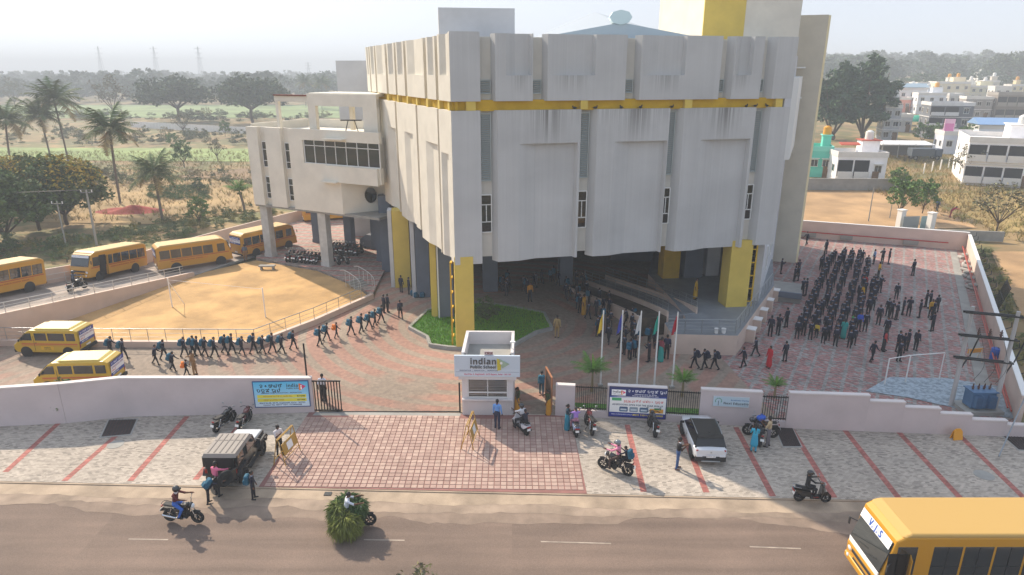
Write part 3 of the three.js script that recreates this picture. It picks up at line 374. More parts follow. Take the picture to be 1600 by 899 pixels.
// ---------- curved ramp with railings beside the lobby ----------
{
  const r = thing('curved_ramp', 'curved ramp with white side walls and steel rails rising to the lobby', 'ramp', [9, 0, -50]);
  const pth = [[930, 440, 0.1], [965, 452, 0.35], [1005, 466, 0.7], [1040, 480, 1.1], [1066, 492, 1.5]].map(([u, v, h]) => spot(u, v, h).sub(V(9, 0, -50)));
  const cv = new THREE.CatmullRomCurve3(pth), N = 24, off = (p, t, d) => V(p.x - t.z * d, p.y, p.z + t.x * d);
  const strip = (d0, d1, lo, hi) => { const pcs = []; for (let i = 0; i < N; i++) { const q = [i, i + 1].flatMap((k) => { const p = cv.getPoint(k / N), t = cv.getTangent(k / N); t.y = 0; t.normalize(); const a = off(p, t, d0), b = off(p, t, d1); return [[a.x, Math.max(0, lo === null ? 0 : p.y + lo), a.z], [b.x, Math.max(0, lo === null ? 0 : p.y + lo), b.z], [a.x, p.y + hi, a.z], [b.x, p.y + hi, b.z]]; }); pcs.push(hull(q)); } return pcs; };
  part(r, 'ramp_floor', strip(-1.1, 1.1, null, 0.06), floorM, true); part(r, 'side_wall', strip(1.1, 1.25, null, 0.35), M.pinkWall, true); part(r, 'side_wall', strip(-1.25, -1.1, null, 0.5), M.pinkWall, true); part(r, 'planter_wall', strip(3.3, 3.5, null, 0.1), M.pinkWall, true); part(r, 'planter_soil', strip(1.25, 3.3, null, -0.05), mottled([70, 58, 44], 0.3, 2, 6, 0.97, 256), true);
  for (const d of [1.18, -1.18]) { const line = (h) => pipe(Array.from({ length: 13 }, (_, k) => { const p = cv.getPoint(k / 12), t = cv.getTangent(k / 12); t.y = 0; t.normalize(); const q = off(p, t, d); q.y += h; return q; }), 0.022, 6, 40); for (const h of [0.65, 0.95, 1.25]) part(r, 'rail', line(h), M.steel); for (let k = 0; k <= 12; k++) { const p = cv.getPoint(k / 12), t = cv.getTangent(k / 12); t.y = 0; t.normalize(); const q = off(p, t, d); part(r, 'post', rod([q.x, q.y + 0.3, q.z], [q.x, q.y + 1.25, q.z], 0.02, 0.02, 6), M.steel); } }
  const tr = thing('handrail', 'steel railing round the lobby platform above the white wall', 'railing', [15.7, 1.5, -43.2]);
  const P = [[10.95, -43.5], [15.6, -43.25], [22.3, -54.5]].map(([x, z]) => V(x - 15.7, 0, z + 43.2)); for (let i = 0; i < 2; i++) { const n = i ? 9 : 4; for (let k = 0; k <= n; k++) { if (i && !k) continue; const q = P[i].clone().lerp(P[i + 1], k / n); part(tr, 'post', rod(q, q.clone().add(V(0, 1.1, 0)), 0.022, 0.022, 6), M.steel); } for (const h of [0.35, 0.6, 0.85, 1.1]) part(tr, 'rail', rod(P[i].clone().setY(h), P[i + 1].clone().setY(h), h > 1 ? 0.03 : 0.015, undefined, 6), M.steel); }
  for (const [i, x] of [[0, 14.4], [1, 14.9]]) { const b = thing('paint_pot', i ? 'second white bucket on the lobby platform, next to the corner post' : 'first white bucket on the lobby platform, further from the corner', 'bucket', [x, 1.504, -43.6], 0, 'white buckets on the platform'); part(b, 'bucket', new THREE.CylinderGeometry(0.16, 0.13, 0.34, 14).translate(0, 0.17, 0), M.white); part(b, 'rim', new THREE.TorusGeometry(0.16, 0.012, 6, 16).rotateX(Math.PI / 2).translate(0, 0.34, 0), M.white); }
}
// ---------- lawn bed ----------
{
  const pl = [[640, 515], [668, 488], [700, 480], [750, 476], [800, 482], [850, 492], [862, 516], [838, 522], [800, 543], [762, 549], [700, 546], [672, 542], [668, 530]].map(([u, v]) => { const p = spot(u, v); return [p.x, p.z]; });
  const k = []; for (let i = 0; i < pl.length; i++) { const a = pl[i], b = pl[(i + 1) % pl.length]; k.push(bar([a[0], 0.12, a[1]], [b[0], 0.12, b[1]], 0.22, 0.26 + 0.002 * i)); }
  solo('bed_kerb', k, M.concrete, 'pale kerb stones round the lawn bed beneath the front pier', 'kerb', null, null, true);
  struct('lawn', sheet(pl, 0.16), lawnMat);
  const g = new THREE.BufferGeometry(); g.setAttribute('position', new THREE.Float32BufferAttribute([-0.02, 0, 0, 0.02, 0, 0, 0, 0.14, 0.03], 3)); g.computeVertexNormals();
  const im = new THREE.InstancedMesh(g, mat(0x6f9a2c, 0.9, { side: THREE.DoubleSide }), 14000), d = new THREE.Object3D(), inside = (x, z) => { let r = false; for (let i = 0, j = pl.length - 1; i < pl.length; j = i++) if ((pl[i][1] > z) !== (pl[j][1] > z) && x < (pl[j][0] - pl[i][0]) * (z - pl[i][1]) / (pl[j][1] - pl[i][1]) + pl[i][0]) r = !r; return r; };
  let n = 0; const c = new THREE.Color(); while (n < 14000) { const x = rr(-8, 3.2), z = rr(-54, -43.8); if (!inside(x, z)) continue; d.position.set(x, 0.16, z); d.rotation.set(0, rr(0, 6.3), rr(-0.4, 0.4)); d.scale.setScalar(rr(0.7, 1.5)); d.updateMatrix(); im.setMatrixAt(n, d.matrix); im.setColorAt(n, c.setRGB(rr(0.7, 1.2), rr(0.8, 1.2), rr(0.5, 1))); n++; }
  im.name = 'lawn_grass'; im.castShadow = im.receiveShadow = true; tag(im, 'short green grass blades covering the lawn bed', 'grass', null, 'stuff'); scene.add(im);
}
// ---------- lettering ----------
const KAN = {   // strokes of the Kannada letters used on the boards, in a 10 x 10 cell
  i: [[2, 3, 5, 1.5, 8, 3, 8, 6, 5, 6, 3, 7, 4, 9, 7, 9]], m: [[5, 3.5, 7, 5.5, 5, 7.5, 3, 5.5, 5, 3.5]], dd: [[1, 3, 4, 2, 7, 3], [4, 3, 2, 5, 2, 8, 5, 9, 8, 8, 8, 5, 6, 5, 5, 7], [7, 3, 9, 1, 9, 4]], y: [[1, 3, 2, 8, 4, 9, 5, 6, 5, 3], [5, 6, 6, 9, 8, 9, 9, 6, 9, 3, 8, 1]], n: [[1, 3, 5, 2, 9, 2.5], [3, 4, 2, 7, 4, 9, 7, 8, 8, 5, 6, 4], [8, 1, 9.5, 0, 9.5, 2]],
  p: [[1, 2.5, 5, 2], [2, 3, 2, 8, 5, 9, 8, 8, 8, 3]], b: [[1, 2.5, 8, 2.5], [2, 3, 2, 8, 5, 9, 8, 7, 8, 3], [4, 10.5, 6, 12, 8, 10.5]], k: [[1, 2.5, 9, 2.5], [5, 2.5, 5, 6, 2, 7, 3, 9, 5, 7, 8, 9, 8, 6, 5, 6], [8, 1, 9.5, 0, 9.5, 2]], s: [[1, 2.5, 5, 2], [2, 3, 2, 8, 5, 9, 7, 6, 8, 9, 9, 5, 8, 2.5], [3, 10.5, 6, 12.5, 9, 10.5, 9, 4]], l: [[2, 4, 4, 3, 4, 6, 2, 8, 5, 9, 8, 8, 9, 4, 7, 2], [8, 1, 9.5, 0, 9.5, 2]],
};
function kannada(x, word, X, Y, S, col, w) { x.strokeStyle = col; x.lineWidth = w; x.lineCap = x.lineJoin = 'round'; for (const ch of word) { if (ch === ' ') { X += S * 0.5; continue; } for (const st of KAN[ch]) { x.beginPath(); x.moveTo(X + st[0] * S / 10, Y + st[1] * S / 10); for (let i = 2; i < st.length; i += 2) { const px = st[i] * S / 10 + X, py = st[i + 1] * S / 10 + Y; if (i + 3 < st.length) { const nx = (st[i] + st[i + 2]) / 2 * S / 10 + X, ny = (st[i + 1] + st[i + 3]) / 2 * S / 10 + Y; x.quadraticCurveTo(px, py, nx, ny); } else x.lineTo(px, py); } x.stroke(); } X += S * 1.06; } }
const NAME = [['i', 'm', 'dd', 'y', 'n'], ['p', 'b', 'k'], ['s', 'l']];
const text = (x, s, X, Y, px, col, bold = true, align = 'left', maxW) => { x.fillStyle = col; x.font = `${bold ? 'bold ' : ''}${px}px sans-serif`; x.textAlign = align; x.textBaseline = 'alphabetic'; x.fillText(s, X, Y, maxW); };
function schoolLogo(x, X, Y, S, a = '#f08030', b = '#e0356a') { x.fillStyle = a; x.beginPath(); x.moveTo(X, Y); x.lineTo(X + S * 0.3, Y + S * 0.12); x.lineTo(X + S * 0.3, Y + S * 0.98); x.lineTo(X, Y + S); x.fill(); x.fillStyle = b; x.beginPath(); x.moveTo(X + S * 0.12, Y + S * 0.02); x.lineTo(X + S * 0.92, Y + S * 0.42); x.lineTo(X + S * 0.4, Y + S * 0.84); x.fill(); x.fillStyle = '#fff'; x.beginPath(); x.arc(X + S * 0.3, Y + S * 0.36, S * 0.1, 0, 7); x.fill(); x.fillRect(X + S * 0.21, Y + S * 0.5, S * 0.18, S * 0.34); }
const signMat = (w, h, draw) => { const t = canvasTex(w, h, draw); return mat(0xffffff, 0.55, { map: t }); };
function signBoard(name, label, w, h, thick, p, ry, draw, pw = 768, framed, tiltZ = 0) {
  const o = thing(name, label, 'sign', p, ry); part(o, 'panel', box(w, h, thick), mat(0xcfd3d6, 0.5)); const f = part(o, 'printed_face', new THREE.PlaneGeometry(w - 0.04, h - 0.04).translate(0, 0, thick / 2 + 0.003), signMat(pw, Math.round(pw * h / w), draw));
  if (framed) part(o, 'edge_frame', [box(w + 0.04, 0.05, thick + 0.02, 0, h / 2, 0), box(w + 0.04, 0.05, thick + 0.02, 0, -h / 2, 0), box(0.05, h - 0.05, thick + 0.018, -w / 2, 0, 0), box(0.05, h - 0.05, thick + 0.018, w / 2, 0, 0)], mat(framed, 0.5)); return o;
}
// ---------- front boundary wall ----------
const wallM = mottled([200, 186, 184], 0.035, 7, 5, 0.85, 301), frontWall = (pts, h, label, coping = true) => {
  const o = thing('front_wall', label, 'wall', [pts[0][0], 0, pts[0][1]]); const g = [], c = [];
  for (let i = 0; i < pts.length - 1; i++) { const a = pts[i], b = pts[i + 1], hh = Array.isArray(h) ? h : [h, h]; const dx = b[0] - a[0], dz = b[1] - a[1], L = Math.hypot(dx, dz), nx = -dz / L * 0.12, nz = dx / L * 0.12; const h0 = Array.isArray(h) ? h[i] : h, h1 = Array.isArray(h) ? h[i + 1] : h, R = ([x, z], y, k) => [x - pts[0][0] + nx * k, y, z - pts[0][1] + nz * k];
    g.push(hull([R(a, 0, -1), R(a, 0, 1), R(b, 0, -1), R(b, 0, 1), R(a, h0, -1), R(a, h0, 1), R(b, h1, -1), R(b, h1, 1)])); c.push(hull([R(a, h0, -1.3), R(a, h0, 1.3), R(b, h1, -1.3), R(b, h1, 1.3), R(a, h0 + 0.07, -1.3), R(a, h0 + 0.07, 1.3), R(b, h1 + 0.07, -1.3), R(b, h1 + 0.07, 1.3)])); }
  part(o, 'wall_face', g, wallM, true); if (coping) part(o, 'coping', c, mottled([214, 204, 200], 0.03, 5, 5, 0.8, 303), true); return o;
};
frontWall([[-60, -33], [-28.9, -33.36], [-25.35, -33.72], [-22.3, -34.47], [-11.6, -35]], [2.2, 2.3, 2.4, 2.42, 2.16], 'long pinkish plastered boundary wall with angled bends running to the black gate');
const wz = (x) => x < 15.4 ? -34.62 + (x - 2.54) * 0.1143 : -33.15 + (x - 15.4) * 0.0766, wu = (u) => { let x = (u - 800) / 27.2; for (let k = 0; k < 6; k++) x = (u - 800) / FPX * depthOf(V(x, 0.6, wz(x))); return x; };
const seg = (u0, u1, h, label) => frontWall([[wu(u0), wz(wu(u0))], [wu(u1), wz(wu(u1))]], h, label);
seg(868, 898, 1.92, 'short pinkish wall pier beside the open brown gate leaf');
seg(948, 1040, 2.05, 'wall section carrying the blue admissions banner');
seg(1092, 1187, 2.1, 'wall section carrying the pale partner board behind the white car');
seg(1228, 1352, 2.15, 'tallest wall section right of the last black fence, before the steps begin');
[[1352, 1408, 1.82, 'first step down'], [1408, 1464, 1.52, 'second step down'], [1464, 1515, 1.22, 'third step down'], [1515, 1571, 0.92, 'fourth step down, below the blue transformer'], [1571, 1680, 0.68, 'lowest step, at the end']].forEach(([a, b, h, w]) => seg(a, b, h, `pinkish boundary wall section, ${w} of the stepped wall`));
const fenceM = mat(0x17181a, 0.45, { metalness: 0.4 });
function barFence(u0, u1, label) {
  const a = V(wu(u0), 0, wz(wu(u0))), b = V(wu(u1), 0, wz(wu(u1))), d = b.clone().sub(a), L = d.length(), o = thing('bar_fence', label, 'fence', a, Math.atan2(-d.z, d.x), 'black bar fences in the front wall');
  part(o, 'base_wall', box(L - 0.01, 0.4, 0.22, L / 2, 0.2, 0), wallM, true); for (const y of [0.52, 1.85]) part(o, 'rail', box(L, 0.05, 0.05, L / 2, y, 0), fenceM); const n = Math.round(L / 0.125); const bg = box(0.03, 1.5, 0.03); for (let i = 0; i <= n; i++) { const m = part(o, 'bar', bg, fenceM); m.position.set(i * L / n, 1.18, 0); }
}
barFence(898, 948, 'black bar fence panel in front of the taller palm'); barFence(1040, 1092, 'black bar fence panel between the blue banner and the partner board'); barFence(1187, 1228, 'black bar fence panel right of the partner board');
{ // sliding gate, its pole and ground rail
  const o = thing('sliding_gate', 'black steel bar gate leaf standing open at the end of the wall', 'gate', [-11.5, 0, -34.92]);
  for (const y of [0.12, 2.0]) part(o, 'rail', box(1.65, 0.07, 0.07, 0.75, y, 0), fenceM); for (let i = 0; i < 10; i++) part(o, 'bar', box(0.06, 1.9, 0.04, 0.02 + i * 0.165, 1.05, 0), fenceM); part(o, 'roller', disc(0.08, 0.05, 1.3, 0.06, 0, 'z'), M.darkMetal);
  solo('gate_track', box(8.3, 0.04, 0.06, -7.2, 0.02, -34.93), M.darkMetal, 'dark steel gate track across the entrance', 'track');
  struct('gate_apron', sheet([[-11.5, -34.95], [-3.0, -34.75], [-3.0, -34.4], [-11.6, -34.5]], 0.008), M.concrete);
  solo('gate_post', [rod([-12.0, 0, -35.4], [-12.0, 4.15, -35.4], 0.06, 0.05)], fenceM, 'tall thin black post rising behind the gate wall', 'post');
  solo('gate_stop', [box(0.09, 1.9, 0.09, -3.05, 0.95, -34.9)], fenceM, 'short black gate stop post against the guard booth', 'post');
  const lf2 = thing('gate_leaf', 'brown steel pedestrian gate leaf swung inward beside the wall pier', 'gate', [2.3, 0, -34.75], 1.75); part(lf2, 'leaf_panel', box(1.5, 2.15, 0.05, 0.75, 1.2, 0), mottled([62, 46, 40], 0.12, 2, 5, 0.6, 311)); part(lf2, 'leaf_frame', [box(1.54, 0.07, 0.09, 0.75, 2.28, 0), box(0.07, 2.2, 0.09, 0, 1.2, 0), box(0.07, 2.2, 0.09, 1.5, 1.2, 0)], mat(0xa06a48, 0.6));
}
const fonts = await new FontLoader().loadAsync('fonts/droid/droid_sans_bold.typeface.json');
const letters = (s, size, depth = 0.03) => new TextGeometry(s, { font: fonts, size, depth, curveSegments: 4, bevelEnabled: false });
{ // guard booth
  const o = thing('guard_booth', 'small white guard booth with barred window and school name board', 'booth', [-1.4, 0, -34.55], -0.02), wh = mottled([210, 204, 202], 0.03, 4, 5, 0.8, 321);
  part(o, 'front_base', [box(2.95, 1.0, 0.2, 0, 0.5, -0.1)], wh, true); { const g = []; for (let i = 0; i < 30; i++) g.push(box(0.055, 0.84, 0.03, -1.42 + i * 0.098, 0.47, 0.012)); part(o, 'cladding', g, wh); }
  part(o, 'side_wall', box(0.2, 3.3, 3.4, -1.4, 1.65, -1.92), wh, true); part(o, 'side_wall', box(0.2, 3.3, 3.4, 1.4, 1.65, -1.92), wh, true); part(o, 'rear_wall', box(2.6, 3.3, 0.2, 0, 1.65, -3.52), wh, true); part(o, 'floor', box(2.6, 0.1, 3.2, 0, 0.05, -1.8), M.concrete);
  part(o, 'front_jamb', box(0.3, 1.3, 0.2, -1.31, 1.7, -0.11), wh, true); part(o, 'front_jamb', box(0.3, 1.3, 0.2, 1.31, 1.7, -0.11), wh, true); part(o, 'counter', box(2.95, 0.09, 0.34, 0, 1.03, -0.02), wh); part(o, 'lintel', box(3.3, 0.24, 0.5, 0, 2.45, -0.1), wh, true); part(o, 'roof_slab', box(3.0, 0.16, 3.5, 0, 2.95, -1.9), M.concrete, true);
  const wf = part(o, 'window', [box(2.3, 0.06, 0.08, 0, 2.3, -0.1), box(2.3, 0.06, 0.08, 0, 1.12, -0.1), box(0.06, 1.2, 0.082, -1.13, 1.71, -0.1), box(0.06, 1.2, 0.082, 1.13, 1.71, -0.1), box(0.05, 1.2, 0.07, 0, 1.71, -0.1), box(2.26, 0.05, 0.07, 0, 1.42, -0.1)], M.white); for (const x of [-0.56, 0.56]) part(wf, 'pane', box(1.06, 1.14, 0.01, x, 1.71, -0.14), new THREE.MeshPhysicalMaterial({ color: 0xffffff, transmission: 1, roughness: 0.03, thickness: 0 })); { const g = []; for (let k = 0; k < 11; k++) g.push(box(2.24, 0.018, 0.018, 0, 1.17 + k * 0.108, -0.05)); part(wf, 'window_bars', g, M.galvWhite); }
  part(o, 'parapet', [box(2.98, 0.8, 0.18, 0, 3.43, -3.53), box(0.18, 0.8, 3.1, -1.4, 3.43, -1.85), box(0.18, 0.8, 3.1, 1.4, 3.43, -1.85)], wh, true); part(o, 'desk', box(2.4, 0.06, 0.6, 0, 0.98, -0.55), M.wood);
  const bd = part(o, 'name_board', rbox(3.72, 1.3, 0.16, 0, 3.18, 0.12, 0.02), mat(0xc2ced8, 0.35)); const dk = mat(0x55585c, 0.4, { metalness: 0.3 });
  part(bd, 'name_lettering', [letters('indian', 0.36).translate(-0.98, 3.32, 0.21), letters('Public School', 0.17).translate(-0.98, 3.07, 0.21)], dk);
  part(bd, 'board_print', new THREE.PlaneGeometry(3.6, 0.46).translate(0.02, 2.79, 0.204), signMat(1024, 130, (x, w, h) => { x.fillStyle = '#c9d3dc'; x.fillRect(0, 0, w, h); text(x, 'IMAGINATION  |  INNOVATION  |  INSPIRATION', 60, 36, 32, '#3c4a6a', true, 'left', 620); x.fillStyle = '#3c4a6a'; x.fillRect(0, 48, w, 4); text(x, 'Ward No. 6, Kogilahalli, SH75 Bypass, Kolar - 563 101', w / 2, 104, 38, '#c22a4a', true, 'center', 760); }));
  const tri = (pts, c, z) => { const g = new THREE.ExtrudeGeometry(new THREE.Shape(pts.map(([a, b]) => new THREE.Vector2(a, b))), { depth: 0.03, bevelEnabled: false }).translate(0, 0, z); part(bd, 'emblem', g, mat(c, 0.5)); }; tri([[0.55, 3.68], [0.8, 3.58], [0.78, 2.98], [0.58, 2.94]], 0xc9b93a, 0.204); tri([[0.68, 3.66], [1.26, 3.35], [0.86, 3.1]], 0x9db39a, 0.222); part(bd, 'emblem', disc(0.075, 0.03, 0.8, 3.42, 0.27, 'z'), M.white);
  part(o, 'board_plate', [box(0.5, 0.24, 0.04, 0.08, 3.96, 0.1)], mat(0xd8cfca, 0.5)); part(o, 'plate_lettering', letters('CBSE', 0.14, 0.015).translate(-0.13, 3.89, 0.125), mat(0x7c2430, 0.5)); part(o, 'roof_bracket', [bar([-1.3, 3.85, 0], [-1.3, 3.5, -0.8], 0.05, 0.05), bar([1.3, 3.85, 0], [1.3, 3.5, -0.8], 0.05, 0.05)], M.darkMetal); part(o, 'lamp_bracket', [rod([1.35, 3.8, -0.9], [1.35, 4.25, -0.9], 0.03), box(0.3, 0.06, 0.16, 1.42, 4.26, -0.84)], M.white);
}
// boards
signBoard('school_sign', 'sky blue school board with yellow strips on the wall beside the gate', 3.15, 1.62, 0.05, [-13.35, 1.25, -34.77], 0.05, (x, w, h) => { const g = x.createLinearGradient(0, 0, 0, h); g.addColorStop(0, '#58bfe8'); g.addColorStop(0.55, '#a8d8f2'); g.addColorStop(1, '#e6eef4'); x.fillStyle = g; x.fillRect(0, 0, w, h); kannada(x, NAME[0], w * 0.1, h * 0.08, 62, '#16222c', 10); kannada(x, [...NAME[1], ' ', ...NAME[2]], w * 0.05, h * 0.27, 58, '#16222c', 10); text(x, 'indian', w * 0.6, h * 0.22, 70, '#26282c'); text(x, 'Public School', w * 0.6, h * 0.3, 32, '#26282c'); schoolLogo(x, w * 0.83, h * 0.08, 110); text(x, 'IMAGINATION | INNOVATION | INSPIRATION', w / 2, h * 0.47, 26, '#31406a', true, 'center'); x.fillStyle = '#ece04a'; x.fillRect(w * 0.05, h * 0.52, w * 0.9, h * 0.13); x.fillRect(w * 0.05, h * 0.67, w * 0.9, h * 0.13); text(x, 'Affiliated to C B S E Delhi No.', w * 0.16, h * 0.615, 32, '#b05a2a', false); text(x, '831246', w * 0.78, h * 0.615, 34, '#1c1c1c'); text(x, 'CBSE SCHOOL CODE', w * 0.16, h * 0.765, 32, '#b05a2a', false); text(x, '831066', w * 0.78, h * 0.765, 34, '#1c1c1c'); text(x, 'Ward No.06, SH-75, Kogilahalli, Kolar - 563101', w / 2, h * 0.88, 30, '#1f2b52', true, 'center'); text(x, 'Contact No. 08011 11011 / 9739088888', w / 2, h * 0.96, 30, '#1f2b52', true, 'center'); }, 768, 0x2c5a8c);
{ const xm = (wu(952) + wu(1038)) / 2; signBoard('admissions_banner', 'navy and white admissions banner hung on the wall behind the flagpoles', 3.2, 1.86, 0.04, [xm, 1.12, wz(xm) + 0.17], -0.114, (x, w, h) => { x.fillStyle = '#f2f1ee'; x.fillRect(0, 0, w, h); x.fillStyle = '#1d2f6e'; x.fillRect(0, 0, w, h * 0.3); x.fillStyle = '#2a4aa8'; x.beginPath(); x.moveTo(0, h * 0.3); x.quadraticCurveTo(w * 0.6, h * 0.36, w, h * 0.25); x.lineTo(w, h * 0.3); x.lineTo(0, h * 0.34); x.fill(); x.fillStyle = '#fff'; x.fillRect(w * 0.03, h * 0.07, w * 0.25, h * 0.2); text(x, 'indian', w * 0.045, h * 0.18, 46, '#222'); text(x, 'Public School', w * 0.045, h * 0.24, 20, '#222'); schoolLogo(x, w * 0.2, h * 0.09, 68); kannada(x, [...NAME[0], ' ', ...NAME[1], ' ', ...NAME[2]], w * 0.31, h * 0.045, 46, '#ffffff', 6); text(x, 'Affiliated to C.B.S.E  No. 831246', w * 0.63, h * 0.22, 20, '#fff', true, 'center'); text(x, 'Ward No. 06, SH-75, Kogilahalli, Kolar', w * 0.63, h * 0.275, 20, '#fff', true, 'center'); x.fillStyle = '#3fa86a'; x.fillRect(w * 0.04, h * 0.35, w * 0.17, h * 0.1); text(x, '2026-27', w * 0.25, h * 0.5, 44, '#d23a2a'); kannada(x, ['n', 'l', ' ', 'y', 'k', 'p', 'm', ' ', 's', 'b', 'dd'], w * 0.46, h * 0.4, 36, '#d23a2a', 5); text(x, 'ADMISSIONS OPEN FOR THE YEAR 2026-27', w * 0.05, h * 0.61, 36, '#1c2a4a', true, 'left', w * 0.9); for (let i = 0; i < 3; i++) { x.fillStyle = ['#3a5a80', '#8a9aa8', '#4a6a8a'][i]; x.beginPath(); x.roundRect(w * (0.18 + i * 0.18), h * 0.65, w * 0.15, h * 0.17, 14); x.fill(); x.fillStyle = '#c8d2da'; x.fillRect(w * (0.2 + i * 0.18), h * 0.72, w * 0.11, h * 0.06); } x.fillStyle = '#e8a43a'; x.fillRect(w * 0.72, h * 0.68, w * 0.24, h * 0.14); x.fillStyle = '#3c8a4a'; x.fillRect(w * 0.8, h * 0.65, w * 0.12, h * 0.06); x.fillStyle = '#1d2f8e'; x.fillRect(0, h * 0.85, w, h * 0.15); text(x, 'www.indianpublicschool.in', w * 0.04, h * 0.94, 26, '#fff', false); text(x, '08011 11011 / 9739088888', w * 0.42, h * 0.95, 36, '#ffe14a', true, 'left', w * 0.54); }, 768, 0x1d2a5e); }
{ const xm = (wu(1113) + wu(1164)) / 2; signBoard('partner_board', 'small pale academic partner board with a green tree emblem on the wall', 1.95, 0.62, 0.05, [xm, 1.5, wz(xm) + 0.175], -0.114, (x, w, h) => { x.fillStyle = '#b9ccd6'; x.fillRect(0, 0, w, h); x.strokeStyle = '#2c3a3c'; x.lineWidth = 10; x.beginPath(); x.moveTo(90, 190); x.lineTo(90, 90); x.stroke(); x.strokeStyle = '#2f8a5a'; x.lineWidth = 16; x.setLineDash([20, 9]); x.beginPath(); x.arc(90, 92, 56, 2.6, 6.9); x.stroke(); x.setLineDash([]); text(x, 'Academic Partner', 310, 80, 42, '#3a6aa0'); text(x, 'Next Education', 180, 160, 68, '#23282c'); x.fillRect(420, 176, 280, 4); }, 640); }
// flagpoles
[[938, 603, 0xe0c23a, 'yellow'], [967, 603, 0x4a52b0, 'violet blue'], [995, 604, 0xdadada, 'white'], [1022, 605, 0x2aa592, 'teal'], [1050, 606, 0xb8283c, 'red']].forEach(([u, v, c, w]) => {
  const o = thing('flagpole', `white flagpole with a furled ${w} flag behind the wall`, 'flagpole', spot(u, v), 0, 'flagpoles'); part(o, 'pole', rod([0, 0, 0], [0, 5.1, 0], 0.055, 0.04, 10), M.white); part(o, 'pole_foot', box(0.3, 0.12, 0.3, 0, 0.06, 0), M.concrete);
  const g = new THREE.PlaneGeometry(0.42, 1.1, 10, 14), p = g.attributes.position; for (let i = 0; i < p.count; i++) { const x = p.getX(i) + 0.21, y = p.getY(i) + 0.55, t = 1 - y / 1.1; p.setXYZ(i, -0.05 - x * (0.25 + 0.5 * t), 4.9 - 1.1 + y - x * 0.9, Math.sin(x * 26 + t * 3) * 0.06 * (0.4 + t)); } g.computeVertexNormals(); part(o, 'flag', g, mat(c, 0.85, { side: THREE.DoubleSide }));
});
// barricades
const barrM = mat(0xb08a3e, 0.6); function barricade(u, v, ry, label) { const o = thing('barricade', label, 'barricade', spot(u, v), ry); for (const s of [-1, 1]) { part(o, 'frame', [rod([-0.75, 0, s * 0.34], [-0.75, 1.5, s * 0.03], 0.025), rod([0.75, 0, s * 0.34], [0.75, 1.5, s * 0.03], 0.025), rod([-0.75, 0.35, s * 0.26], [0.75, 0.35, s * 0.26], 0.02), rod([-0.75, 1.48, s * 0.035], [0.75, 1.48, s * 0.035], 0.025)], barrM); } part(o, 'panel', box(1.3, 0.62, 0.03, 0, 0.85, 0.2, 0, -0.22), barrM); part(o, 'notice', box(0.5, 0.4, 0.01, 0, 0.85, 0.225, 0, -0.22), M.plate); }
barricade(449, 716, 1.38, 'yellow steel folding barricade beside the man in the white shirt'); barricade(735, 692, 1.42, 'yellow steel folding barricade in front of the guard booth');
// drain grates and other things on the apron
const grateM = mottled([64, 48, 46], 0.2, 1, 6, 0.7, 331); function grate(pts, label) { const q = pts.map(([u, v]) => { const p = spot(u, v); return [p.x, p.z]; }), c = q.reduce((a, b) => [a[0] + b[0] / 4, a[1] + b[1] / 4], [0, 0]); const o = thing('drain_grate', label, 'drain', [c[0], 0, c[1]]); const r = q.map(([x, z]) => [x - c[0], z - c[1]]); part(o, 'rim', prism(r.map(([x, z]) => [x * 1.12, z * 1.12]), 0, 0.014), M.concrete, true); part(o, 'recess', sheet(r, 0.018), grateM, true); const l = (a, b, t) => [a[0] + (b[0] - a[0]) * t, a[1] + (b[1] - a[1]) * t]; for (let i = 0; i < 9; i++) { const a = l(r[0], r[1], (i + 0.5) / 9), b = l(r[3], r[2], (i + 0.5) / 9); part(o, 'grate_bar', bar([a[0], 0.03, a[1]], [b[0], 0.03, b[1]], 0.03, 0.02), M.darkMetal); } }
grate([[170, 657], [213, 656], [203, 679], [158, 683]], 'dark drain grate on the paving near the wall bend'); grate([[1212, 669], [1238, 669], [1252, 698], [1224, 698]], 'dark drain grate beside the man in the tan shirt'); grate([[1563, 678], [1608, 680], [1632, 706], [1592, 703]], 'dark drain grate at the lowest end of the stepped wall');
solo('manhole', [disc(0.45, 0.012, ...spot(1538, 743).add(V(0, 0.008, 0)).toArray(), 'y', 28)], M.concrete, 'round manhole cover in the paving near the school bus', 'manhole'); solo('manhole', [disc(0.42, 0.012, ...spot(180, 695).add(V(0, 0.008, 0)).toArray(), 'y', 28)], M.concrete, 'round manhole cover in sunlit paving below the drain grate', 'manhole');
solo('drain_cover', box(0.34, 0.03, 0.26, ...spot(512, 771).add(V(0, -0.03, 0)).toArray()), M.darkMetal, 'small dark square cover on the dusty road edge', 'cover');
{ const p = spot(1494, 686), o = thing('caution_board', 'orange yellow folding caution board against the stepped wall', 'sign', p, 0.1); for (const s of [-1, 1]) part(o, 'board', new THREE.ExtrudeGeometry(new THREE.Shape([[-0.26, 0], [0.26, 0], [0.24, 0.46], [0.12, 0.62], [-0.12, 0.62], [-0.24, 0.46]].map(([a, b]) => new THREE.Vector2(a, b))), { depth: 0.03, bevelEnabled: true, bevelSize: 0.01, bevelThickness: 0.01 }).rotateX(s * 0.2).translate(0, 0.01, -s * 0.13), mat(0xe09a1c, 0.5)); part(o, 'symbol', hull([[-0.1, 0.2, 0.12], [0.1, 0.2, 0.12], [0, 0.42, 0.075], [-0.1, 0.2, 0.1], [0, 0.42, 0.05], [0.1, 0.2, 0.1]]), mat(0xa8641a, 0.6)); }
solo('steel_pole', [rod(spot(1561, 714).add(V(0, 0.02, 0)), [28.6, 1.7, -33.4], 0.035)], M.galv, 'thin steel pole leaning over the lowest end of the stepped wall', 'pole');
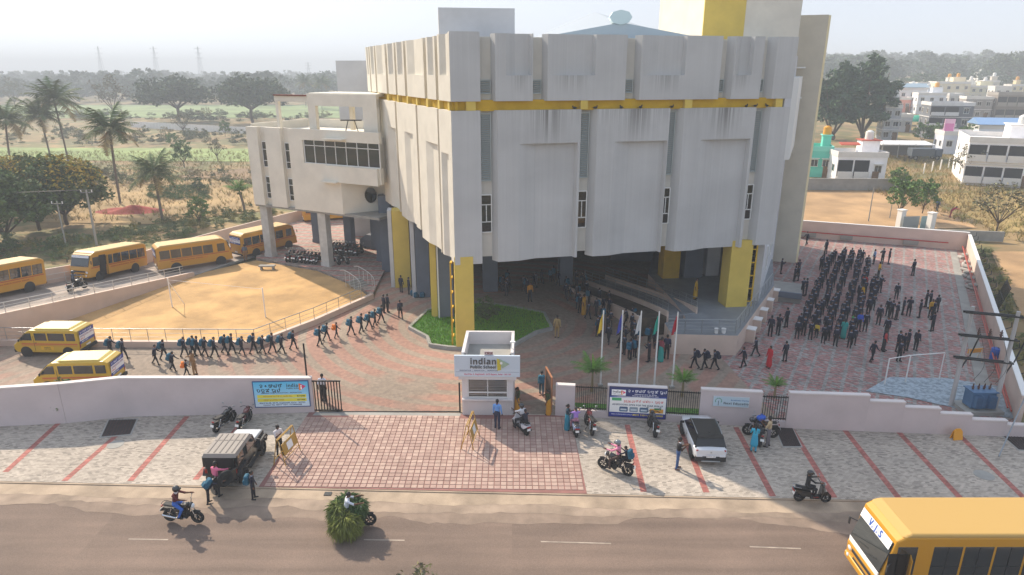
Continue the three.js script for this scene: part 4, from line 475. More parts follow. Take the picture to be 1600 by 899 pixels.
// ---------- assembly yard walls and things ----------
{
  const pink2 = mottled([206, 186, 174], 0.05, 6, 5, 0.86, 341), yw = (pts, h, label) => { const o = thing('yard_wall', label, 'wall', [pts[0][0], 0, pts[0][1]]); const a = pts[0], b = pts[1]; const A = V(0, 0, 0), Bq = V(b[0] - a[0], 0, b[1] - a[1]); part(o, 'wall_face', bar(A.clone().setY(h / 2), Bq.clone().setY(h / 2), 0.24, h), pink2, true); part(o, 'coping', bar(A.clone().setY(h + 0.03), Bq.clone().setY(h + 0.03), 0.32, 0.06), M.white, true); return o; };
  const back = yw([[33, -79.2], [50.9, -72.2]], 2.0, 'pink rear wall of the assembly yard with a red pipe'); part(back, 'red_pipe', rod([1, 0.75, 0.75], [16, 0.75, 6.6], 0.06), mat(0xb03028, 0.5)); for (const [s, w] of [[2.6, 1.6], [6.4, 1.3], [12.6, 1.5]]) part(back, 'wall_box', box(w, 0.5, 0.3, s, 0.45, s * 0.391 + 0.3, -0.37), M.concrete);
  const side = yw([[50.9, -72.2], [28.6, -33.4]], 1.8, 'long pink side wall of the assembly yard with steel brackets'); const dir = V(-22.3, 0, 38.8).normalize(), nn = V(-dir.z, 0, dir.x); for (let s = 1.5; s < 43; s += 2.1) { const q = dir.clone().multiplyScalar(s).addScaledVector(nn, -0.1); part(side, 'bracket', [rod([q.x, 1.8, q.z], [q.x - nn.x * 0.4, 2.05, q.z - nn.z * 0.4], 0.03), rod([q.x - nn.x * 0.4, 2.05, q.z - nn.z * 0.4], [q.x - nn.x * 0.35, 2.4, q.z - nn.z * 0.35], 0.03)], M.darkMetal); } for (const k of [0.25, 0.42]) part(side, 'red_pipe', rod(dir.clone().multiplyScalar(1).addScaledVector(nn, k * 1.2).setY(0.2 + k), dir.clone().multiplyScalar(44).addScaledVector(nn, k * 1.2).setY(0.2 + k), 0.05), mat(0xb24a3c, 0.5));
  struct('yard_drain', prism([[48.6, -71.4], [49.2, -71.2], [29.2, -36.2], [28.4, -36.4]], -0.1, 0.05), M.concrete);
  for (const [u, v, i] of [[1508, 404, 0], [1510, 416, 1], [1513, 424, 2], [1516, 433, 3], [1519, 441, 4], [1521, 452, 5]]) { const o = thing('cement_bag', `grey sack heap by the yard side wall, number ${['one', 'two', 'three', 'four', 'five', 'six'][i]} from the rear corner`, 'sack', spot(u, v), i, 'sacks along the yard wall'); part(o, 'sack', rbox(1.3, 0.3, 0.8, 0, 0.15, 0, 0.13, 3), mottled([176, 170, 164], 0.2, 1, 5, 0.9, 350 + i)); part(o, 'top_sack', rbox(0.9, 0.26, 0.7, 0.1, 0.42, 0.1, 0.12, 3), M.concrete); }
  solo('fire_bucket', [new THREE.CylinderGeometry(0.3, 0.24, 0.6, 12).translate(...spot(1553, 513).add(V(0, 0.3, 0)).toArray())], mat(0xb62a26, 0.5), 'red bucket on the ground beside the yard side wall', 'bucket');
  { const p = spot(1538, 478), o = thing('steel_grid', 'dark steel grid panel leaning on the yard side wall', 'grid', p, -0.52); for (let i = 0; i < 9; i++) part(o, 'bar', rod([0.75, 0, -1.4 + i * 0.35], [1.35, 2.2, -1.4 + i * 0.35], 0.03), M.darkMetal); for (const t of [0.1, 0.5, 0.95]) part(o, 'cross_bar', rod([0.75 + 0.6 * t, 2.2 * t, -1.45], [0.75 + 0.6 * t, 2.2 * t, 1.45], 0.03), M.darkMetal); }
  // transformer yard
  struct('gravel_bed', sheet([[1352, 612], [1390, 590], [1480, 592], [1560, 604], [1585, 655], [1500, 640], [1420, 622]].map(([u, v]) => { const p = spot(u, v); return [p.x, p.z]; }), 0.03), mottled([150, 162, 170], 0.35, 2.2, 22, 0.95, 361, 0.03));
  const T = spot(1518, 636), o = thing('transformer_gantry', 'two galvanised poles with crossarms standing over the transformer', 'gantry', T); const a = spot(1486, 634).sub(T), b = spot(1553, 645).sub(T), up = (p, y) => p.clone().setY(y);
  for (const p of [a, b]) part(o, 'pole', rod(p, up(p, 6.3), 0.14, 0.1, 10), mottled([172, 170, 168], 0.1, 2, 5, 0.7, 371)); for (const y of [6.0, 4.6, 3.2]) part(o, 'crossarm', [bar(up(a, y).add(V(-0.5, 0, 0)), up(b, y).add(V(0.3, 0, 0)), 0.09, 0.12), bar(up(a, y).add(V(-0.5, 0, 0.2)), up(b, y).add(V(0.3, 0, 0.2)), 0.07, 0.08)], M.darkMetal); for (const p of [a, b]) part(o, 'brace', [rod(up(p, 3.2).add(V(0.45, 0, 0)), up(p, 4.6).add(V(0.8, 0, 0)), 0.04), rod(up(p, 3.2).add(V(0.4, 0, 0)), up(p, 2.2), 0.04)], M.darkMetal);
  for (let i = 0; i < 3; i++) { const q = a.clone().lerp(b, 0.25 + i * 0.25); part(o, 'insulator', [rod(up(q, 4.6), up(q, 5.1), 0.06, 0.03, 8), ball(0.1, q.x, 4.8, q.z, 1, 0.4, 1, 8), ball(0.09, q.x, 4.95, q.z, 1, 0.4, 1, 8)], mat(0x4a2a22, 0.3)); part(o, 'wire', pipe([up(q, 5.1), up(q, 3).add(V(0.3, 0, 0.6)), up(q, 1.9).add(V(0.1, 0, 0.3))], 0.012, 4), M.black); }
  const tr = thing('transformer', 'blue finned electric transformer on a low plinth between two poles', 'transformer', spot(1526, 641)), blue = mottled([74, 112, 148], 0.1, 1.5, 5, 0.5, 381); part(tr, 'plinth', box(2.2, 0.25, 1.5, 0, 0.125, 0), M.concrete, true); part(tr, 'tank', rbox(1.35, 1.0, 0.8, 0, 0.8, 0, 0.03), blue, true); for (const x of [-0.45, 0.35]) part(tr, 'radiator', Array.from({ length: 6 }, (_, i) => box(0.03, 0.75, 0.3, x - 0.14 + i * 0.07, 0.8, 0.52)), blue); part(tr, 'lid', box(1.5, 0.06, 0.95, 0, 1.34, 0), blue); for (let i = 0; i < 4; i++) part(tr, 'bushing', [rod([-0.5 + i * 0.32, 1.36, 0], [-0.55 + i * 0.34, 1.75, 0.05], 0.06, 0.03), ball(0.09, -0.52 + i * 0.33, 1.5, 0, 1, 0.5, 1, 8)], mat(0x5a3a30, 0.35));
  const dr = thing('drum', 'bright blue plastic drum near the transformer poles', 'drum', spot(1553, 564)); part(dr, 'barrel', new THREE.LatheGeometry([[0, 0], [0.27, 0], [0.3, 0.05], [0.29, 0.3], [0.31, 0.33], [0.29, 0.36], [0.29, 0.6], [0.31, 0.63], [0.29, 0.66], [0.3, 0.9], [0.24, 0.95], [0, 0.95]].map(([x, y]) => new THREE.Vector2(x, y)), 20), mat(0x1d55b0, 0.4)); part(dr, 'bung', disc(0.05, 0.03, 0.12, 0.96, 0, 'y', 10), M.black);
  const gf = thing('pipe_frame', 'thin white pipe frame standing at the edge of the gravel bed', 'frame', spot(1415, 598)); part(gf, 'post', rod([0, 0, 0], [0, 1.9, 0], 0.04), M.white); part(gf, 'post', rod([-1.5, 0, 0.3], [-1.5, 1.8, 0.3], 0.04), M.white); part(gf, 'top_rail', rod([-1.5, 1.8, 0.3], [0, 1.9, 0], 0.03), M.white); part(gf, 'far_rail', rod([0, 1.9, 0], [2.4, 1.9, -0.4], 0.03), M.white); part(gf, 'post', rod([2.4, 0, -0.4], [2.4, 1.9, -0.4], 0.03), M.white);
  for (const [u, v, w, c] of [[1545, 430, 'orange steel stand near the transformer poles', 0]]) { const q = spot(1520, 567), s = thing('yellow_trestle', 'orange striped trestle board standing behind the transformer', 'trestle', q, 0.2); part(s, 'board', box(1.2, 0.3, 0.05, 0, 0.9, 0), mat(0xd8963a, 0.6)); for (const x of [-0.5, 0.5]) part(s, 'leg', [rod([x, 0, 0.25], [x, 1, 0], 0.03), rod([x, 0, -0.25], [x, 1, 0], 0.03)], mat(0xcabba8, 0.6)); }
  // step boxes along the flank and ramp block
  for (let i = 0; i < 5; i++) { const p = spot(1171 + i * 9.5, 533 - i * 21 * 0.75); const s = thing('planter_box', `white block number ${['one', 'two', 'three', 'four', 'five'][i]} from the front along the building flank`, 'block', [p.x, 0, p.z], -0.5, 'white blocks along the flank'); part(s, 'block', rbox(0.7, 1.0, 0.7, 0, 0.5, 0, 0.03), M.pinkWall); part(s, 'cap', box(0.8, 0.06, 0.8, 0, 1.03, 0), M.white); }
  const rp = thing('side_ramp', 'low concrete entrance ramp with a red diamond by the yard', 'ramp', spot(1222, 458), -0.42); part(rp, 'ramp_slab', hull([[-1.6, 0, 2.6], [1.6, 0, 2.6], [-1.6, 0, -3], [1.6, 0, -3], [-1.6, 0.9, 2.6], [1.6, 0.9, 2.6], [-1.6, 0.2, -3], [1.6, 0.2, -3]]), M.concrete, true); part(rp, 'front_lip', box(3.3, 0.5, 0.2, 0, 0.72, 2.72), greyP);
  const vb = thing('volleyball_posts', 'white volleyball posts with net across the sand court', 'net', spot(213, 497).sub(V(0, -0.1, 0))); { const q0 = spot(269, 480, 0.12), q1 = spot(415, 496, 0.12); vb.position.copy(q0); const d = q1.clone().sub(q0); part(vb, 'post', rod([0, 0, 0], [0, 2.5, 0], 0.05), M.white); part(vb, 'post', rod([d.x, 0, d.z], [d.x, 2.5, d.z], 0.05), M.white); part(vb, 'net_cord', rod([0, 2.4, 0], [d.x, 2.4, d.z], 0.012, 0.012, 5), M.white); part(vb, 'brace', rod([0, 2.3, 0], [0.7, 0, -0.7], 0.025), M.white); }
  const cb = thing('bench', 'low concrete bench at the rear edge of the sand court', 'bench', spot(418, 423)); part(cb, 'seat', box(1.6, 0.12, 0.5, 0, 0.5, 0), M.concrete); for (const x of [-0.6, 0.6]) part(cb, 'leg', box(0.15, 0.44, 0.4, x, 0.22, 0), M.concrete);
}
// ---------- vehicles (each faces +z before it is turned) ----------
const aim = (dx, dz) => Math.atan2(dx, dz);
function wheel(parent, r, w, x, y, z, rimC = 0x8b8f92, spokes = 5) {
  const g = new THREE.Group(); g.name = 'wheel'; g.position.set(x, y, z); parent.add(g);
  part(g, 'tyre', new THREE.LatheGeometry([[r * 0.62, -w / 2], [r * 0.9, -w / 2], [r, -w * 0.34], [r, w * 0.34], [r * 0.9, w / 2], [r * 0.62, w / 2], [r * 0.62, -w / 2]].map(([a, b]) => new THREE.Vector2(a, b)), 22).rotateZ(Math.PI / 2), M.rubber);
  const sp = [disc(r * 0.18, w * 0.9, 0, 0, 0, 'x', 12), new THREE.TorusGeometry(r * 0.6, r * 0.07, 6, 20).rotateY(Math.PI / 2)]; for (let i = 0; i < spokes; i++) sp.push(box(w * 0.45, r * 0.62, r * 0.14, 0, r * 0.3, 0).rotateX(i * 2 * Math.PI / spokes)); part(g, 'rim', sp, mat(rimC, 0.4, { metalness: 0.6 })); return g;
}
const busY = paint(lin(0.56, 0.27, 0.012), 0.4, 0.4), busRoofY = paint(lin(0.5, 0.31, 0.085), 0.6, 0.1), vanY = paint(lin(0.56, 0.36, 0.02), 0.35, 0.5), redStripe = mat(0xa8321c, 0.5), darkTrim = mat(0x222326, 0.6), seatM = mat(0x7c7468, 0.9), glassV = new THREE.MeshPhysicalMaterial({ color: 0x2a3236, roughness: 0.05, clearcoat: 1, metalness: 0 });
const rearPrint = signMat(512, 256, (x, w, h) => { x.fillStyle = '#e8e8ec'; x.fillRect(0, 0, w, h); x.fillStyle = '#2a3f94'; x.fillRect(0, 0, w, h * 0.3); kannada(x, [...NAME[0], ' ', ...NAME[1]], 30, 16, 46, '#fff', 6); text(x, 'ADMISSIONS OPEN', 30, 130, 50, '#7a4a7e', true, 'left', 450); text(x, '2026-27', 30, 180, 44, '#c2402a'); x.fillStyle = '#35509c'; x.fillRect(0, h * 0.78, w, h * 0.22); text(x, '08011 11011', 60, 240, 40, '#fff'); });
function sidePrint() { return signMat(1024, 96, (x, w, h) => { x.fillStyle = '#c98210'; x.fillRect(0, 0, w, h); text(x, 'INDIAN PUBLIC SCHOOL  KOLAR', 20, 66, 56, '#7a2214', true, 'left', w - 40); }); }
const sideM = sidePrint();
function bus(label, p, ry, o = {}) {
  const { L = 7, W = 2.15, H = 2.75, big = false } = o, b = thing('school_bus', label, 'bus', p, ry, 'yellow school buses'), f = L / 2, y0 = 0.42;
  part(b, 'body', profile([[-f, y0 + 0.1], [-f + 0.1, y0], [f - 0.15, y0], [f, y0 + 0.2], [f + 0.02, 1.1], [f - 0.12, 1.5], [f - 0.42, H - 0.3], [f - 0.75, H - 0.1], [-f + 0.25, H - 0.1], [-f + 0.05, H - 0.25], [-f, 1.4]], W, 0.09, 3), busY);
  part(b, 'roof', profile([[-f + 0.2, H - 0.14], [f - 0.62, H - 0.14], [f - 0.95, H], [-f + 0.5, H + 0.01]], W - 0.04, 0.12, 4), busRoofY);
  const wy = 1.4, wh = H - 0.5 - wy, n = big ? 7 : 5, z0 = -f + 0.28, z1 = f - 1.75, ww = (z1 - z0) / n;
  for (const s of [-1, 1]) { for (let i = 0; i < n; i++) { const q = part(b, 'window', rbox(0.03, wh, ww - 0.09, s * (W / 2 + 0.003), wy + wh / 2, z0 + (i + 0.5) * ww, 0.014), glassV); part(q, 'window_bar', [box(0.02, 0.025, ww - 0.1, s * (W / 2 + 0.02), wy + wh * 0.33, z0 + (i + 0.5) * ww), box(0.02, wh, 0.025, s * (W / 2 + 0.021), wy + wh / 2, z0 + (i + 0.5) * ww)], darkTrim); }
    part(b, 'stripe', box(0.012, 0.07, L - 0.5, s * (W / 2 + 0.004), 1.3, -0.05), redStripe); part(b, 'side_lettering', new THREE.PlaneGeometry(L * 0.5, 0.2).rotateY(s * Math.PI / 2).translate(s * (W / 2 + 0.009), 1.08, -0.6), sideM);
    part(b, 'cab_window', rbox(0.03, wh - 0.02, 0.72, s * (W / 2 + 0.003), wy + wh / 2, s < 0 ? f - 1.0 : f - 0.85, 0.014), glassV); part(b, 'headlight', ball(0.14, s * (W / 2 - 0.26), 0.92, f - 0.02, 1.1, 0.9, 0.5), M.lampClear); part(b, 'tail_lamp', rbox(0.12, 0.34, 0.04, s * (W / 2 - 0.14), 0.95, -f - 0.005, 0.015), M.lampRed);
    part(b, 'mirror', [rod([s * (W / 2), 1.95, f - 0.35], [s * (W / 2 + 0.22), 1.98, f - 0.1], 0.02), rbox(0.1, 0.32, 0.05, s * (W / 2 + 0.24), 1.85, f - 0.08, 0.02)], darkTrim); wheel(b, big ? 0.48 : 0.39, 0.26, s * (W / 2 - 0.16), big ? 0.48 : 0.39, f - 1.15, 0xb0b2b2); wheel(b, big ? 0.48 : 0.39, 0.3, s * (W / 2 - 0.18), big ? 0.48 : 0.39, -f + 1.65, 0x9a6a40); for (const z of [f - 1.15, -f + 1.65]) part(b, 'wheel_arch', disc(big ? 0.6 : 0.5, 0.012, s * (W / 2 - 0.003), big ? 0.5 : 0.42, z, 'x', 24), darkTrim); }
  const dz = f - (big ? 1.15 : 1.55); part(b, 'door_opening', box(0.02, 1.9, 0.72, W / 2 + 0.008, 1.4, big ? f - 0.55 : dz), M.black); part(b, 'door', [box(0.03, 1.85, 0.36, W / 2 + 0.2, 1.4, (big ? f - 0.55 : dz) - 0.36, 1.2)], busY); part(b, 'door_step', box(0.25, 0.06, 0.66, W / 2 - 0.05, 0.5, big ? f - 0.55 : dz), M.darkMetal);
  const tilt = -0.28, ws = part(b, 'windscreen', rbox(W - 0.22, big ? 1.35 : 1.05, 0.04, 0, 0, 0, 0.02), glassV); ws.position.set(0, big ? 2.05 : 1.93, f - 0.2); ws.rotation.x = tilt; if (big) ws.position.z = f - 0.21;
  part(ws, 'wiper', [rod([-0.5, -0.5, 0.04], [0.1, -0.35, 0.04], 0.012), rod([0.2, -0.5, 0.04], [0.7, -0.35, 0.04], 0.012)], M.black);
  part(b, 'windscreen_band', new THREE.PlaneGeometry(W - 0.3, big ? 0.36 : 0.2).rotateX(tilt).translate(0, (big ? 2.57 : 2.31), f - (big ? 0.285 : 0.25)), signMat(1024, 170, (x, w, h) => { x.fillStyle = '#f0f0f0'; x.fillRect(0, 0, w, h); if (big) { x.save(); text(x, 'V. J. S', w / 2, 150, 175, '#2a55a8', true, 'center'); x.strokeStyle = '#2a55a8'; x.lineWidth = 12; x.strokeText('V. J. S', w / 2, 150); x.restore(); } else text(x, 'INDIAN PUBLIC SCHOOL', w / 2, 110, 80, '#8a8aa0', true, 'center'); }));
  part(b, 'grille', [rbox(W * 0.6, 0.14, 0.05, 0, 0.98, f + 0.02, 0.02), rbox(W * 0.5, 0.1, 0.05, 0, 0.7, f + 0.01, 0.02)], darkTrim); part(b, 'bumper', rbox(W - 0.1, 0.26, 0.2, 0, 0.55, f - 0.02, 0.06), busY); part(b, 'rear_bumper', rbox(W - 0.1, 0.16, 0.12, 0, 0.5, -f, 0.04), darkTrim);
  part(b, 'rear_window', rbox(W - 0.5, 0.55, 0.03, 0, 2.1, -f - 0.005, 0.014), glassV); part(b, 'rear_print', new THREE.PlaneGeometry(W - 0.35, 0.78).rotateY(Math.PI).translate(0, 1.95, -f - 0.026), rearPrint); part(b, 'number_plate', box(0.5, 0.12, 0.02, 0, 0.72, -f - 0.02), M.plate);
  if (big) part(b, 'white_panel', [rbox(W - 0.2, 0.24, 0.05, 0, 1.3, f - 0.02, 0.02)], M.white);
  part(b, 'fog_lamp', [ball(0.09, -W / 2 + 0.3, 0.62, f + 0.06, 1, 1, 0.5, 8), ball(0.09, W / 2 - 0.3, 0.62, f + 0.06, 1, 1, 0.5, 8)], M.lampClear); return b;
}
const onRoad = (u, v) => { let h = 1; for (let k = 0; k < 12; k++) { const p = spot(u, v, h); h = 0.5 * h + 0.5 * roadH(p.x, p.z); } return spot(u, v, h); };
function busAt(u0, v0, u1, v1, label, forward) { const a = onRoad(u0, v0), b = onRoad(u1, v1), d = forward ? b.clone().sub(a) : a.clone().sub(b); const m = a.clone().lerp(b, 0.5), ry = aim(d.x, d.z); const o = bus(label, m, ry); const s = V(-1, 0, 0).applyAxisAngle(UPV, ry); o.position.addScaledVector(s, (s.x > 0 ? -1 : 1) * 0.9); const pit = Math.atan2(d.y, Math.hypot(d.x, d.z)); o.rotation.order = 'YXZ'; o.rotation.x = -pit; return o; }
busAt(42, 457, -20, 471, 'yellow school bus cut off by the picture edge, nearest the motorcyclist', true);
busAt(211, 425, 160, 437, 'yellow school bus showing its windscreen and open door', true);
busAt(281, 423, 333, 415, 'yellow school bus with printed rear panel, between two other buses', true);
busAt(398, 401, 446, 389, 'yellow school bus parked behind the columns of the side wing', true);
{ const p = spot(592, 345); const o = bus('yellow school bus far behind the side wing columns', [p.x - 6.5, 0.05, p.z], aim(1, -0.4)); }
bus('large orange yellow school bus with V.J.S windscreen on the road', [18.55, -0.06, -21.25], aim(-1, 0), { L: 10, W: 2.35, H: 3.15, big: true });
function van(label, p, ry) {
  const b = thing('school_van', label, 'van', p, ry, 'yellow school vans'), W = 1.75;
  part(b, 'body', profile([[-2.3, 0.45], [-2.2, 0.32], [2.2, 0.32], [2.4, 0.5], [2.42, 0.85], [2.1, 1.12], [1.35, 1.85], [1.1, 1.98], [-2.0, 2.02], [-2.25, 1.9], [-2.32, 1.0]], W, 0.08, 3), vanY); part(b, 'roof', profile([[-2.0, 1.96], [1.0, 1.94], [0.6, 2.1], [-1.7, 2.12]], W - 0.2, 0.07, 3), paint(lin(0.62, 0.46, 0.1), 0.5, 0.2));
  for (const s of [-1, 1]) { for (const [z, l] of [[0.35, 0.9], [-0.75, 1.2], [-1.78, 0.7]]) part(b, 'window', rbox(0.03, 0.55, l - 0.06, s * (W / 2 + 0.003), 1.5, z, 0.014), glassV); part(b, 'window', hull([[1.0, 1.24], [1.95, 1.24], [1.38, 1.76], [1.0, 1.78]].flatMap(([z, y]) => [[s * (W / 2 - 0.01), y, z], [s * (W / 2 + 0.015), y, z]])), glassV); part(b, 'stripe', [box(0.012, 0.1, 4.0, s * (W / 2 + 0.004), 0.98, -0.2), box(0.012, 0.03, 4.0, s * (W / 2 + 0.004), 0.86, -0.2)], mat(0xc0643a, 0.5)); part(b, 'headlight', ball(0.13, s * 0.62, 0.82, 2.38, 1.3, 0.8, 0.5), M.lampClear); part(b, 'tail_lamp', rbox(0.1, 0.4, 0.04, s * 0.78, 0.9, -2.31, 0.015), M.lampRed); part(b, 'door', [box(0.01, 1.1, 0.02, s * (W / 2 + 0.006), 1.0, 0.88), box(0.02, 0.03, 0.12, s * (W / 2 + 0.012), 1.06, 0.75)], darkTrim); wheel(b, 0.33, 0.2, s * (W / 2 - 0.12), 0.33, 1.55, 0x9c9ea0); wheel(b, 0.33, 0.2, s * (W / 2 - 0.12), 0.33, -1.45, 0x9c9ea0); for (const z of [1.55, -1.45]) part(b, 'wheel_arch', disc(0.42, 0.012, s * (W / 2 - 0.003), 0.36, z, 'x', 22), darkTrim); part(b, 'mirror', [rod([s * W / 2, 1.2, 1.7], [s * (W / 2 + 0.18), 1.28, 1.8], 0.015), rbox(0.12, 0.18, 0.05, s * (W / 2 + 0.2), 1.3, 1.8, 0.02)], darkTrim); }
  const w = part(b, 'windscreen', rbox(W - 0.22, 0.95, 0.03, 0, 0, 0, 0.014), glassV); w.position.set(0, 1.5, 1.75); w.rotation.x = -0.8; part(b, 'bumper', rbox(W, 0.24, 0.16, 0, 0.45, 2.36, 0.05), darkTrim); part(b, 'rear_bumper', rbox(W, 0.24, 0.16, 0, 0.48, -2.34, 0.05), darkTrim); part(b, 'rear_print', new THREE.PlaneGeometry(W - 0.2, 0.95).rotateX(0.06).rotateY(Math.PI).translate(0, 1.42, -2.36), rearPrint); part(b, 'number_plate', box(0.45, 0.1, 0.02, 0, 0.72, -2.36), M.plate); part(b, 'side_lettering', new THREE.PlaneGeometry(0.9, 0.28).rotateY(Math.PI / 2).translate(W / 2 + 0.011, 0.68, 0.0), signMat(256, 80, (x, ww, h) => { x.fillStyle = '#d9ad1c'; x.fillRect(0, 0, ww, h); text(x, 'indian', 60, 48, 44, '#26282c'); text(x, 'Public School', 60, 74, 22, '#26282c'); })); return b;
}
{ const a = spot(45, 557), b = spot(113, 558); van('yellow school van driving on the left drive beside the railing', a.clone().lerp(b, 0.5).add(V(0, 0, -0.8)), aim(a.x - b.x, a.z - b.z)); const c = spot(130, 603); van('yellow school van half hidden behind the boundary wall', c, aim(-1, 0.05)); }
// grey hard-top jeep
{
  const a = spot(350, 764), c = spot(392, 703), d = c.clone().sub(a).normalize(), j = thing('jeep', 'black off-road jeep with dusty grey hard top and open rear', 'car', a.clone().lerp(c, 0.5), aim(d.x, d.z)), blk = paint(0x1a1b1f, 0.3, 0.7), top = mottled([146, 138, 130], 0.12, 1.5, 6, 0.8, 401), W = 1.72;
  part(j, 'body', profile([[-1.75, 0.55], [1.7, 0.55], [1.85, 0.7], [1.85, 1.12], [0.55, 1.18], [0.5, 1.22], [-1.75, 1.2]], W - 0.2, 0.05, 2), blk); part(j, 'bonnet', profile([[0.55, 1.1], [1.85, 1.06], [1.86, 1.14], [0.55, 1.24]], W - 0.42, 0.03), mat(0xb8bcc0, 0.4));
  part(j, 'hard_top', [hull([[-0.8, 1.72, -1.78], [0.8, 1.72, -1.78], [-0.8, 1.72, 0.28], [0.8, 1.72, 0.28], [-0.74, 1.9, -1.7], [0.74, 1.9, -1.7], [-0.74, 1.9, 0.15], [0.74, 1.9, 0.15]])], top); const ribs = []; for (let i = 0; i < 5; i++) ribs.push(box(0.05, 0.025, 1.7, -0.56 + i * 0.28, 1.905, -0.78)); ribs.push(box(1.4, 0.02, 0.04, 0, 1.903, -0.5)); part(j, 'roof_rib', ribs, mottled([122, 114, 108], 0.1, 1.5, 6, 0.8, 402));
  for (const s of [-1, 1]) { part(j, 'side_window', hull([[s * 0.79, 1.24, -1.6], [s * 0.79, 1.24, -0.6], [s * 0.77, 1.7, -1.6], [s * 0.77, 1.7, -0.6], [s * 0.74, 1.7, -1.6], [s * 0.75, 1.24, -1.6], [s * 0.75, 1.24, -0.6], [s * 0.74, 1.7, -0.6]]), glassV); part(j, 'side_window', hull([[s * 0.79, 1.24, -0.5], [s * 0.79, 1.24, 0.5], [s * 0.77, 1.7, -0.5], [s * 0.77, 1.7, 0.25], [s * 0.75, 1.24, -0.5], [s * 0.75, 1.24, 0.5], [s * 0.74, 1.7, -0.5], [s * 0.74, 1.7, 0.25]]), glassV); part(j, 'pillar', [bar([s * 0.78, 1.2, -1.68], [s * 0.77, 1.75, -1.68], 0.1, 0.12), bar([s * 0.78, 1.2, -0.55], [s * 0.77, 1.75, -0.55], 0.06, 0.1), bar([s * 0.78, 1.2, 0.55], [s * 0.76, 1.75, 0.28], 0.07, 0.07)], blk); part(j, 'fender', profile([[0.7, 0.75], [0.85, 1.02], [1.7, 1.02], [1.9, 0.8], [1.85, 0.72], [1.6, 0.9], [0.95, 0.9]], 0.3, 0.02).translate(s * 0.78, 0, 0), darkTrim); part(j, 'fender', profile([[-1.8, 0.75], [-1.6, 1.02], [-0.8, 1.02], [-0.6, 0.75], [-0.75, 0.72], [-0.9, 0.9], [-1.5, 0.9]], 0.26, 0.02).translate(s * 0.78, 0, 0), darkTrim); part(j, 'headlight', disc(0.11, 0.05, s * 0.55, 0.95, 1.87, 'z'), M.lampClear); part(j, 'tail_lamp', box(0.12, 0.2, 0.05, s * 0.7, 1.0, -1.78), M.lampRed); part(j, 'mirror', rbox(0.2, 0.16, 0.1, s * 0.98, 1.32, 0.5, 0.03), darkTrim); part(j, 'footboard', box(0.2, 0.05, 1.4, s * 0.86, 0.48, 0.05), darkTrim); wheel(j, 0.4, 0.26, s * 0.76, 0.4, 1.27, 0x3c3e40); wheel(j, 0.4, 0.26, s * 0.76, 0.4, -1.2, 0x3c3e40); }
  const w = part(j, 'windscreen', rbox(1.4, 0.55, 0.03, 0, 0, 0, 0.012), glassV); w.position.set(0, 1.48, 0.43); w.rotation.x = -0.5; part(j, 'rear_opening', box(1.36, 0.86, 0.03, 0, 1.28, -1.762), M.black); part(j, 'rear_seat', rbox(1.2, 0.5, 0.2, 0, 1.1, -1.55, 0.05), mat(0x5a2a28, 0.8)); const tg = new THREE.Group(); tg.name = 'tailgate'; tg.position.set(-0.72, 0.62, -1.8); tg.rotation.y = 0.95; j.add(tg); part(tg, 'gate_panel', rbox(1.2, 0.58, 0.08, 0.6, 0.3, 0, 0.02), blk); part(tg, 'spare_tyre', [new THREE.TorusGeometry(0.29, 0.11, 10, 24).translate(0.66, 0.42, -0.18), disc(0.2, 0.12, 0.66, 0.42, -0.16, 'z')], M.rubber); part(j, 'bumper', rbox(1.66, 0.18, 0.18, 0, 0.55, 1.94, 0.04), darkTrim); part(j, 'rear_bumper', rbox(1.5, 0.16, 0.14, 0, 0.5, -1.84, 0.04), darkTrim); part(j, 'grille', Array.from({ length: 7 }, (_, i) => box(0.05, 0.3, 0.03, -0.27 + i * 0.09, 0.92, 1.865)), M.black);
}
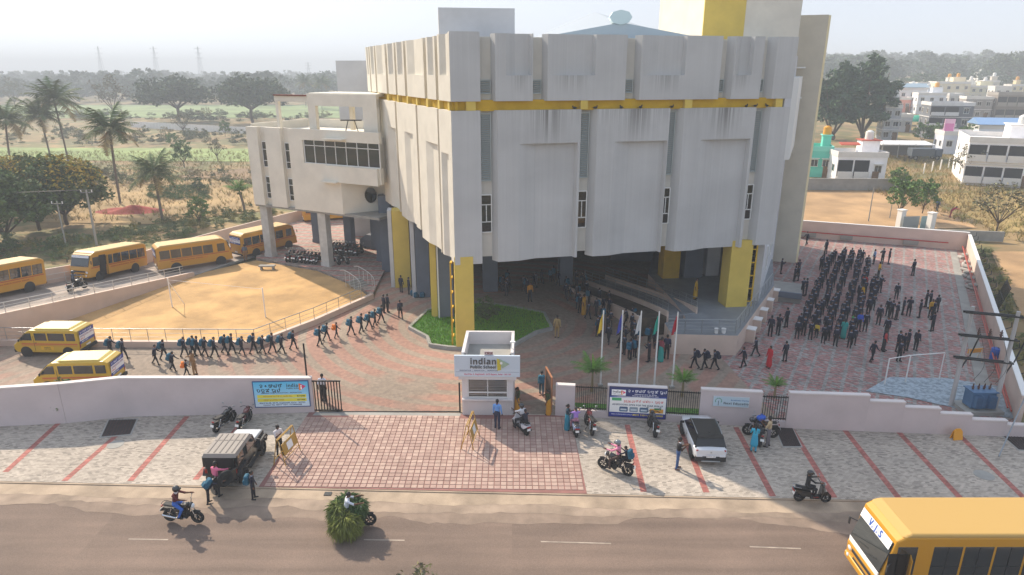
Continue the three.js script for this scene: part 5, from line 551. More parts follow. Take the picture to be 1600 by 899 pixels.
// white suv
{
  const a = spot(1104, 727), c = spot(1080, 668), d = c.clone().sub(a).normalize(), j = thing('suv', 'white suv with black glass roof parked against the wall', 'car', a.clone().lerp(c, 0.5).add(V(0.15, 0, 0)), aim(d.x, d.z)), wht = paint(0xd6d8dc, 0.25, 0.9), W = 1.84, gl = new THREE.MeshPhysicalMaterial({ color: 0x0b0c0e, roughness: 0.22, clearcoat: 0.4 });
  j.scale.setScalar(0.93);
  const sec = (z, w, yb, ys, yt) => [[0, yb], [w * 0.82, yb], [w * 0.97, yb + 0.2], [w, ys - 0.16], [w * 0.96, ys], [w * 0.84, yt], [0, yt + 0.02]].map(([x, y]) => [x, y, z]);
  const S = [sec(-2.14, 0.78, 0.42, 0.88, 0.96), sec(-2.02, 0.88, 0.32, 0.95, 1.06), sec(-1.5, 0.93, 0.24, 1.02, 1.1), sec(0, 0.91, 0.22, 0.98, 1.04), sec(1.2, 0.92, 0.24, 0.96, 1.03), sec(1.85, 0.86, 0.3, 0.86, 0.92), sec(2.1, 0.72, 0.38, 0.74, 0.78)], pos = [];
  const full = S.map((s) => [...s, ...s.slice(1, -1).reverse().map(([x, y, z]) => [-x, y, z])]); const n = full[0].length; for (let i = 0; i < full.length - 1; i++) for (let k = 0; k < n; k++) { const A = full[i][k], Bq = full[i][(k + 1) % n], C = full[i + 1][(k + 1) % n], D = full[i + 1][k]; pos.push(...A, ...C, ...Bq, ...A, ...D, ...C); } for (const [r, fl] of [[full[0], 1], [full[full.length - 1], 0]]) for (let k = 1; k < n - 1; k++) fl ? pos.push(...r[0], ...r[k], ...r[k + 1]) : pos.push(...r[0], ...r[k + 1], ...r[k]);
  let g = new THREE.BufferGeometry(); g.setAttribute('position', new THREE.Float32BufferAttribute(pos, 3)); g = toCreasedNormals(mergeVertices(g, 1e-4), 0.7); part(j, 'body', g, wht);
  const ring = (y, w, zr, zf) => [[-w, y, zr], [w, y, zr], [-w, y, zf], [w, y, zf]]; part(j, 'cabin_glass', hull([...ring(1.02, 0.84, -1.98, 1.05), ...ring(1.58, 0.7, -1.62, 0.2)]), gl); part(j, 'roof_panel', hull([...ring(1.57, 0.71, -1.7, 0.3), ...ring(1.63, 0.62, -1.6, 0.15)]), gl); for (const s of [-1, 1]) { part(j, 'roof_rail', pipe([[s * 0.66, 1.6, -1.5], [s * 0.68, 1.66, -1.0], [s * 0.68, 1.66, -0.2], [s * 0.66, 1.6, 0.3]], 0.025), M.steel); part(j, 'side_mirror', rbox(0.2, 0.14, 0.12, s * 1.0, 1.08, 0.75, 0.04), M.black); part(j, 'tail_lamp', rbox(0.5, 0.09, 0.06, s * 0.55, 0.93, -2.1, 0.02), M.lampRed); part(j, 'headlight', rbox(0.34, 0.12, 0.1, s * 0.55, 0.68, 2.08, 0.03), M.lampClear); part(j, 'wheel_arch', [disc(0.43, 0.012, s * 0.922, 0.38, 1.28, 'x', 24), disc(0.43, 0.012, s * 0.922, 0.38, -1.32, 'x', 24)], darkTrim); wheel(j, 0.35, 0.22, s * 0.83, 0.35, 1.28, 0x5a5d60); wheel(j, 0.35, 0.22, s * 0.83, 0.35, -1.32, 0x5a5d60); part(j, 'door', [box(0.008, 0.6, 0.012, s * 0.925, 0.7, -0.05), box(0.012, 0.03, 0.16, s * 0.93, 0.86, -0.2)], darkTrim); part(j, 'bumper_corner', rbox(0.34, 0.2, 0.08, s * 0.62, 0.58, -2.13, 0.03), wht); }
  part(j, 'rear_bumper', rbox(1.66, 0.32, 0.16, 0, 0.44, -2.1, 0.05), darkTrim); part(j, 'skid_plate', rbox(1.0, 0.08, 0.08, 0, 0.32, -2.18, 0.02), M.steel); part(j, 'rear_spoiler', rbox(1.36, 0.05, 0.3, 0, 1.6, -1.75, 0.02), gl); part(j, 'number_plate', new THREE.PlaneGeometry(0.5, 0.13).rotateY(Math.PI).translate(0, 0.62, -2.2), signMat(256, 64, (x, w, h) => { x.fillStyle = '#eee'; x.fillRect(0, 0, w, h); text(x, 'KA 08 N 1234', w / 2, 46, 38, '#222', true, 'center', 240); })); part(j, 'emblem', disc(0.05, 0.02, 0, 0.84, -2.14, 'z'), M.steel); part(j, 'antenna', rbox(0.05, 0.08, 0.18, 0, 1.62, -1.3, 0.02), gl);
}
// motorcycles and scooters
function motorcycle(o, tankM, stand = true) {
  wheel(o, 0.3, 0.1, 0, 0.3, 0.66, 0x2a2b2d, 6); wheel(o, 0.3, 0.12, 0, 0.3, -0.64, 0x2a2b2d, 6);
  part(o, 'fork', [rod([0.08, 0.3, 0.66], [0.08, 0.92, 0.42], 0.025), rod([-0.08, 0.3, 0.66], [-0.08, 0.92, 0.42], 0.025)], M.chrome); part(o, 'front_mudguard', new THREE.TorusGeometry(0.34, 0.05, 5, 12, 2).rotateY(Math.PI / 2).rotateX(0.1).translate(0, 0.3, 0.66).scale(1, 1, 1), M.black); part(o, 'rear_mudguard', hull([[-0.07, 0.66, -0.3], [0.07, 0.66, -0.3], [-0.07, 0.72, -0.85], [0.07, 0.72, -0.85], [-0.06, 0.52, -1.02], [0.06, 0.52, -1.02]]), M.black);
  part(o, 'fuel_tank', hull([[-0.07, 0.78, -0.06], [0.07, 0.78, -0.06], [-0.15, 0.86, 0.26], [0.15, 0.86, 0.26], [-0.12, 0.98, 0.3], [0.12, 0.98, 0.3], [-0.08, 0.94, 0], [0.08, 0.94, 0], [-0.1, 0.78, 0.4], [0.1, 0.78, 0.4], [0, 1.0, 0.22]]), tankM); part(o, 'seat', profile([[-0.78, 0.84], [-0.02, 0.78], [0, 0.86], [-0.35, 0.88], [-0.78, 0.94]], 0.26, 0.04, 2), M.seatBlack); part(o, 'engine', [rbox(0.3, 0.3, 0.36, 0, 0.4, 0.08, 0.05), disc(0.13, 0.34, 0, 0.36, 0.0, 'x'), rbox(0.18, 0.3, 0.18, 0, 0.62, 0.14, 0.03)], M.darkMetal); part(o, 'frame', [rod([0, 0.86, 0.4], [0, 0.34, 0.26], 0.03), rod([0, 0.34, 0.26], [0, 0.34, -0.2], 0.03), rod([0, 0.8, 0], [0, 0.34, -0.25], 0.03), rod([0.07, 0.3, -0.64], [0.07, 0.4, -0.15], 0.025), rod([-0.07, 0.3, -0.64], [-0.07, 0.4, -0.15], 0.025)], M.black); part(o, 'shock', [rod([0.12, 0.34, -0.6], [0.12, 0.76, -0.42], 0.03), rod([-0.12, 0.34, -0.6], [-0.12, 0.76, -0.42], 0.03)], M.chrome); part(o, 'exhaust', [rod([-0.16, 0.32, 0.2], [-0.17, 0.3, -0.3], 0.025), rod([-0.17, 0.3, -0.25], [-0.19, 0.42, -0.85], 0.05)], M.chrome); part(o, 'side_cover', [rbox(0.24, 0.2, 0.3, 0, 0.64, -0.2, 0.04)], tankM);
  part(o, 'handlebar', pipe([[-0.36, 1.04, 0.22], [-0.2, 1.06, 0.36], [0, 1.0, 0.42], [0.2, 1.06, 0.36], [0.36, 1.04, 0.22]], 0.018), M.black); part(o, 'headlight', [ball(0.1, 0, 0.88, 0.52, 1, 1.1, 0.8)], M.lampClear); part(o, 'cowl', ball(0.13, 0, 0.92, 0.45, 1, 1, 0.7), tankM); for (const s of [-1, 1]) { part(o, 'mirror', [rod([s * 0.26, 1.05, 0.32], [s * 0.34, 1.24, 0.34], 0.01), ball(0.06, s * 0.36, 1.26, 0.34, 1.2, 0.8, 0.3, 8)], M.steel); part(o, 'footpeg', rod([s * 0.1, 0.3, 0], [s * 0.26, 0.3, 0], 0.015), M.rubber); } part(o, 'tail_lamp', rbox(0.14, 0.07, 0.06, 0, 0.78, -0.92, 0.02), M.lampRed); part(o, 'number_plate', box(0.2, 0.13, 0.01, 0, 0.58, -1.0, 0, 0.3), M.plate); part(o, 'grab_rail', pipe([[-0.13, 0.9, -0.5], [-0.12, 0.95, -0.85], [0.12, 0.95, -0.85], [0.13, 0.9, -0.5]], 0.014), M.darkMetal); if (stand) part(o, 'stand', rod([0.1, 0.3, -0.1], [0.24, 0.0, -0.12], 0.014), M.darkMetal);
}
function scooter(o, bodyM) {
  wheel(o, 0.24, 0.11, 0, 0.24, 0.6, 0x55585a, 5); wheel(o, 0.24, 0.12, 0, 0.24, -0.6, 0x55585a, 5); part(o, 'apron', hull([[-0.2, 0.3, 0.3], [0.2, 0.3, 0.3], [-0.22, 0.6, 0.4], [0.22, 0.6, 0.4], [-0.12, 0.95, 0.34], [0.12, 0.95, 0.34], [0, 0.62, 0.56], [0, 0.9, 0.48], [0, 0.4, 0.5]]), bodyM); part(o, 'floorboard', rbox(0.36, 0.08, 0.5, 0, 0.28, 0.1, 0.03), M.black); part(o, 'rear_body', hull([[-0.14, 0.3, -0.12], [0.14, 0.3, -0.12], [-0.19, 0.62, -0.15], [0.19, 0.62, -0.15], [-0.2, 0.66, -0.55], [0.2, 0.66, -0.55], [-0.1, 0.7, -0.92], [0.1, 0.7, -0.92], [-0.18, 0.42, -0.6], [0.18, 0.42, -0.6]]), bodyM); part(o, 'seat', profile([[-0.8, 0.72], [-0.1, 0.66], [-0.06, 0.74], [-0.35, 0.76], [-0.8, 0.82]], 0.28, 0.04), M.seatBlack); part(o, 'front_mudguard', hull([[-0.08, 0.5, 0.4], [0.08, 0.5, 0.4], [-0.08, 0.34, 0.84], [0.08, 0.34, 0.84], [0, 0.56, 0.66]]), bodyM); part(o, 'fork', [rod([0.06, 0.24, 0.6], [0.03, 0.7, 0.44], 0.025), rod([-0.06, 0.24, 0.6], [-0.03, 0.7, 0.44], 0.025)], M.darkMetal); part(o, 'handlebar_cover', hull([[-0.18, 0.98, 0.34], [0.18, 0.98, 0.34], [-0.1, 1.08, 0.3], [0.1, 1.08, 0.3], [0, 1.0, 0.48], [0, 0.9, 0.44]]), bodyM); part(o, 'handlebar', rod([-0.34, 1.02, 0.28], [0.34, 1.02, 0.28], 0.018), M.black); part(o, 'headlight', ball(0.08, 0, 0.96, 0.47, 1.2, 0.8, 0.6), M.lampClear); for (const s of [-1, 1]) part(o, 'mirror', [rod([s * 0.24, 1.03, 0.28], [s * 0.34, 1.22, 0.3], 0.01), ball(0.06, s * 0.36, 1.24, 0.3, 1.2, 0.9, 0.3, 8)], M.steel); part(o, 'tail_lamp', rbox(0.24, 0.08, 0.06, 0, 0.62, -0.9, 0.02), M.lampRed); part(o, 'number_plate', box(0.2, 0.12, 0.01, 0, 0.46, -0.88, 0, 0.2), M.plate); part(o, 'engine', [rbox(0.18, 0.24, 0.5, 0.1, 0.3, -0.5, 0.06), rod([-0.14, 0.3, -0.4], [-0.17, 0.38, -0.85], 0.05)], M.darkMetal); part(o, 'grab_rail', pipe([[-0.15, 0.78, -0.6], [-0.12, 0.84, -0.92], [0.12, 0.84, -0.92], [0.15, 0.78, -0.6]], 0.014), M.steel);
}
const mcBlack = paint(0x17181c, 0.25, 0.8), mcRed = paint(0x5c1216, 0.3, 0.7), scWhite = paint(0xd8d8dc, 0.3, 0.7), scBlue = paint(0x7f8fae, 0.3, 0.7), scBlack = paint(0x151518, 0.25, 0.8);
function bike(kind, label, uf, vf, ur, vr, m, lean = 0, group) { const f = spot(uf, vf), r = spot(ur, vr), d = f.clone().sub(r); const o = thing(kind, label, kind === 'scooter' ? 'scooter' : 'motorbike', f.clone().lerp(r, 0.5), aim(d.x, d.z), group); kind === 'scooter' ? scooter(o, m) : motorcycle(o, m, lean !== 0); o.rotation.order = 'YXZ'; o.rotation.z = lean; return o; }
const BK = {};
BK.red = bike('motorcycle', 'black motorbike ridden along the road by a man in a dark red shirt', 309, 817, 267, 814, mcBlack);
BK.pink = bike('motorcycle', 'black motorbike carrying a man in pink and a child with a teal bag', 939, 731, 984, 745, mcBlack);
BK.scoot = bike('scooter', 'black scooter ridden by a woman in black near the road edge', 1290, 785, 1247, 783, scBlack);
BK.fam = bike('scooter', 'white scooter stopped with riders before the open pedestrian gate', 803, 664, 824, 682, scWhite);
BK.purple = bike('scooter', 'silver blue scooter with a rider in purple by the fence', 895, 664, 901, 684, scBlue);
bike('motorcycle', 'black motorbike parked beside the rider in purple, facing the fence', 915, 662, 924, 680, mcRed, 0.12);
bike('motorcycle', 'dark motorbike parked alone under the blue banner', 1012, 662, 1024, 686, mcBlack, 0.12);
bike('motorcycle', 'black motorbike parked by the wall, further from the blue sign', 361, 660, 341, 674, mcBlack, 0.12);
bike('motorcycle', 'black motorbike with red tail parked by the wall, next to the blue sign', 388, 659, 376, 673, mcRed, 0.12);
BK.blue = bike('motorcycle', 'black motorbike parked sideways near the last fence, bag on its tank', 1170, 680, 1205, 684, mcBlack, 0.12);
bike('motorcycle', 'dark motorbike with its tail towards the road beside the woman in cyan', 1176, 672, 1188, 705, mcBlack, 0.1);
{ const a = onRoad(131, 452), b = onRoad(112, 456), d = a.clone().sub(b); BK.road = thing('motorcycle', 'black motorbike ridden up the bus road past the yellow buses', 'motorbike', a.clone().lerp(b, 0.5), aim(d.x, d.z)); motorcycle(BK.road, mcBlack, false); }
{ // bikes parked under the wing
  const proto = []; const rows = [[452, 407, 498, 411, 9, 'front'], [514, 393, 562, 398, 10, 'rear'], [522, 413, 536, 412, 2, 'side']];
  for (const [u0, v0, u1, v1, n, w] of rows) for (let i = 0; i < n; i++) { const t = n > 1 ? i / (n - 1) : 0, p = spot(u0 + (u1 - u0) * t, v0 + (v1 - v0) * t, 0.22); const k = (i * 7 + n) % 3, name = k === 1 ? 'scooter' : 'motorcycle', label = w === 'side' ? `${i ? 'outer' : 'inner'} of two dark two-wheelers parked apart beside the wing column` : `${ORD[i]} two-wheeler from the boundary side in the ${w} row under the side wing`, g = `two-wheelers in the ${w} row under the wing`;
    let o; const ry = aim(0.2, -1) + rr(-0.15, 0.15) + (w === 'side' ? 1.2 : 0); if (!proto[k]) { o = proto[k] = thing(name, label, k === 1 ? 'scooter' : 'motorbike', p, ry, g); k === 1 ? scooter(o, scBlack) : motorcycle(o, k ? mcRed : mcBlack); } else o = copyOf(proto[k], label, p, ry, g); o.rotation.z = 0; }
}
{ const p = spot(592, 386, 0.22), o = thing('covered_car', 'car under a grey dust cover behind the grey piers', 'car', p, 1.2); part(o, 'dust_cover', hull([[-0.85, 0.1, -2], [0.85, 0.1, -2], [-0.85, 0.1, 2], [0.85, 0.1, 2], [-0.85, 0.9, -1.9], [0.85, 0.9, -1.9], [-0.8, 0.85, 1.8], [0.8, 0.85, 1.8], [-0.65, 1.45, -1.2], [0.65, 1.45, -1.2], [-0.65, 1.45, 0.4], [0.65, 1.45, 0.4]]), mottled([120, 122, 128], 0.15, 1.4, 6, 0.9, 411)); for (const s of [-1, 1]) for (const z of [-1.3, 1.3]) wheel(o, 0.3, 0.2, s * 0.74, 0.3, z); }
// ---------- people: one continuous surface each, taken from a field of tapered limbs ----------
function surfaceNets(f, lo, hi, cell) {
  const n = [0, 1, 2].map((k) => Math.ceil((hi[k] - lo[k]) / cell) + 1), at = (i, j, k) => (k * n[1] + j) * n[0] + i, F = new Float32Array(n[0] * n[1] * n[2]);
  for (let k = 0; k < n[2]; k++) for (let j = 0; j < n[1]; j++) for (let i = 0; i < n[0]; i++) F[at(i, j, k)] = f(lo[0] + i * cell, lo[1] + j * cell, lo[2] + k * cell);
  const id = new Int32Array(F.length).fill(-1), P = [], I = [], C = [[0, 0, 0], [1, 0, 0], [0, 1, 0], [1, 1, 0], [0, 0, 1], [1, 0, 1], [0, 1, 1], [1, 1, 1]], E = [[0, 1], [2, 3], [4, 5], [6, 7], [0, 2], [1, 3], [4, 6], [5, 7], [0, 4], [1, 5], [2, 6], [3, 7]];
  for (let k = 0; k < n[2] - 1; k++) for (let j = 0; j < n[1] - 1; j++) for (let i = 0; i < n[0] - 1; i++) {
    const v = C.map(([a, b, c]) => F[at(i + a, j + b, k + c)]); let m = 0; for (const x of v) if (x < 0) m++; if (m === 0 || m === 8) continue;
    let sx = 0, sy = 0, sz = 0, c = 0; for (const [a, b] of E) if ((v[a] < 0) !== (v[b] < 0)) { const t = v[a] / (v[a] - v[b]); sx += C[a][0] + (C[b][0] - C[a][0]) * t; sy += C[a][1] + (C[b][1] - C[a][1]) * t; sz += C[a][2] + (C[b][2] - C[a][2]) * t; c++; }
    id[at(i, j, k)] = P.length / 3; P.push(lo[0] + (i + sx / c) * cell, lo[1] + (j + sy / c) * cell, lo[2] + (k + sz / c) * cell); }
  const quad = (a, b, c, d, flip) => { if (a < 0 || b < 0 || c < 0 || d < 0) return; flip ? I.push(a, c, b, a, d, c) : I.push(a, b, c, a, c, d); };
  for (let k = 1; k < n[2] - 1; k++) for (let j = 1; j < n[1] - 1; j++) for (let i = 1; i < n[0] - 1; i++) { const s = F[at(i, j, k)] < 0;
    if (s !== F[at(i + 1, j, k)] < 0) quad(id[at(i, j - 1, k - 1)], id[at(i, j, k - 1)], id[at(i, j, k)], id[at(i, j - 1, k)], !s);
    if (s !== F[at(i, j + 1, k)] < 0) quad(id[at(i - 1, j, k - 1)], id[at(i - 1, j, k)], id[at(i, j, k)], id[at(i, j, k - 1)], !s);
    if (s !== F[at(i, j, k + 1)] < 0) quad(id[at(i - 1, j - 1, k)], id[at(i, j - 1, k)], id[at(i, j, k)], id[at(i - 1, j, k)], !s); }
  return { P, I };
}
const cone = (b, x, y, z) => { const dx = x - b.a[0], dy = y - b.a[1], dz = (z - b.a[2]) , h = clamp((dx * b.d[0] + dy * b.d[1] + dz * b.d[2]) * b.q), ex = dx - b.d[0] * h, ey = dy - b.d[1] * h, ez = (dz - b.d[2] * h) / b.fl; return (Math.sqrt(ex * ex + ey * ey + ez * ez) - (b.ra + (b.rb - b.ra) * h)) * Math.min(1, b.fl * 1.2); };
const bone = (a, b, ra, rb, tagN, fl = 1) => { const d = [b[0] - a[0], b[1] - a[1], b[2] - a[2]]; return { a, d, q: 1 / (d[0] ** 2 + d[1] ** 2 + d[2] ** 2 + 1e-9), ra, rb, tag: tagN, fl }; };
const TAGS = { skin: 0, top: 1, bottom: 2, shoe: 3, collar: 4, eye: 5, lip: 6, sleeve: 7 };
// pose: angles in degrees; th = thigh forward, kn = knee bend, sh = arm forward, ab = arm outward, el = elbow bend
const POSES = {
  stand: {}, standArms: { armL: [30, 6, 95], armR: [28, 6, 100] }, phone: { armL: [28, 4, 100], armR: [30, 4, 105], nod: 24 }, handsBack: { armL: [-28, 8, 40], armR: [-28, 8, 40] },
  walk: { legL: [18, 8], legR: [-14, 14], armL: [-22, 6, 16], armR: [24, 6, 26], lean: 4 }, walkB: { legL: [-14, 20], legR: [19, 6], armL: [26, 6, 30], armR: [-20, 6, 14], lean: 6 }, bend: { lean: 42, armL: [52, 4, 22], armR: [58, 4, 26], legL: [4, 6], legR: [-6, 4], nod: 10 }, reach: { armL: [4, 8, 12], armR: [58, 10, 12], lean: 4 }, crouch: { lean: 60, legL: [70, 80], legR: [40, 76], armL: [60, 10, 30], armR: [50, 10, 30] },
  ride: { sit: 1, legL: [66, 92], legR: [66, 92], spread: 14, armL: [60, 16, 30], armR: [60, 16, 30], lean: 10 }, ridePassenger: { sit: 1, legL: [72, 84], legR: [72, 84], spread: 18, armL: [52, 12, 60], armR: [52, 12, 60], lean: 8 }, rideFoot: { sit: 1, legL: [62, 62], legR: [50, 36], spread: 16, armL: [58, 14, 34], armR: [58, 14, 34], lean: 6 }, scoot: { sit: 1, legL: [74, 78], legR: [74, 78], spread: 6, armL: [56, 14, 34], armR: [56, 14, 34], lean: 2 },
};
function skeleton(po, o) {
  const R = Math.sin, K = Math.cos, q = { legL: [2, 2], legR: [-2, 3], armL: [3, 8, 14], armR: [3, 8, 14], lean: 0, nod: 0, spread: 3, ...po }, hip = 0.9, L = rad(q.lean), J = { bones: [] }, B = J.bones, wide = o.wide ?? 1;
  const up = (x, y, z) => { const dy = y - hip; return [x, hip + dy * K(L) - z * R(L), dy * R(L) + z * K(L)]; };
  let lowest = 9; const add = (...a) => B.push(bone(...a));
  for (const [s, [th, kn], name] of [[1, q.legL, 'L'], [-1, q.legR, 'R']]) { const a = rad(th), b = rad(th - kn), sp = R(rad(q.spread)); const h = [s * 0.085, hip, 0], k = [h[0] + s * 0.42 * sp, h[1] - 0.42 * K(a), 0.42 * R(a)], an = [k[0] + s * 0.1 * sp, k[1] - 0.41 * K(b), k[2] + 0.41 * R(b)], ft = rad(q.sit ? 8 : Math.max(-30, (th - kn) * 0.5)); const toe = [an[0] + s * 0.03, an[1] - 0.045 + 0.16 * R(ft), an[2] + 0.16 * K(ft)], heel = [an[0], an[1] - 0.045, an[2] - 0.03];
    add(h, k, 0.088 * wide, 0.062, 'bottom'); add(k, an, 0.062, 0.046, o.shorts ? 'skin' : 'bottom'); add(heel, toe, 0.045, 0.034, 'shoe'); lowest = Math.min(lowest, an[1] - 0.09, toe[1] - 0.034); J['ankle' + name] = an; }
  add([0, hip + 0.03, 0], up(0, 1.12, 0), 0.135 * wide, 0.125 * wide, 'bottom', 0.78); add(up(0, 1.08, 0), up(0, 1.32, 0.005), 0.132 * wide, 0.142 * wide, 'top', 0.74); add(up(-0.11, 1.385, 0), up(0.11, 1.385, 0), 0.078, 0.078, 'top', 0.9); add(up(0, 1.42, 0), up(0, 1.53, 0.012), 0.052, 0.05, 'skin'); add(up(-0.05, 1.435, 0.02), up(0.05, 1.435, 0.02), 0.05, 0.05, 'collar');
  const skirt = o.skirt; if (skirt) { add([0, 1.0, 0], [0, hip - 0.25, 0.0], 0.15, 0.19, 'bottom', 0.85); add([0, hip - 0.2, 0], [0, skirt, 0.0], 0.18, 0.215, 'bottom', 0.85); }
  for (const [s, [sh, ab, el], name] of [[1, q.armL, 'L'], [-1, q.armR, 'R']]) { const S = up(s * 0.185, 1.385, 0), a = rad(sh) + L * 0.4, b = rad(ab), e = rad(sh + el) + L * 0.4; const E = [S[0] + s * 0.28 * R(b), S[1] - 0.28 * K(a) * K(b), S[2] + 0.28 * R(a)], inn = el > 60 ? -s * 0.09 : s * 0.02, Wp = [E[0] + inn, E[1] - 0.245 * K(e), E[2] + 0.245 * R(e)], dir = [inn / 0.25, -K(e), R(e)], at = (t, x = 0, y = 0, z = 0) => [Wp[0] + dir[0] * t + x, Wp[1] + dir[1] * t + y, Wp[2] + dir[2] * t + z];
    add(S, E, 0.056, 0.044, o.sleeve === 0 ? 'skin' : 'top'); add(E, Wp, 0.043, 0.03, o.sleeve === 2 ? 'top' : 'skin'); add(at(0), at(0.08), 0.03, 0.036, 'skin', 0.8); J['hand' + name] = at(0.09);
    const side = [0, dir[2] > 0.7 ? 0 : 0, 0]; for (let f = 0; f < 4; f++) { const off = (f - 1.5) * 0.019, ox = dir[2] > 0.6 ? off : 0, oz = dir[2] > 0.6 ? 0 : off, len = [0.058, 0.07, 0.065, 0.05][f]; const k1 = at(0.085, ox, 0, oz), k2 = [k1[0] + dir[0] * len - s * 0.012, k1[1] + dir[1] * len, k1[2] + dir[2] * len + 0.006], k3 = [k2[0] - s * 0.018, k2[1] + dir[1] * 0.02, k2[2] + dir[2] * 0.02]; add(k1, k2, 0.0105, 0.0095, 'skin'); add(k2, k3, 0.0095, 0.0085, 'skin'); } const t0 = at(0.025, -s * 0.012, 0, 0.025), t1 = at(0.075, -s * 0.02, 0, 0.05); add(t0, t1, 0.0125, 0.01, 'skin'); }
  const nod = rad(q.nod) + L * 0.5; J.head = up(0, 1.615, 0.03); J.nod = nod; J.drop = q.sit ? 0 : lowest; J.back = up(0, 1.28, -0.12); J.lean = L; return J;
}
function headField(J) { const c = Math.cos(J.nod), s = Math.sin(J.nod), el = (x, y, z, a, b, d) => { const k = Math.sqrt((x / a) ** 2 + (y / b) ** 2 + (z / d) ** 2); return (k - 1) * Math.min(a, b, d); }; const local = (X, Y, Z) => { const x = X - J.head[0], y = Y - J.head[1], z = Z - J.head[2]; return [x, y * c + z * s, -y * s + z * c]; };
  const f = (X, Y, Z) => { const [x, y, z] = local(X, Y, Z); let d = el(x, y - 0.015, z, 0.076, 0.108, 0.096); d = smin(d, el(x, y + 0.06, z - 0.035, 0.05, 0.05, 0.052), 0.04); d = smin(d, el(x, y + 0.012, z - 0.1, 0.013, 0.026, 0.022), 0.012); d = Math.min(d, el(Math.abs(x) - 0.08, y + 0.002, z + 0.005, 0.012, 0.03, 0.02)); return d; }; return { f, local, el }; }
const smin = (a, b, k) => { const h = Math.max(k - Math.abs(a - b), 0) / k; return Math.min(a, b) - h * h * k * 0.25; };
const bodyCache = {};
function bodyGeo(pose, o, fine) {
  const key = pose + JSON.stringify(o) + fine; if (bodyCache[key]) return bodyCache[key];
  const J = skeleton(POSES[pose], o), hd = headField(J), cell = fine ? 0.017 : 0.036, fat = fine ? 0 : 0.006, big = J.bones.filter((b) => b.ra > 0.02), small = J.bones.filter((b) => b.ra <= 0.02);
  const body = (x, y, z) => { let d = 9; for (const b of big) { const e = cone(b, x, y, z); if (e < d + 0.05) d = smin(d, e, 0.035); } return d - fat; }; const fld = fine ? body : (x, y, z) => Math.min(body(x, y, z), hd.f(x, y, z));
  let lo = [9, 9, 9], hi = [-9, -9, -9]; for (const b of J.bones) for (let k = 0; k < 3; k++) { const e = b.a[k] + b.d[k], r = Math.max(b.ra, b.rb) + 0.03; lo[k] = Math.min(lo[k], b.a[k] - r, e - r); hi[k] = Math.max(hi[k], b.a[k] + r, e + r); } hi[1] = Math.max(hi[1], J.head[1] + 0.16); lo[2] -= 0.06; hi[2] += 0.08;
  const pcs = [surfaceNets(fld, lo, hi, cell)]; if (fine) { pcs.push(surfaceNets((x, y, z) => Math.min(hd.f(x, y, z), 9), J.head.map((v) => v - 0.15), J.head.map((v) => v + 0.16), 0.0085)); for (const h of [J.handL, J.handR]) { const hb = J.bones.filter((b) => b.tag === 'skin' && b.ra <= 0.036 && Math.hypot(b.a[0] - h[0], b.a[1] - h[1], b.a[2] - h[2]) < 0.16); if (hb.length) pcs.push(surfaceNets((x, y, z) => { let d = 9; for (const b of hb) d = smin(d, cone(b, x, y, z), 0.006); return d; }, h.map((v) => v - 0.15), h.map((v) => v + 0.15), 0.0075)); } }
  const P = [], I = [], tags = []; for (const { P: p, I: ix } of pcs) { const off = P.length / 3; P.push(...p); for (const i of ix) I.push(i + off); }
  for (let i = 0; i < P.length; i += 3) { const [x, y, z] = [P[i], P[i + 1], P[i + 2]]; let best = 9, t = 'skin'; for (const b of big) { const e = cone(b, x, y, z); if (e < best) { best = e; t = b.tag; } } const h = hd.f(x, y, z); if (h < best + 0.002 && y > J.head[1] - 0.12) { const [lx, ly, lz] = hd.local(x, y, z); t = 'skin'; if (lz > 0.06 && Math.abs(Math.abs(lx) - 0.032) < 0.013 && Math.abs(ly - 0.012) < 0.009) t = 'eye'; else if (lz > 0.06 && Math.abs(lx) < 0.024 && Math.abs(ly + 0.052) < 0.007) t = 'lip'; } if (t === 'collar' && z < J.head[2] - 0.1) t = 'top'; tags.push(TAGS[t] ?? 0); P[i + 1] -= J.drop; }
  const g = new THREE.BufferGeometry(); g.setAttribute('position', new THREE.Float32BufferAttribute(P, 3)); g.setIndex(I); g.computeVertexNormals(); g.setAttribute('uv', new THREE.BufferAttribute(new Float32Array(P.length / 3 * 2), 2));
  // hair as a shell over the skull
  const hs = (style) => { const k = 'h' + style; if (J[k]) return J[k]; const c2 = fine ? 0.012 : 0.03; const f = (X, Y, Z) => { const [x, y, z] = hd.local(X, Y, Z); let d = hd.el(x, y - 0.025, z + 0.008, 0.088, 0.112, 0.106); const face = Math.max(-(0.052 - z + Math.max(0, y - 0.06) * 1.6), 0) ; d = Math.max(d, z - 0.055 - Math.max(0, y - 0.03) * 0.7, -y - 0.035 - Math.max(0, -z) * 0.6); if (style === 'long') { const q2 = cone({ a: [0, 0, -0.085], d: [0, -0.42, -0.03], q: 1 / 0.1773, ra: 0.045, rb: 0.02, fl: 1 }, x, y, z); d = smin(d, q2, 0.03); } if (style === 'bun') d = Math.min(d, Math.hypot(x, y + 0.02, z + 0.12) - 0.05); return d; };
    const s = surfaceNets(f, J.head.map((v, i2) => v - (i2 === 1 && style === 'long' ? 0.56 : 0.2)), J.head.map((v) => v + 0.19), c2); const hg = new THREE.BufferGeometry(); hg.setAttribute('position', new THREE.Float32BufferAttribute(s.P, 3)); hg.setIndex(s.I); hg.computeVertexNormals(); hg.setAttribute('uv', new THREE.BufferAttribute(new Float32Array(s.P.length / 3 * 2), 2)); hg.translate(0, -J.drop, 0); return J[k] = hg; };
  return bodyCache[key] = { g, tags, J, hs };
}
const dressed = {}, bodyM = new THREE.MeshStandardMaterial({ vertexColors: true, roughness: 0.85 }), hairM = mat(0x14110f, 0.6), helmetM = paint(0x1b1c20, 0.25, 0.8), helmetG = paint(0x6f767c, 0.25, 0.8);
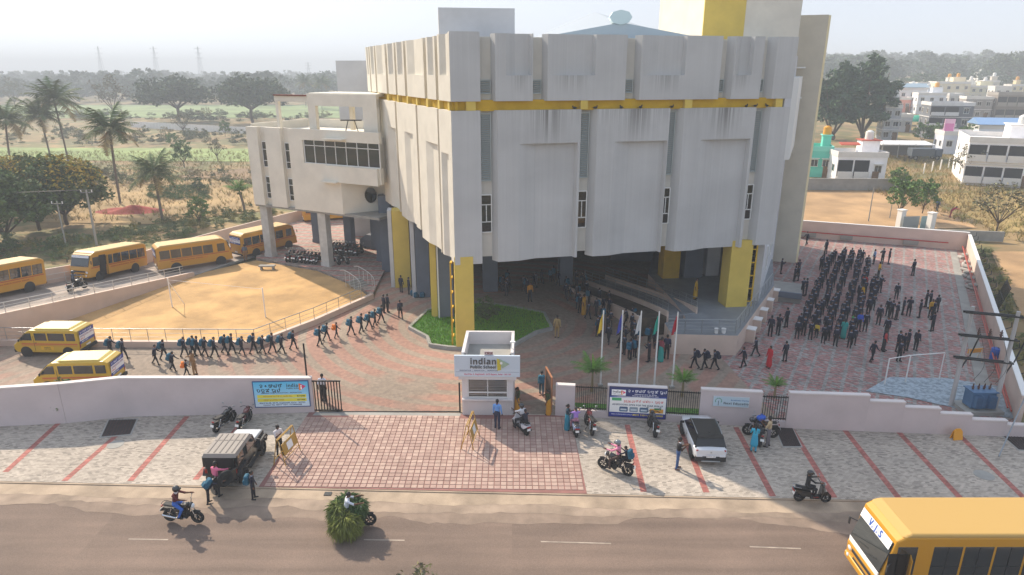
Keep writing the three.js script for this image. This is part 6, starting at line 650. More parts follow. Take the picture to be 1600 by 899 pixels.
function colours(src, pal) { const c = new Float32Array(src.tags.length * 3), C = ['skin', 'top', 'bottom', 'shoe', 'collar', 'eye', 'lip', 'sleeve'].map((k) => new THREE.Color(pal[k] ?? { eye: 0x1a1210, lip: 0x6e3a30, shoe: 0x17171a, collar: pal.top }[k] ?? 0x7a4e36)); src.tags.forEach((t, i) => { c[3 * i] = C[t].r; c[3 * i + 1] = C[t].g; c[3 * i + 2] = C[t].b; }); const g = new THREE.BufferGeometry(); for (const k of ['position', 'normal', 'uv']) g.setAttribute(k, src.g.attributes[k]); g.setIndex(src.g.index); g.setAttribute('color', new THREE.BufferAttribute(c, 3)); return g; }
function person(label, pos, ry, pose, pal, o = {}, extra = {}) {
  const fine = extra.fine ?? true, src = bodyGeo(pose, o, fine), key = pose + JSON.stringify(o) + JSON.stringify(pal) + fine; dressed[key] ??= colours(src, pal); const J = src.J;
  const p = thing('person', label, 'person', pos, ry, extra.group); p.scale.setScalar((extra.height ?? 1.8) / 1.745); part(p, 'body', dressed[key], bodyM);
  if (extra.helmet) part(p, 'helmet', [new THREE.SphereGeometry(0.145, 16, 12, 0, 6.3, 0, 2.1).scale(0.95, 1.05, 1.1).translate(J.head[0], J.head[1] + 0.015 - J.drop, J.head[2] - 0.005), box(0.2, 0.09, 0.02, J.head[0], J.head[1] + 0.01 - J.drop, J.head[2] + 0.152)], extra.helmet === 2 ? helmetG : helmetM); else part(p, 'hair', src.hs(extra.hair ?? 'short'), extra.scarf ? mat(extra.scarf, 0.9) : hairM);
  if (extra.bag) { const k = 1 / p.scale.x, b = part(p, 'backpack', [rbox(0.34, 0.46, 0.2, 0, 0, -0.1, 0.09, 3), rbox(0.28, 0.22, 0.1, 0, -0.09, -0.21, 0.05, 2)], extra.bag); b.position.set(0, J.back[1] - J.drop - 0.06, J.back[2] + 0.01); b.rotation.x = J.lean; b.scale.setScalar(Math.min(1.4, k * 1.12)); }
  if (extra.drape) part(p, 'drape', pipe([[0.16, 1.42 - J.drop, -0.08], [0.13, 1.44 - J.drop, 0.09], [0, 1.25 - J.drop, 0.15], [-0.14, 1.08 - J.drop, 0.1], [-0.17, 0.98 - J.drop, -0.05]], 0.045, 6, 20), mat(extra.drape, 0.8));
  return p;
}
const SK = [0x6e4630, 0x5c3a28, 0x85573c], UNI = { skin: SK[0], top: 0x141a30, bottom: 0x12131c, collar: 0x8d94a4 };
const feet = (u, v) => spot(u, v);
// --- in front of the wall ---
person('man in a pink shirt loading the open rear of the jeep', feet(341, 775), aim(0.45, -1), 'reach', { skin: SK[1], top: 0xe07090, bottom: 0x25262c }, { sleeve: 2 }); 
person('child carrying a large teal backpack behind the man in pink', feet(327, 787), aim(0.8, -0.6), 'bend', UNI, { sleeve: 2 }, { height: 1.4, bag: M.bagTeal });
person('student with a teal backpack standing beside the jeep', feet(397, 780), aim(1, -0.1), 'stand', UNI, { sleeve: 2 }, { height: 1.5, bag: M.bagTeal });
person('man in a white shirt using his phone by the barricade', feet(438, 712), aim(0.8, 0.7), 'phone', { skin: SK[1], top: 0xdcd4d2, bottom: 0x1d1c20 }, {});
person('guard in a light blue shirt and navy trousers by the booth', feet(777, 670), aim(0.3, -1), 'stand', { skin: SK[1], top: 0x6a9ad8, bottom: 0x1b2340 }, { sleeve: 2 });
person('woman in a yellow and green sari standing beside the booth', feet(808, 644), aim(1, 0.2), 'stand', { skin: SK[0], top: 0x3a3420, bottom: 0xc68a1c }, { skirt: 0.1 }, { height: 1.6, hair: 'bun', drape: 0x3a4a20 });
person('woman in a yellow and green sari reaching out at the gate leaf', feet(857, 648), aim(-1, -0.2), 'reach', { skin: SK[0], top: 0x33401f, bottom: 0xc98c20 }, { skirt: 0.1 }, { height: 1.6, hair: 'bun', drape: 0x3a4a20 });
person('person in a teal tracksuit with a bag walking in through the gate', feet(846, 617), aim(0.1, -1), 'walk', { skin: SK[2], top: 0x2a6f80, bottom: 0x1c4658, collar: 0x9fc0c8 }, { sleeve: 2 }, { height: 1.6, bag: M.bagTeal });
person('man in a black and white shirt and jeans beside the white car', feet(1058, 733), aim(0.9, 0.2), 'phone', { skin: SK[1], top: 0x17171b, bottom: 0x35517e, collar: 0xe6e2e4, shoe: 0x6a4a3a }, {});
person('woman in a cyan kurta with a long plait by the motorbikes', feet(1177, 706), aim(0.2, -1), 'standArms', { skin: SK[0], top: 0x38aecb, bottom: 0x2fa0c0 }, { skirt: 0.5, sleeve: 2 }, { height: 1.6, hair: 'long' });
person('man in a tan shirt standing beside the parked motorbikes', feet(1199, 698), aim(-0.8, -0.5), 'standArms', { skin: SK[1], top: 0xb6a07e, bottom: 0x6e6a70 }, {});
person('woman in a teal and black dress standing beside the silver scooter', feet(886, 672), aim(0.9, 0.2), 'standArms', { skin: SK[0], top: 0x1a3a48, bottom: 0x1f7f96 }, { skirt: 0.12, sleeve: 2 }, { height: 1.6, hair: 'bun' });
person('man in a white shirt standing behind the black gate leaf', feet(506, 627), aim(0.1, -1), 'handsBack', { skin: SK[1], top: 0xc8ccd6, bottom: 0x1b1c22 }, {});
// riders sit on their machines
function rider(bk, seatY, seatZ, label, pose, pal, o, extra) { const c = new THREE.Vector3(0, 0, seatZ).applyAxisAngle(UPV, bk.rotation.y).add(bk.position), h = (extra.height ?? 1.8) / 1.745; return person(label, V(c.x, bk.position.y + seatY + 0.09 - 0.9 * h, c.z), bk.rotation.y, pose, pal, o, extra); }
rider(BK.red, 0.86, -0.28, 'man in a dark red shirt and blue jeans riding the motorbike', 'ride', { skin: SK[1], top: 0x5a1418, bottom: 0x2f5fb0, collar: 0xd8d0d0 }, {}, { helmet: 1 });
rider(BK.pink, 0.86, -0.16, 'man in a pink shirt with a silver helmet on the motorbike', 'rideFoot', { skin: SK[1], top: 0xe088a4, bottom: 0x3c2a26 }, { sleeve: 2 }, { helmet: 2 });
rider(BK.pink, 0.9, -0.58, 'child with a big teal backpack riding pillion behind the man in pink', 'ridePassenger', UNI, { sleeve: 2 }, { height: 1.35, bag: M.bagTeal });
rider(BK.scoot, 0.76, -0.3, 'woman in black with a helmet riding the black scooter', 'scoot', { skin: SK[0], top: 0x17181c, bottom: 0x1a1b20, shoe: 0x7a2a24 }, { sleeve: 2 }, { height: 1.62, helmet: 1 });
rider(BK.fam, 0.76, -0.2, 'man in white with a black helmet on the white scooter', 'rideFoot', { skin: SK[1], top: 0xd6d6d8, bottom: 0x23242c }, {}, { helmet: 1 });
rider(BK.fam, 0.78, -0.58, 'student in navy climbing off the rear of the white scooter', 'rideFoot', UNI, { sleeve: 2 }, { height: 1.45 });
rider(BK.purple, 0.76, -0.3, 'rider in a purple shirt sitting on the silver scooter', 'rideFoot', { skin: SK[0], top: 0x9a78c4, bottom: 0xa87486 }, {}, { height: 1.62, hair: 'bun' });
rider(BK.road, 0.86, -0.28, 'helmeted rider in grey on the motorbike beside the buses', 'ride', { skin: SK[1], top: 0x4a5260, bottom: 0x1e1f26 }, { sleeve: 2 }, { helmet: 1, fine: false });
{ const o = thing('blue_bag', 'bright blue bag resting on the motorbike near the last fence', 'bag', BK.blue.position.clone().add(V(-0.05, 0.98, 0)), 0.4); part(o, 'sack', rbox(0.5, 0.3, 0.36, 0, 0.15, 0, 0.14, 3), mat(0x2457b8, 0.6)); part(o, 'strap', pipe([[-0.15, 0.28, 0], [0, 0.4, 0], [0.15, 0.28, 0]], 0.02), mat(0x1c3f88, 0.7)); }
{ const a = thing('helmet', 'black helmet hung on the handlebar beside the blue bag', 'helmet', BK.blue.position.clone().add(V(-0.55, 1.05, 0.05))); part(a, 'shell', new THREE.SphereGeometry(0.15, 14, 10, 0, 6.3, 0, 2.1), helmetM); part(a, 'visor', box(0.2, 0.09, 0.02, 0, 0, 0.15), M.glass); }
// --- queue of pupils beside the court ---
const Q = { group: 'pupils walking in a line with teal backpacks', bag: M.bagTeal, height: 1.5, fine: false };
const line1 = [[175, 558], [194, 562], [244, 570], [257, 562], [271, 580], [289, 558], [302, 556], [309, 557], [321, 557], [336, 559], [352, 553], [363, 554], [379, 555], [397, 553], [411, 553], [426, 552], [441, 552], [459, 546]], line2 = [[500, 540], [511, 533], [526, 528], [549, 524], [565, 520], [577, 515], [586, 510], [596, 505]];
const where = ['last pupil of the drive line, nearest the yellow van', 'second to last pupil of the drive line, near the yellow van', 'third pupil from the van in the drive line', 'fourth pupil from the van in the drive line', 'pupil walking apart below the drive line near the khaki guard'];
line1.forEach(([u, v], i) => person(where[i] ? `navy uniformed ${where[i]}` : `navy uniformed pupil in the line beside the kerb wall, ${ORD[17 - i] ?? 'far back'} from its head`, feet(u, v), aim(1, -0.05 + rr(-0.15, 0.15)), i % 2 ? 'walk' : 'walkB', { ...UNI, skin: SK[i % 3] }, { sleeve: 2 }, { ...Q, height: rr(1.42, 1.62), bag: i === 2 ? undefined : i === 14 || i === 12 ? M.bagTeal : M.bagTeal }));
line2.forEach(([u, v], i) => person(i === 2 ? 'small pupil with an orange backpack in the line crossing the plaza' : `navy uniformed pupil in the line crossing the plaza, ${ORD[7 - i]} from its head`, feet(u, v), aim(0.8, -0.7), i % 2 ? 'walkB' : 'walk', UNI, { sleeve: 2 }, { ...Q, group: 'pupils crossing the plaza', height: i === 2 ? 1.25 : rr(1.42, 1.6), bag: i === 2 ? M.bagOrange : M.bagTeal }));
person('guard in khaki uniform bending towards a small pupil on the drive', feet(305, 587), aim(-1, 0), 'reach', { skin: SK[1], top: 0x8a6a48, bottom: 0x83653f }, { sleeve: 2 }, { fine: false }); person('small pupil with an orange backpack beside the khaki guard', feet(292, 588), aim(0.7, -0.4), 'walk', UNI, { sleeve: 2 }, { height: 1.2, bag: M.bagOrange, fine: false });
person('guard in khaki standing with hands behind his back by the lawn', feet(870, 528), aim(0.1, -1), 'handsBack', { skin: SK[1], top: 0x9c8458, bottom: 0x94794c }, { sleeve: 2 }, { fine: false });
[[600, 489, 'first of two pupils standing together at the head of the plaza line', 0.6], [606, 488, 'second of two pupils standing together at the head of the plaza line', 0.7], [626, 498, 'lone pupil walking near the lawn bed corner', -0.2], [627, 457, 'man in navy standing by the grey pier', 0.2], [639, 460, 'pupil putting down bags beside the grey pier', 1]].forEach(([u, v, l, d]) => person(l, feet(u, v), aim(d, -0.6), d < 0 ? 'walk' : 'stand', UNI, { sleeve: 2 }, { fine: false, height: 1.6 }));
for (let i = 0; i < 5; i++) { const p = spot(645 + i * 5, 462 + (i % 2) * 3), o = thing('school_bag', `${ORD[i]} teal school bag from the plaza line, at the foot of the grey pier`, 'bag', p, i, 'bags by the pier'); part(o, 'bag_body', rbox(0.45, 0.5, 0.35, 0, 0.25, 0, 0.14, 3), M.bagTeal); part(o, 'pocket', rbox(0.3, 0.24, 0.12, 0, 0.17, 0.2, 0.05, 2), mat(0x0f4256, 0.8)); }
{ const p = onRoad(384, 408), o = person('man standing beside the rear bus near the wing columns', p, 0.4, 'stand', { skin: SK[1], top: 0x5a6270, bottom: 0x8a6a44 }, {}, { fine: false }); }
// --- assembly in the yard and crowd beneath the building ---
const inPoly = (pl, x, y) => { let r = false; for (let i = 0, j = pl.length - 1; i < pl.length; j = i++) if ((pl[i][1] > y) !== (pl[j][1] > y) && x < (pl[j][0] - pl[i][0]) * (y - pl[i][1]) / (pl[j][1] - pl[i][1]) + pl[i][0]) r = !r; return r; };
{
  const pl = [[1286, 412], [1345, 404], [1366, 440], [1372, 476], [1352, 500], [1350, 548], [1238, 532], [1262, 470]].map(([u, v]) => { const p = spot(u, v); return [p.x, p.z]; }), cols = [], dirW = V(-22.3, 0, 38.8).normalize(), acr = V(dirW.z, 0, -dirW.x), c0 = spot(1300, 470); let n = 0;
  for (let a = -9; a <= 9; a += 0.86) for (let s = -22; s <= 26; s += 0.82) { const q = c0.clone().addScaledVector(acr, a + rr(-0.2, 0.2)).addScaledVector(dirW, s + rr(-0.25, 0.25)); if (!inPoly(pl, q.x, q.z) || rnd() < 0.08 || n >= 160) continue; cols.push(q); n++; }
  cols.forEach((q, i) => person('pupil in navy uniform standing in the assembly rows', q, aim(-0.4, 1) + rr(-0.25, 0.25), ['stand', 'standArms', 'stand', 'handsBack'][i % 4], { ...UNI, skin: SK[i % 3] }, { sleeve: 2 }, { fine: false, height: rr(1.38, 1.62), group: 'pupils in the assembly rows' }));
  const out = [[1247, 432], [1290, 397], [1260, 383, 'walk'], [1220, 428], [1241, 440], [1247, 439], [1253, 463], [1259, 462], [1228, 512], [1215, 524], [1203, 526], [1226, 565], [1378, 412], [1388, 413], [1426, 431], [1374, 458], [1400, 468], [1386, 495], [1392, 498], [1400, 500], [1410, 492], [1419, 494], [1436, 497], [1446, 480], [1452, 482], [1463, 488], [1457, 500], [1456, 518], [1372, 508], [1384, 527], [1362, 565, 'walk'], [1380, 548], [1402, 550], [1410, 552], [1417, 548], [1430, 548], [1404, 565]];
  const zone = ([u, v]) => u < 1270 ? 'standing between the building flank and the assembly' : v < 470 ? 'scattered behind the assembly' : u > 1430 && v < 530 ? 'gathered near the yard drain' : v > 540 ? 'standing in front of the assembly' : 'clustered beside the assembly', cnt = {}; const nth = new Map(); [...out].sort((a, b) => a[0] - b[0]).forEach((q) => { const z = zone(q); cnt[z] = (cnt[z] ?? -1) + 1; nth.set(q, `${ORD[cnt[z]]} person from the building among those ${z}`); });
  out.forEach(([u, v, po], i) => person(po === 'walk' ? `person in dark clothes walking ${i === 2 ? 'by the rear corner of the building' : 'below the assembly towards the wall'}` : nth.get(out[i]), feet(u, v), rr(0, 6.3), po ?? (i % 3 ? 'stand' : 'standArms'), { ...UNI, skin: SK[i % 3] }, { sleeve: 2 }, { fine: false, height: rr(1.5, 1.72), group: po ? undefined : 'people around the assembly' }));
  const special = [[1345, 472, 0xd0a01c, 0x1b1c24, 'person in a yellow top within the assembly, near its rear'], [1372, 434, 0xd8a428, 0x1a1b22, 'person in a yellow jacket beside the rear of the assembly'], [1349, 455, 0xb02a2a, 0x1b1c24, 'person in a red top within the assembly'], [1317, 530, 0x2a9c94, 0x2a9c94, 'woman in a teal skirt at the front of the assembly'], [1330, 520, 0x2c9a4a, 0x1c1d24, 'person in a green top at the front of the assembly'], [1341, 518, 0x2a50b4, 0x1c1d24, 'person in a blue top at the front of the assembly'], [1275, 528, 0xd8b83a, 0x22232a, 'child in a yellow top at the front corner of the assembly'], [1380, 549, 0xb83838, 0x1c1d24, 'person in a red striped top standing in front of the assembly'], [1453, 497, 0xd09a24, 0x1c1d24, 'person in an orange top among the group by the yard edge'], [1365, 413, 0x8fb0d8, 0x1c1d24, 'person in a light blue top behind the assembly'], [1286, 416, 0x22242e, 0xb04a7a, 'woman in pink trousers at the rear of the assembly'], [1201, 575, 0xc01e2c, 0xc01e2c, 'woman in a bright red dress walking beside the platform']];
  special.forEach(([u, v, t, b, l], i) => person(l, feet(u, v), rr(0, 6.3), 'stand', { skin: SK[i % 3], top: t, bottom: b }, t === b ? { skirt: 0.25, sleeve: 2 } : { sleeve: 2 }, { fine: false, height: i === 6 ? 1.2 : 1.6, hair: t === b ? 'long' : 'short' }));
  [[1085, 576, 'first of three pupils walking below the lobby platform'], [1100, 577, 'second of three pupils walking below the lobby platform'], [1116, 578, 'third of three pupils walking below the lobby platform'], [1161, 574, 'pupil walking alone past the corner of the lobby platform'], [1180, 557, 'pupil walking up beside the lobby platform wall']].forEach(([u, v, l], i) => person(l, feet(u, v), aim(-1, 0.1), i % 2 ? 'walk' : 'walkB', UNI, { sleeve: 2 }, { fine: false, height: 1.5, bag: i < 3 ? mat(0x1c2436, 0.8) : undefined }));
  // beneath the building
  const dk = [[755, 448], [900, 432], [935, 470], [1000, 505], [1040, 560], [1000, 572], [945, 540], [900, 500], [860, 470], [760, 462]], grp = 'pupils gathered beneath the building'; let m = 0; while (m < 62) { const u = rr(750, 1045), v = rr(430, 575); if (!inPoly(dk, u, v)) continue; person('pupil in navy among the crowd beneath the building', feet(u, v), rr(0, 6.3), ['stand', 'walk', 'standArms'][m % 3], { ...UNI, skin: SK[m % 3] }, { sleeve: 2 }, { fine: false, height: rr(1.4, 1.62), bag: m % 3 ? undefined : M.bagTeal, group: grp }); m++; }
  person('person in an orange yellow top near the lawn beneath the building', feet(828, 472), 0.4, 'stand', { skin: SK[0], top: 0xc98a20, bottom: 0x22232a }, { sleeve: 2 }, { fine: false }); person('woman in a mustard sari beneath the building', feet(912, 492), 1, 'stand', { skin: SK[0], top: 0xb8861e, bottom: 0xb8861e }, { skirt: 0.1 }, { fine: false, hair: 'bun' }); person('woman in a teal skirt behind the flagpoles', feet(1032, 565), 2, 'stand', { skin: SK[0], top: 0x8a3a44, bottom: 0x2a9a90 }, { skirt: 0.12 }, { fine: false, hair: 'bun' }); person('tall person in a navy suit beside the lobby platform corner', feet(1041, 561), 3, 'stand', { ...UNI, top: 0x1a2440 }, { sleeve: 2 }, { fine: false }); person('person in a mustard dress on the lobby platform', spot(1086, 468, 1.504), 1, 'stand', { skin: SK[0], top: 0xb08a20, bottom: 0xb08a20 }, { skirt: 0.3 }, { fine: false });
  person('man in a blue shirt standing in the dry grass lot', feet(1464, 330), 2, 'stand', { skin: SK[1], top: 0x3a4a8c, bottom: 0x22242c }, { sleeve: 2 }, { fine: false }); person('person in crimson bending over in the dry grass lot', feet(1485, 340), 1.2, 'bend', { skin: SK[1], top: 0xa82850, bottom: 0x8a2040 }, { sleeve: 2 }, { fine: false });
}
// ---------- plants ----------
const leafM = (c) => mat(c, 0.9, { side: THREE.DoubleSide, vertexColors: true });
function leafQuads(n, place, size, tint) {      // n small leaves, place(i) -> [x, y, z], colours vary leaf by leaf
  const P = new Float32Array(n * 18), C = new Float32Array(n * 18), N = new Float32Array(n * 18), a = V(), b = V(), c = V(), nn = V();
  for (let i = 0; i < n; i++) { const [x, y, z] = place(i), s = size * rr(0.7, 1.3); a.set(rr(-1, 1), rr(-0.7, 0.7), rr(-1, 1)).normalize(); b.set(rr(-1, 1), rr(-1, 1), rr(-1, 1)).cross(a).normalize(); nn.crossVectors(a, b).normalize(); const k = rr(0.65, 1.35), q = rr(0.85, 1.15), col = [tint[0] * k * q, tint[1] * k, tint[2] * k * rr(0.7, 1.2)];
    [[-1, 0], [0, -0.5], [1, 0], [-1, 0], [1, 0], [0, 0.5]].forEach(([u, v], j) => { c.set(x, y, z).addScaledVector(a, u * s).addScaledVector(b, v * s); const o = i * 18 + j * 3; P[o] = c.x; P[o + 1] = c.y; P[o + 2] = c.z; N[o] = nn.x; N[o + 1] = nn.y; N[o + 2] = nn.z; C[o] = col[0]; C[o + 1] = col[1]; C[o + 2] = col[2]; }); }
  const g = new THREE.BufferGeometry(); g.setAttribute('position', new THREE.BufferAttribute(P, 3)); g.setAttribute('normal', new THREE.BufferAttribute(N, 3)); g.setAttribute('color', new THREE.BufferAttribute(C, 3)); g.setAttribute('uv', new THREE.BufferAttribute(new Float32Array(n * 12), 2)); return g;
}
function crownGeo(rx, ry, clumps, per, leaf, tint, hole = 0.45) { const cs = Array.from({ length: clumps }, () => { const t = rr(0, 6.283), p = Math.acos(rr(-0.55, 1)), k = rr(hole, 1); return [Math.cos(t) * Math.sin(p) * rx * k, Math.cos(p) * ry * k, Math.sin(t) * Math.sin(p) * rx * k, rr(0.16, 0.3) * rx]; }); return leafQuads(clumps * per, (i) => { const c = cs[i % clumps], t = rr(0, 6.283), z = rr(-1, 1), r = c[3] * Math.cbrt(rnd()), s = Math.sqrt(1 - z * z); return [c[0] + Math.cos(t) * s * r, c[1] + z * r * 0.75, c[2] + Math.sin(t) * s * r]; }, leaf, tint); }
const barkM = mottled([92, 78, 62], 0.25, 1.5, 6, 0.95, 501), white3 = mat(0xffffff, 0.9, { vertexColors: true, side: THREE.DoubleSide });
function trunkGeo(h, r, limbs, spread, ch) { const g = [pipe([[0, 0, 0], [r * 0.6, h * 0.4, r * 0.3], [0, h, 0]], r, 7, 8)]; for (let i = 0; i < limbs; i++) { const a = i * 2.4 + 0.5, e = [Math.cos(a) * spread, h + ch * rr(0.5, 0.9), Math.sin(a) * spread]; g.push(rod([0, h * 0.8, 0], [e[0] * 0.5, h + ch * 0.3, e[2] * 0.5], r * 0.6, r * 0.4, 6), rod([e[0] * 0.5, h + ch * 0.3, e[2] * 0.5], e, r * 0.4, r * 0.12, 5)); } return join(g); }
const protoTrees = {};
function tree(kind, label, u, v, H, group, ry = rr(0, 6.3), pos) {
  const K = { mango: [1.05, 0.8, 80, 80, 0.14, [0.08, 0.12, 0.03], 0.14], gold: [1.05, 0.75, 80, 80, 0.14, [0.1, 0.13, 0.03], 0.16], dark: [0.6, 0.95, 110, 80, 0.11, [0.05, 0.1, 0.045], 0.05], light: [0.6, 0.72, 44, 40, 0.13, [0.12, 0.2, 0.05], 0.18], rain: [1.15, 0.45, 70, 70, 0.15, [0.07, 0.1, 0.045], 0.26], sparse: [0.7, 0.62, 40, 14, 0.11, [0.14, 0.13, 0.07], 0.24], bush: [0.8, 0.75, 36, 50, 0.14, [0.09, 0.13, 0.045], 0.05] }[kind], p = pos ?? farSpot(u, v);
  const nm = kind === 'bush' ? 'shrub' : 'tree'; let o; if (!protoTrees[kind]) { const th = K[6]; protoTrees[kind] = { t: trunkGeo(th, kind === 'bush' ? 0.014 : kind === 'light' || kind === 'sparse' ? 0.013 : 0.024, kind === 'sparse' ? 11 : 7, K[0] * 0.45, K[1] * 0.8), c: crownGeo(K[0] * 0.5, K[1] * 0.52, K[2], K[3], K[4] * 0.22, K[5]).translate(0, th + K[1] * 0.42, 0) }; }
  o = thing(nm, label, nm, p, ry, group); o.scale.setScalar(H); part(o, kind === 'bush' ? 'stem' : 'trunk', protoTrees[kind].t, barkM); part(o, 'crown', protoTrees[kind].c, white3); if (kind === 'gold') { protoTrees.flower ??= leafQuads(1500, () => { const t = rr(0, 6.283), p = Math.acos(rr(0.15, 1)), k = rr(0.82, 1.05); return [Math.cos(t) * Math.sin(p) * 0.53 * k, 0.47 + Math.cos(p) * 0.42 * k, Math.sin(t) * Math.sin(p) * 0.53 * k]; }, 0.024, [0.36, 0.26, 0.03]); part(o, 'blossom', protoTrees.flower, white3); } return o;
}
function frondGeo(L, droop, tint, n = 26) { const P = [], C = [], cv = (t) => V(t * L * (1 - 0.18 * droop * t), L * (0.42 * t - droop * 0.9 * t * t), 0), tri = (a, b, c, k) => { for (const p of [a, b, c]) { P.push(p.x, p.y, p.z); C.push(tint[0] * k, tint[1] * k, tint[2] * k); } };
  for (let i = 0; i < n; i++) { const t = 0.12 + 0.88 * i / n, p = cv(t), q = cv(Math.min(1, t + 0.035)), l = L * 0.3 * Math.sin(Math.PI * (0.18 + 0.78 * t)); for (const s of [-1, 1]) { const tip = p.clone().add(V(l * 0.45, -l * rr(0.25, 0.75), s * l * 0.85)); tri(p, q, tip, rr(0.75, 1.25)); } } for (let i = 0; i < 8; i++) { const a = cv(i / 8), b = cv((i + 1) / 8), w = 0.05 * (1 - i / 9); tri(a.clone().add(V(0, 0, w)), a.clone().add(V(0, 0, -w)), b, 1.1); }
  const g = new THREE.BufferGeometry(); g.setAttribute('position', new THREE.Float32BufferAttribute(P, 3)); g.setAttribute('color', new THREE.Float32BufferAttribute(C, 3)); g.computeVertexNormals(); g.setAttribute('uv', new THREE.BufferAttribute(new Float32Array(P.length / 3 * 2), 2)); return g; }
function palmCrown(L, n, young) { const gs = []; for (let i = 0; i < n; i++) { const lvl = i / n, tilt = young ? rr(0.5, 1.2) : 1.15 - lvl * 1.75 + rr(-0.12, 0.12), old = lvl > 0.86 && !young; gs.push(frondGeo(L * rr(0.85, 1.1), 0.42 + lvl * 0.38, old ? [0.26, 0.18, 0.06] : young ? [0.1, 0.2, 0.03] : [0.085 + lvl * 0.03, 0.125, 0.035]).rotateZ(tilt * 0.8).rotateY(i * 2.4 + rr(-0.2, 0.2))); } return mergeGeometries(gs); }
const palmA = palmCrown(3.6, 26), palmB = palmCrown(3.4, 22), palmY = palmCrown(1.5, 12, true);
function palm(label, ub, vb, uc, vc, c, sc = 1, group = 'coconut palms in the fields') { const p = farSpot(ub, vb), d = depthOf(p); const yy = -(vc - 449.5) / FPX, cc = Math.cos(PITCH), ss = Math.sin(PITCH), h = CAM_H + (yy * cc - ss) * (p.z / (-cc - yy * ss)) - p.y; const dx = (uc - 800) / FPX * (-Math.sin(PITCH) * (p.y + h - CAM_H) - Math.cos(PITCH) * p.z) - p.x; const o = thing('palm_tree', label, 'palm', p, 0, group);
  const g = new THREE.CatmullRomCurve3([V(0, 0, 0), V(dx * 0.2, h * 0.35, 0), V(dx * 0.55, h * 0.7, 0), V(dx, h, 0)]), tg = new THREE.TubeGeometry(g, 24, 0.17, 9), tp = tg.attributes.position; part(o, 'trunk', tg, mottled([112, 100, 86], 0.2, 0.8, 6, 0.95, 511)); const cr = part(o, 'crown', c, white3); cr.position.set(dx, h, 0); cr.scale.setScalar(sc * 1.35); cr.rotation.y = uc; part(o, 'coconuts', [0, 1, 2, 3, 4].map((i) => ball(0.14, dx + Math.cos(i * 1.3) * 0.25, h - 0.2, Math.sin(i * 1.3) * 0.25, 1, 1.2, 1, 8)), mat(0x6a6a2a, 0.7)); return o; }
palm('coconut palm at the picture edge behind the dark trees', 20, 275, 8, 190, palmB, 1.25); palm('coconut palm with a leaning trunk, partly hidden by a taller palm', 82, 262, 62, 182, palmB, 1.3); palm('tallest coconut palm, in the pair behind the golden tree', 108, 260, 84, 158, palmA, 1.35); palm('coconut palm standing alone beside the red soil heap', 188, 320, 171, 204, palmA, 1.1); palm('shorter coconut palm with drooping fronds near the boundary wall', 254, 347, 240, 272, palmB, 0.95); palm('young yellowing palm beside the side wing wall', 383, 335, 374, 300, palmY, 1.3, 'young palms');
palm('far pair of palms above the fields, left one', 478, 168, 476, 128, palmB, 1.5, 'far palms'); palm('far pair of palms above the fields, right one', 503, 170, 502, 130, palmB, 1.5, 'far palms');
{ const yp = (u, v, h, label) => { const o = thing('young_palm', label, 'palm', spot(u, v), 0, 'young palms behind the wall'); part(o, 'trunk', rod([0, 0, 0], [0, h * 0.5, 0], 0.09, 0.06), mat(0x8a7a58, 0.9)); const c = part(o, 'crown', palmY, white3); c.position.y = h * 0.5; c.scale.setScalar(h * 0.42); part(o, 'spear_leaf', frondGeo(h * 0.5, 0.1, [0.16, 0.34, 0.03]).rotateZ(1.3).translate(0, h * 0.5, 0), white3); }; yp(925, 612, 2.5, 'taller young palm with a bright spear leaf behind the fence'); yp(1066, 620, 1.9, 'short young palm behind the fence next to the banner'); yp(1210, 622, 1.5, 'small young palm behind the last bar fence'); }
struct('planting_strip', sheet([[3.4, -34.9], [14.6, -33.6], [14.5, -34.9], [3.4, -36.1]], 0.02), lawnMat);
// trees and shrubs, left
tree('gold', 'rounded tree with golden yellow top beside the concrete pole', 105, 352, 10, 'trees behind the bus road'); tree('mango', 'dark rounded tree merging with the golden tree', 62, 362, 9, 'trees behind the bus road'); tree('mango', 'dark green tree at the picture edge behind the first bus', 12, 385, 9.5, 'trees behind the bus road'); tree('gold', 'reddish brown leafy tree behind the dark trees', 35, 335, 9, 'trees behind the bus road'); tree('bush', 'bright green young bush at the picture edge', 14, 400, 3.2, 'shrubs behind the bus road'); tree('bush', 'dark shrub beside the concrete pole', 88, 398, 3, 'shrubs behind the bus road'); tree('rain', 'broad flat topped tree standing alone in the far field', 280, 190, 24, 'far field trees'); tree('rain', 'broad flat topped tree just left of the side wing roof', 395, 192, 24, 'far field trees'); tree('sparse', 'leafless grey tree in the far field', 180, 190, 22, 'far field trees'); tree('sparse', 'bare grey tree at the picture edge in the far field', 25, 172, 20, 'far field trees'); tree('light', 'small green tree in the brown field', 288, 262, 7, 'field saplings'); tree('light', 'thin sapling behind the brown field', 270, 232, 5, 'field saplings'); tree('sparse', 'thin bare sapling near the grey far wall', 287, 212, 9, 'field saplings'); tree('light', 'small green tree beside the grey far wall', 352, 214, 6, 'field saplings'); tree('sparse', 'bare thin sapling beside the side wing', 340, 252, 6, 'field saplings'); tree('bush', 'low green bush in the crop patch', 310, 300, 3, 'field bushes'); tree('light', 'thin green sapling behind the boundary wall', 312, 352, 4.5, 'field saplings');
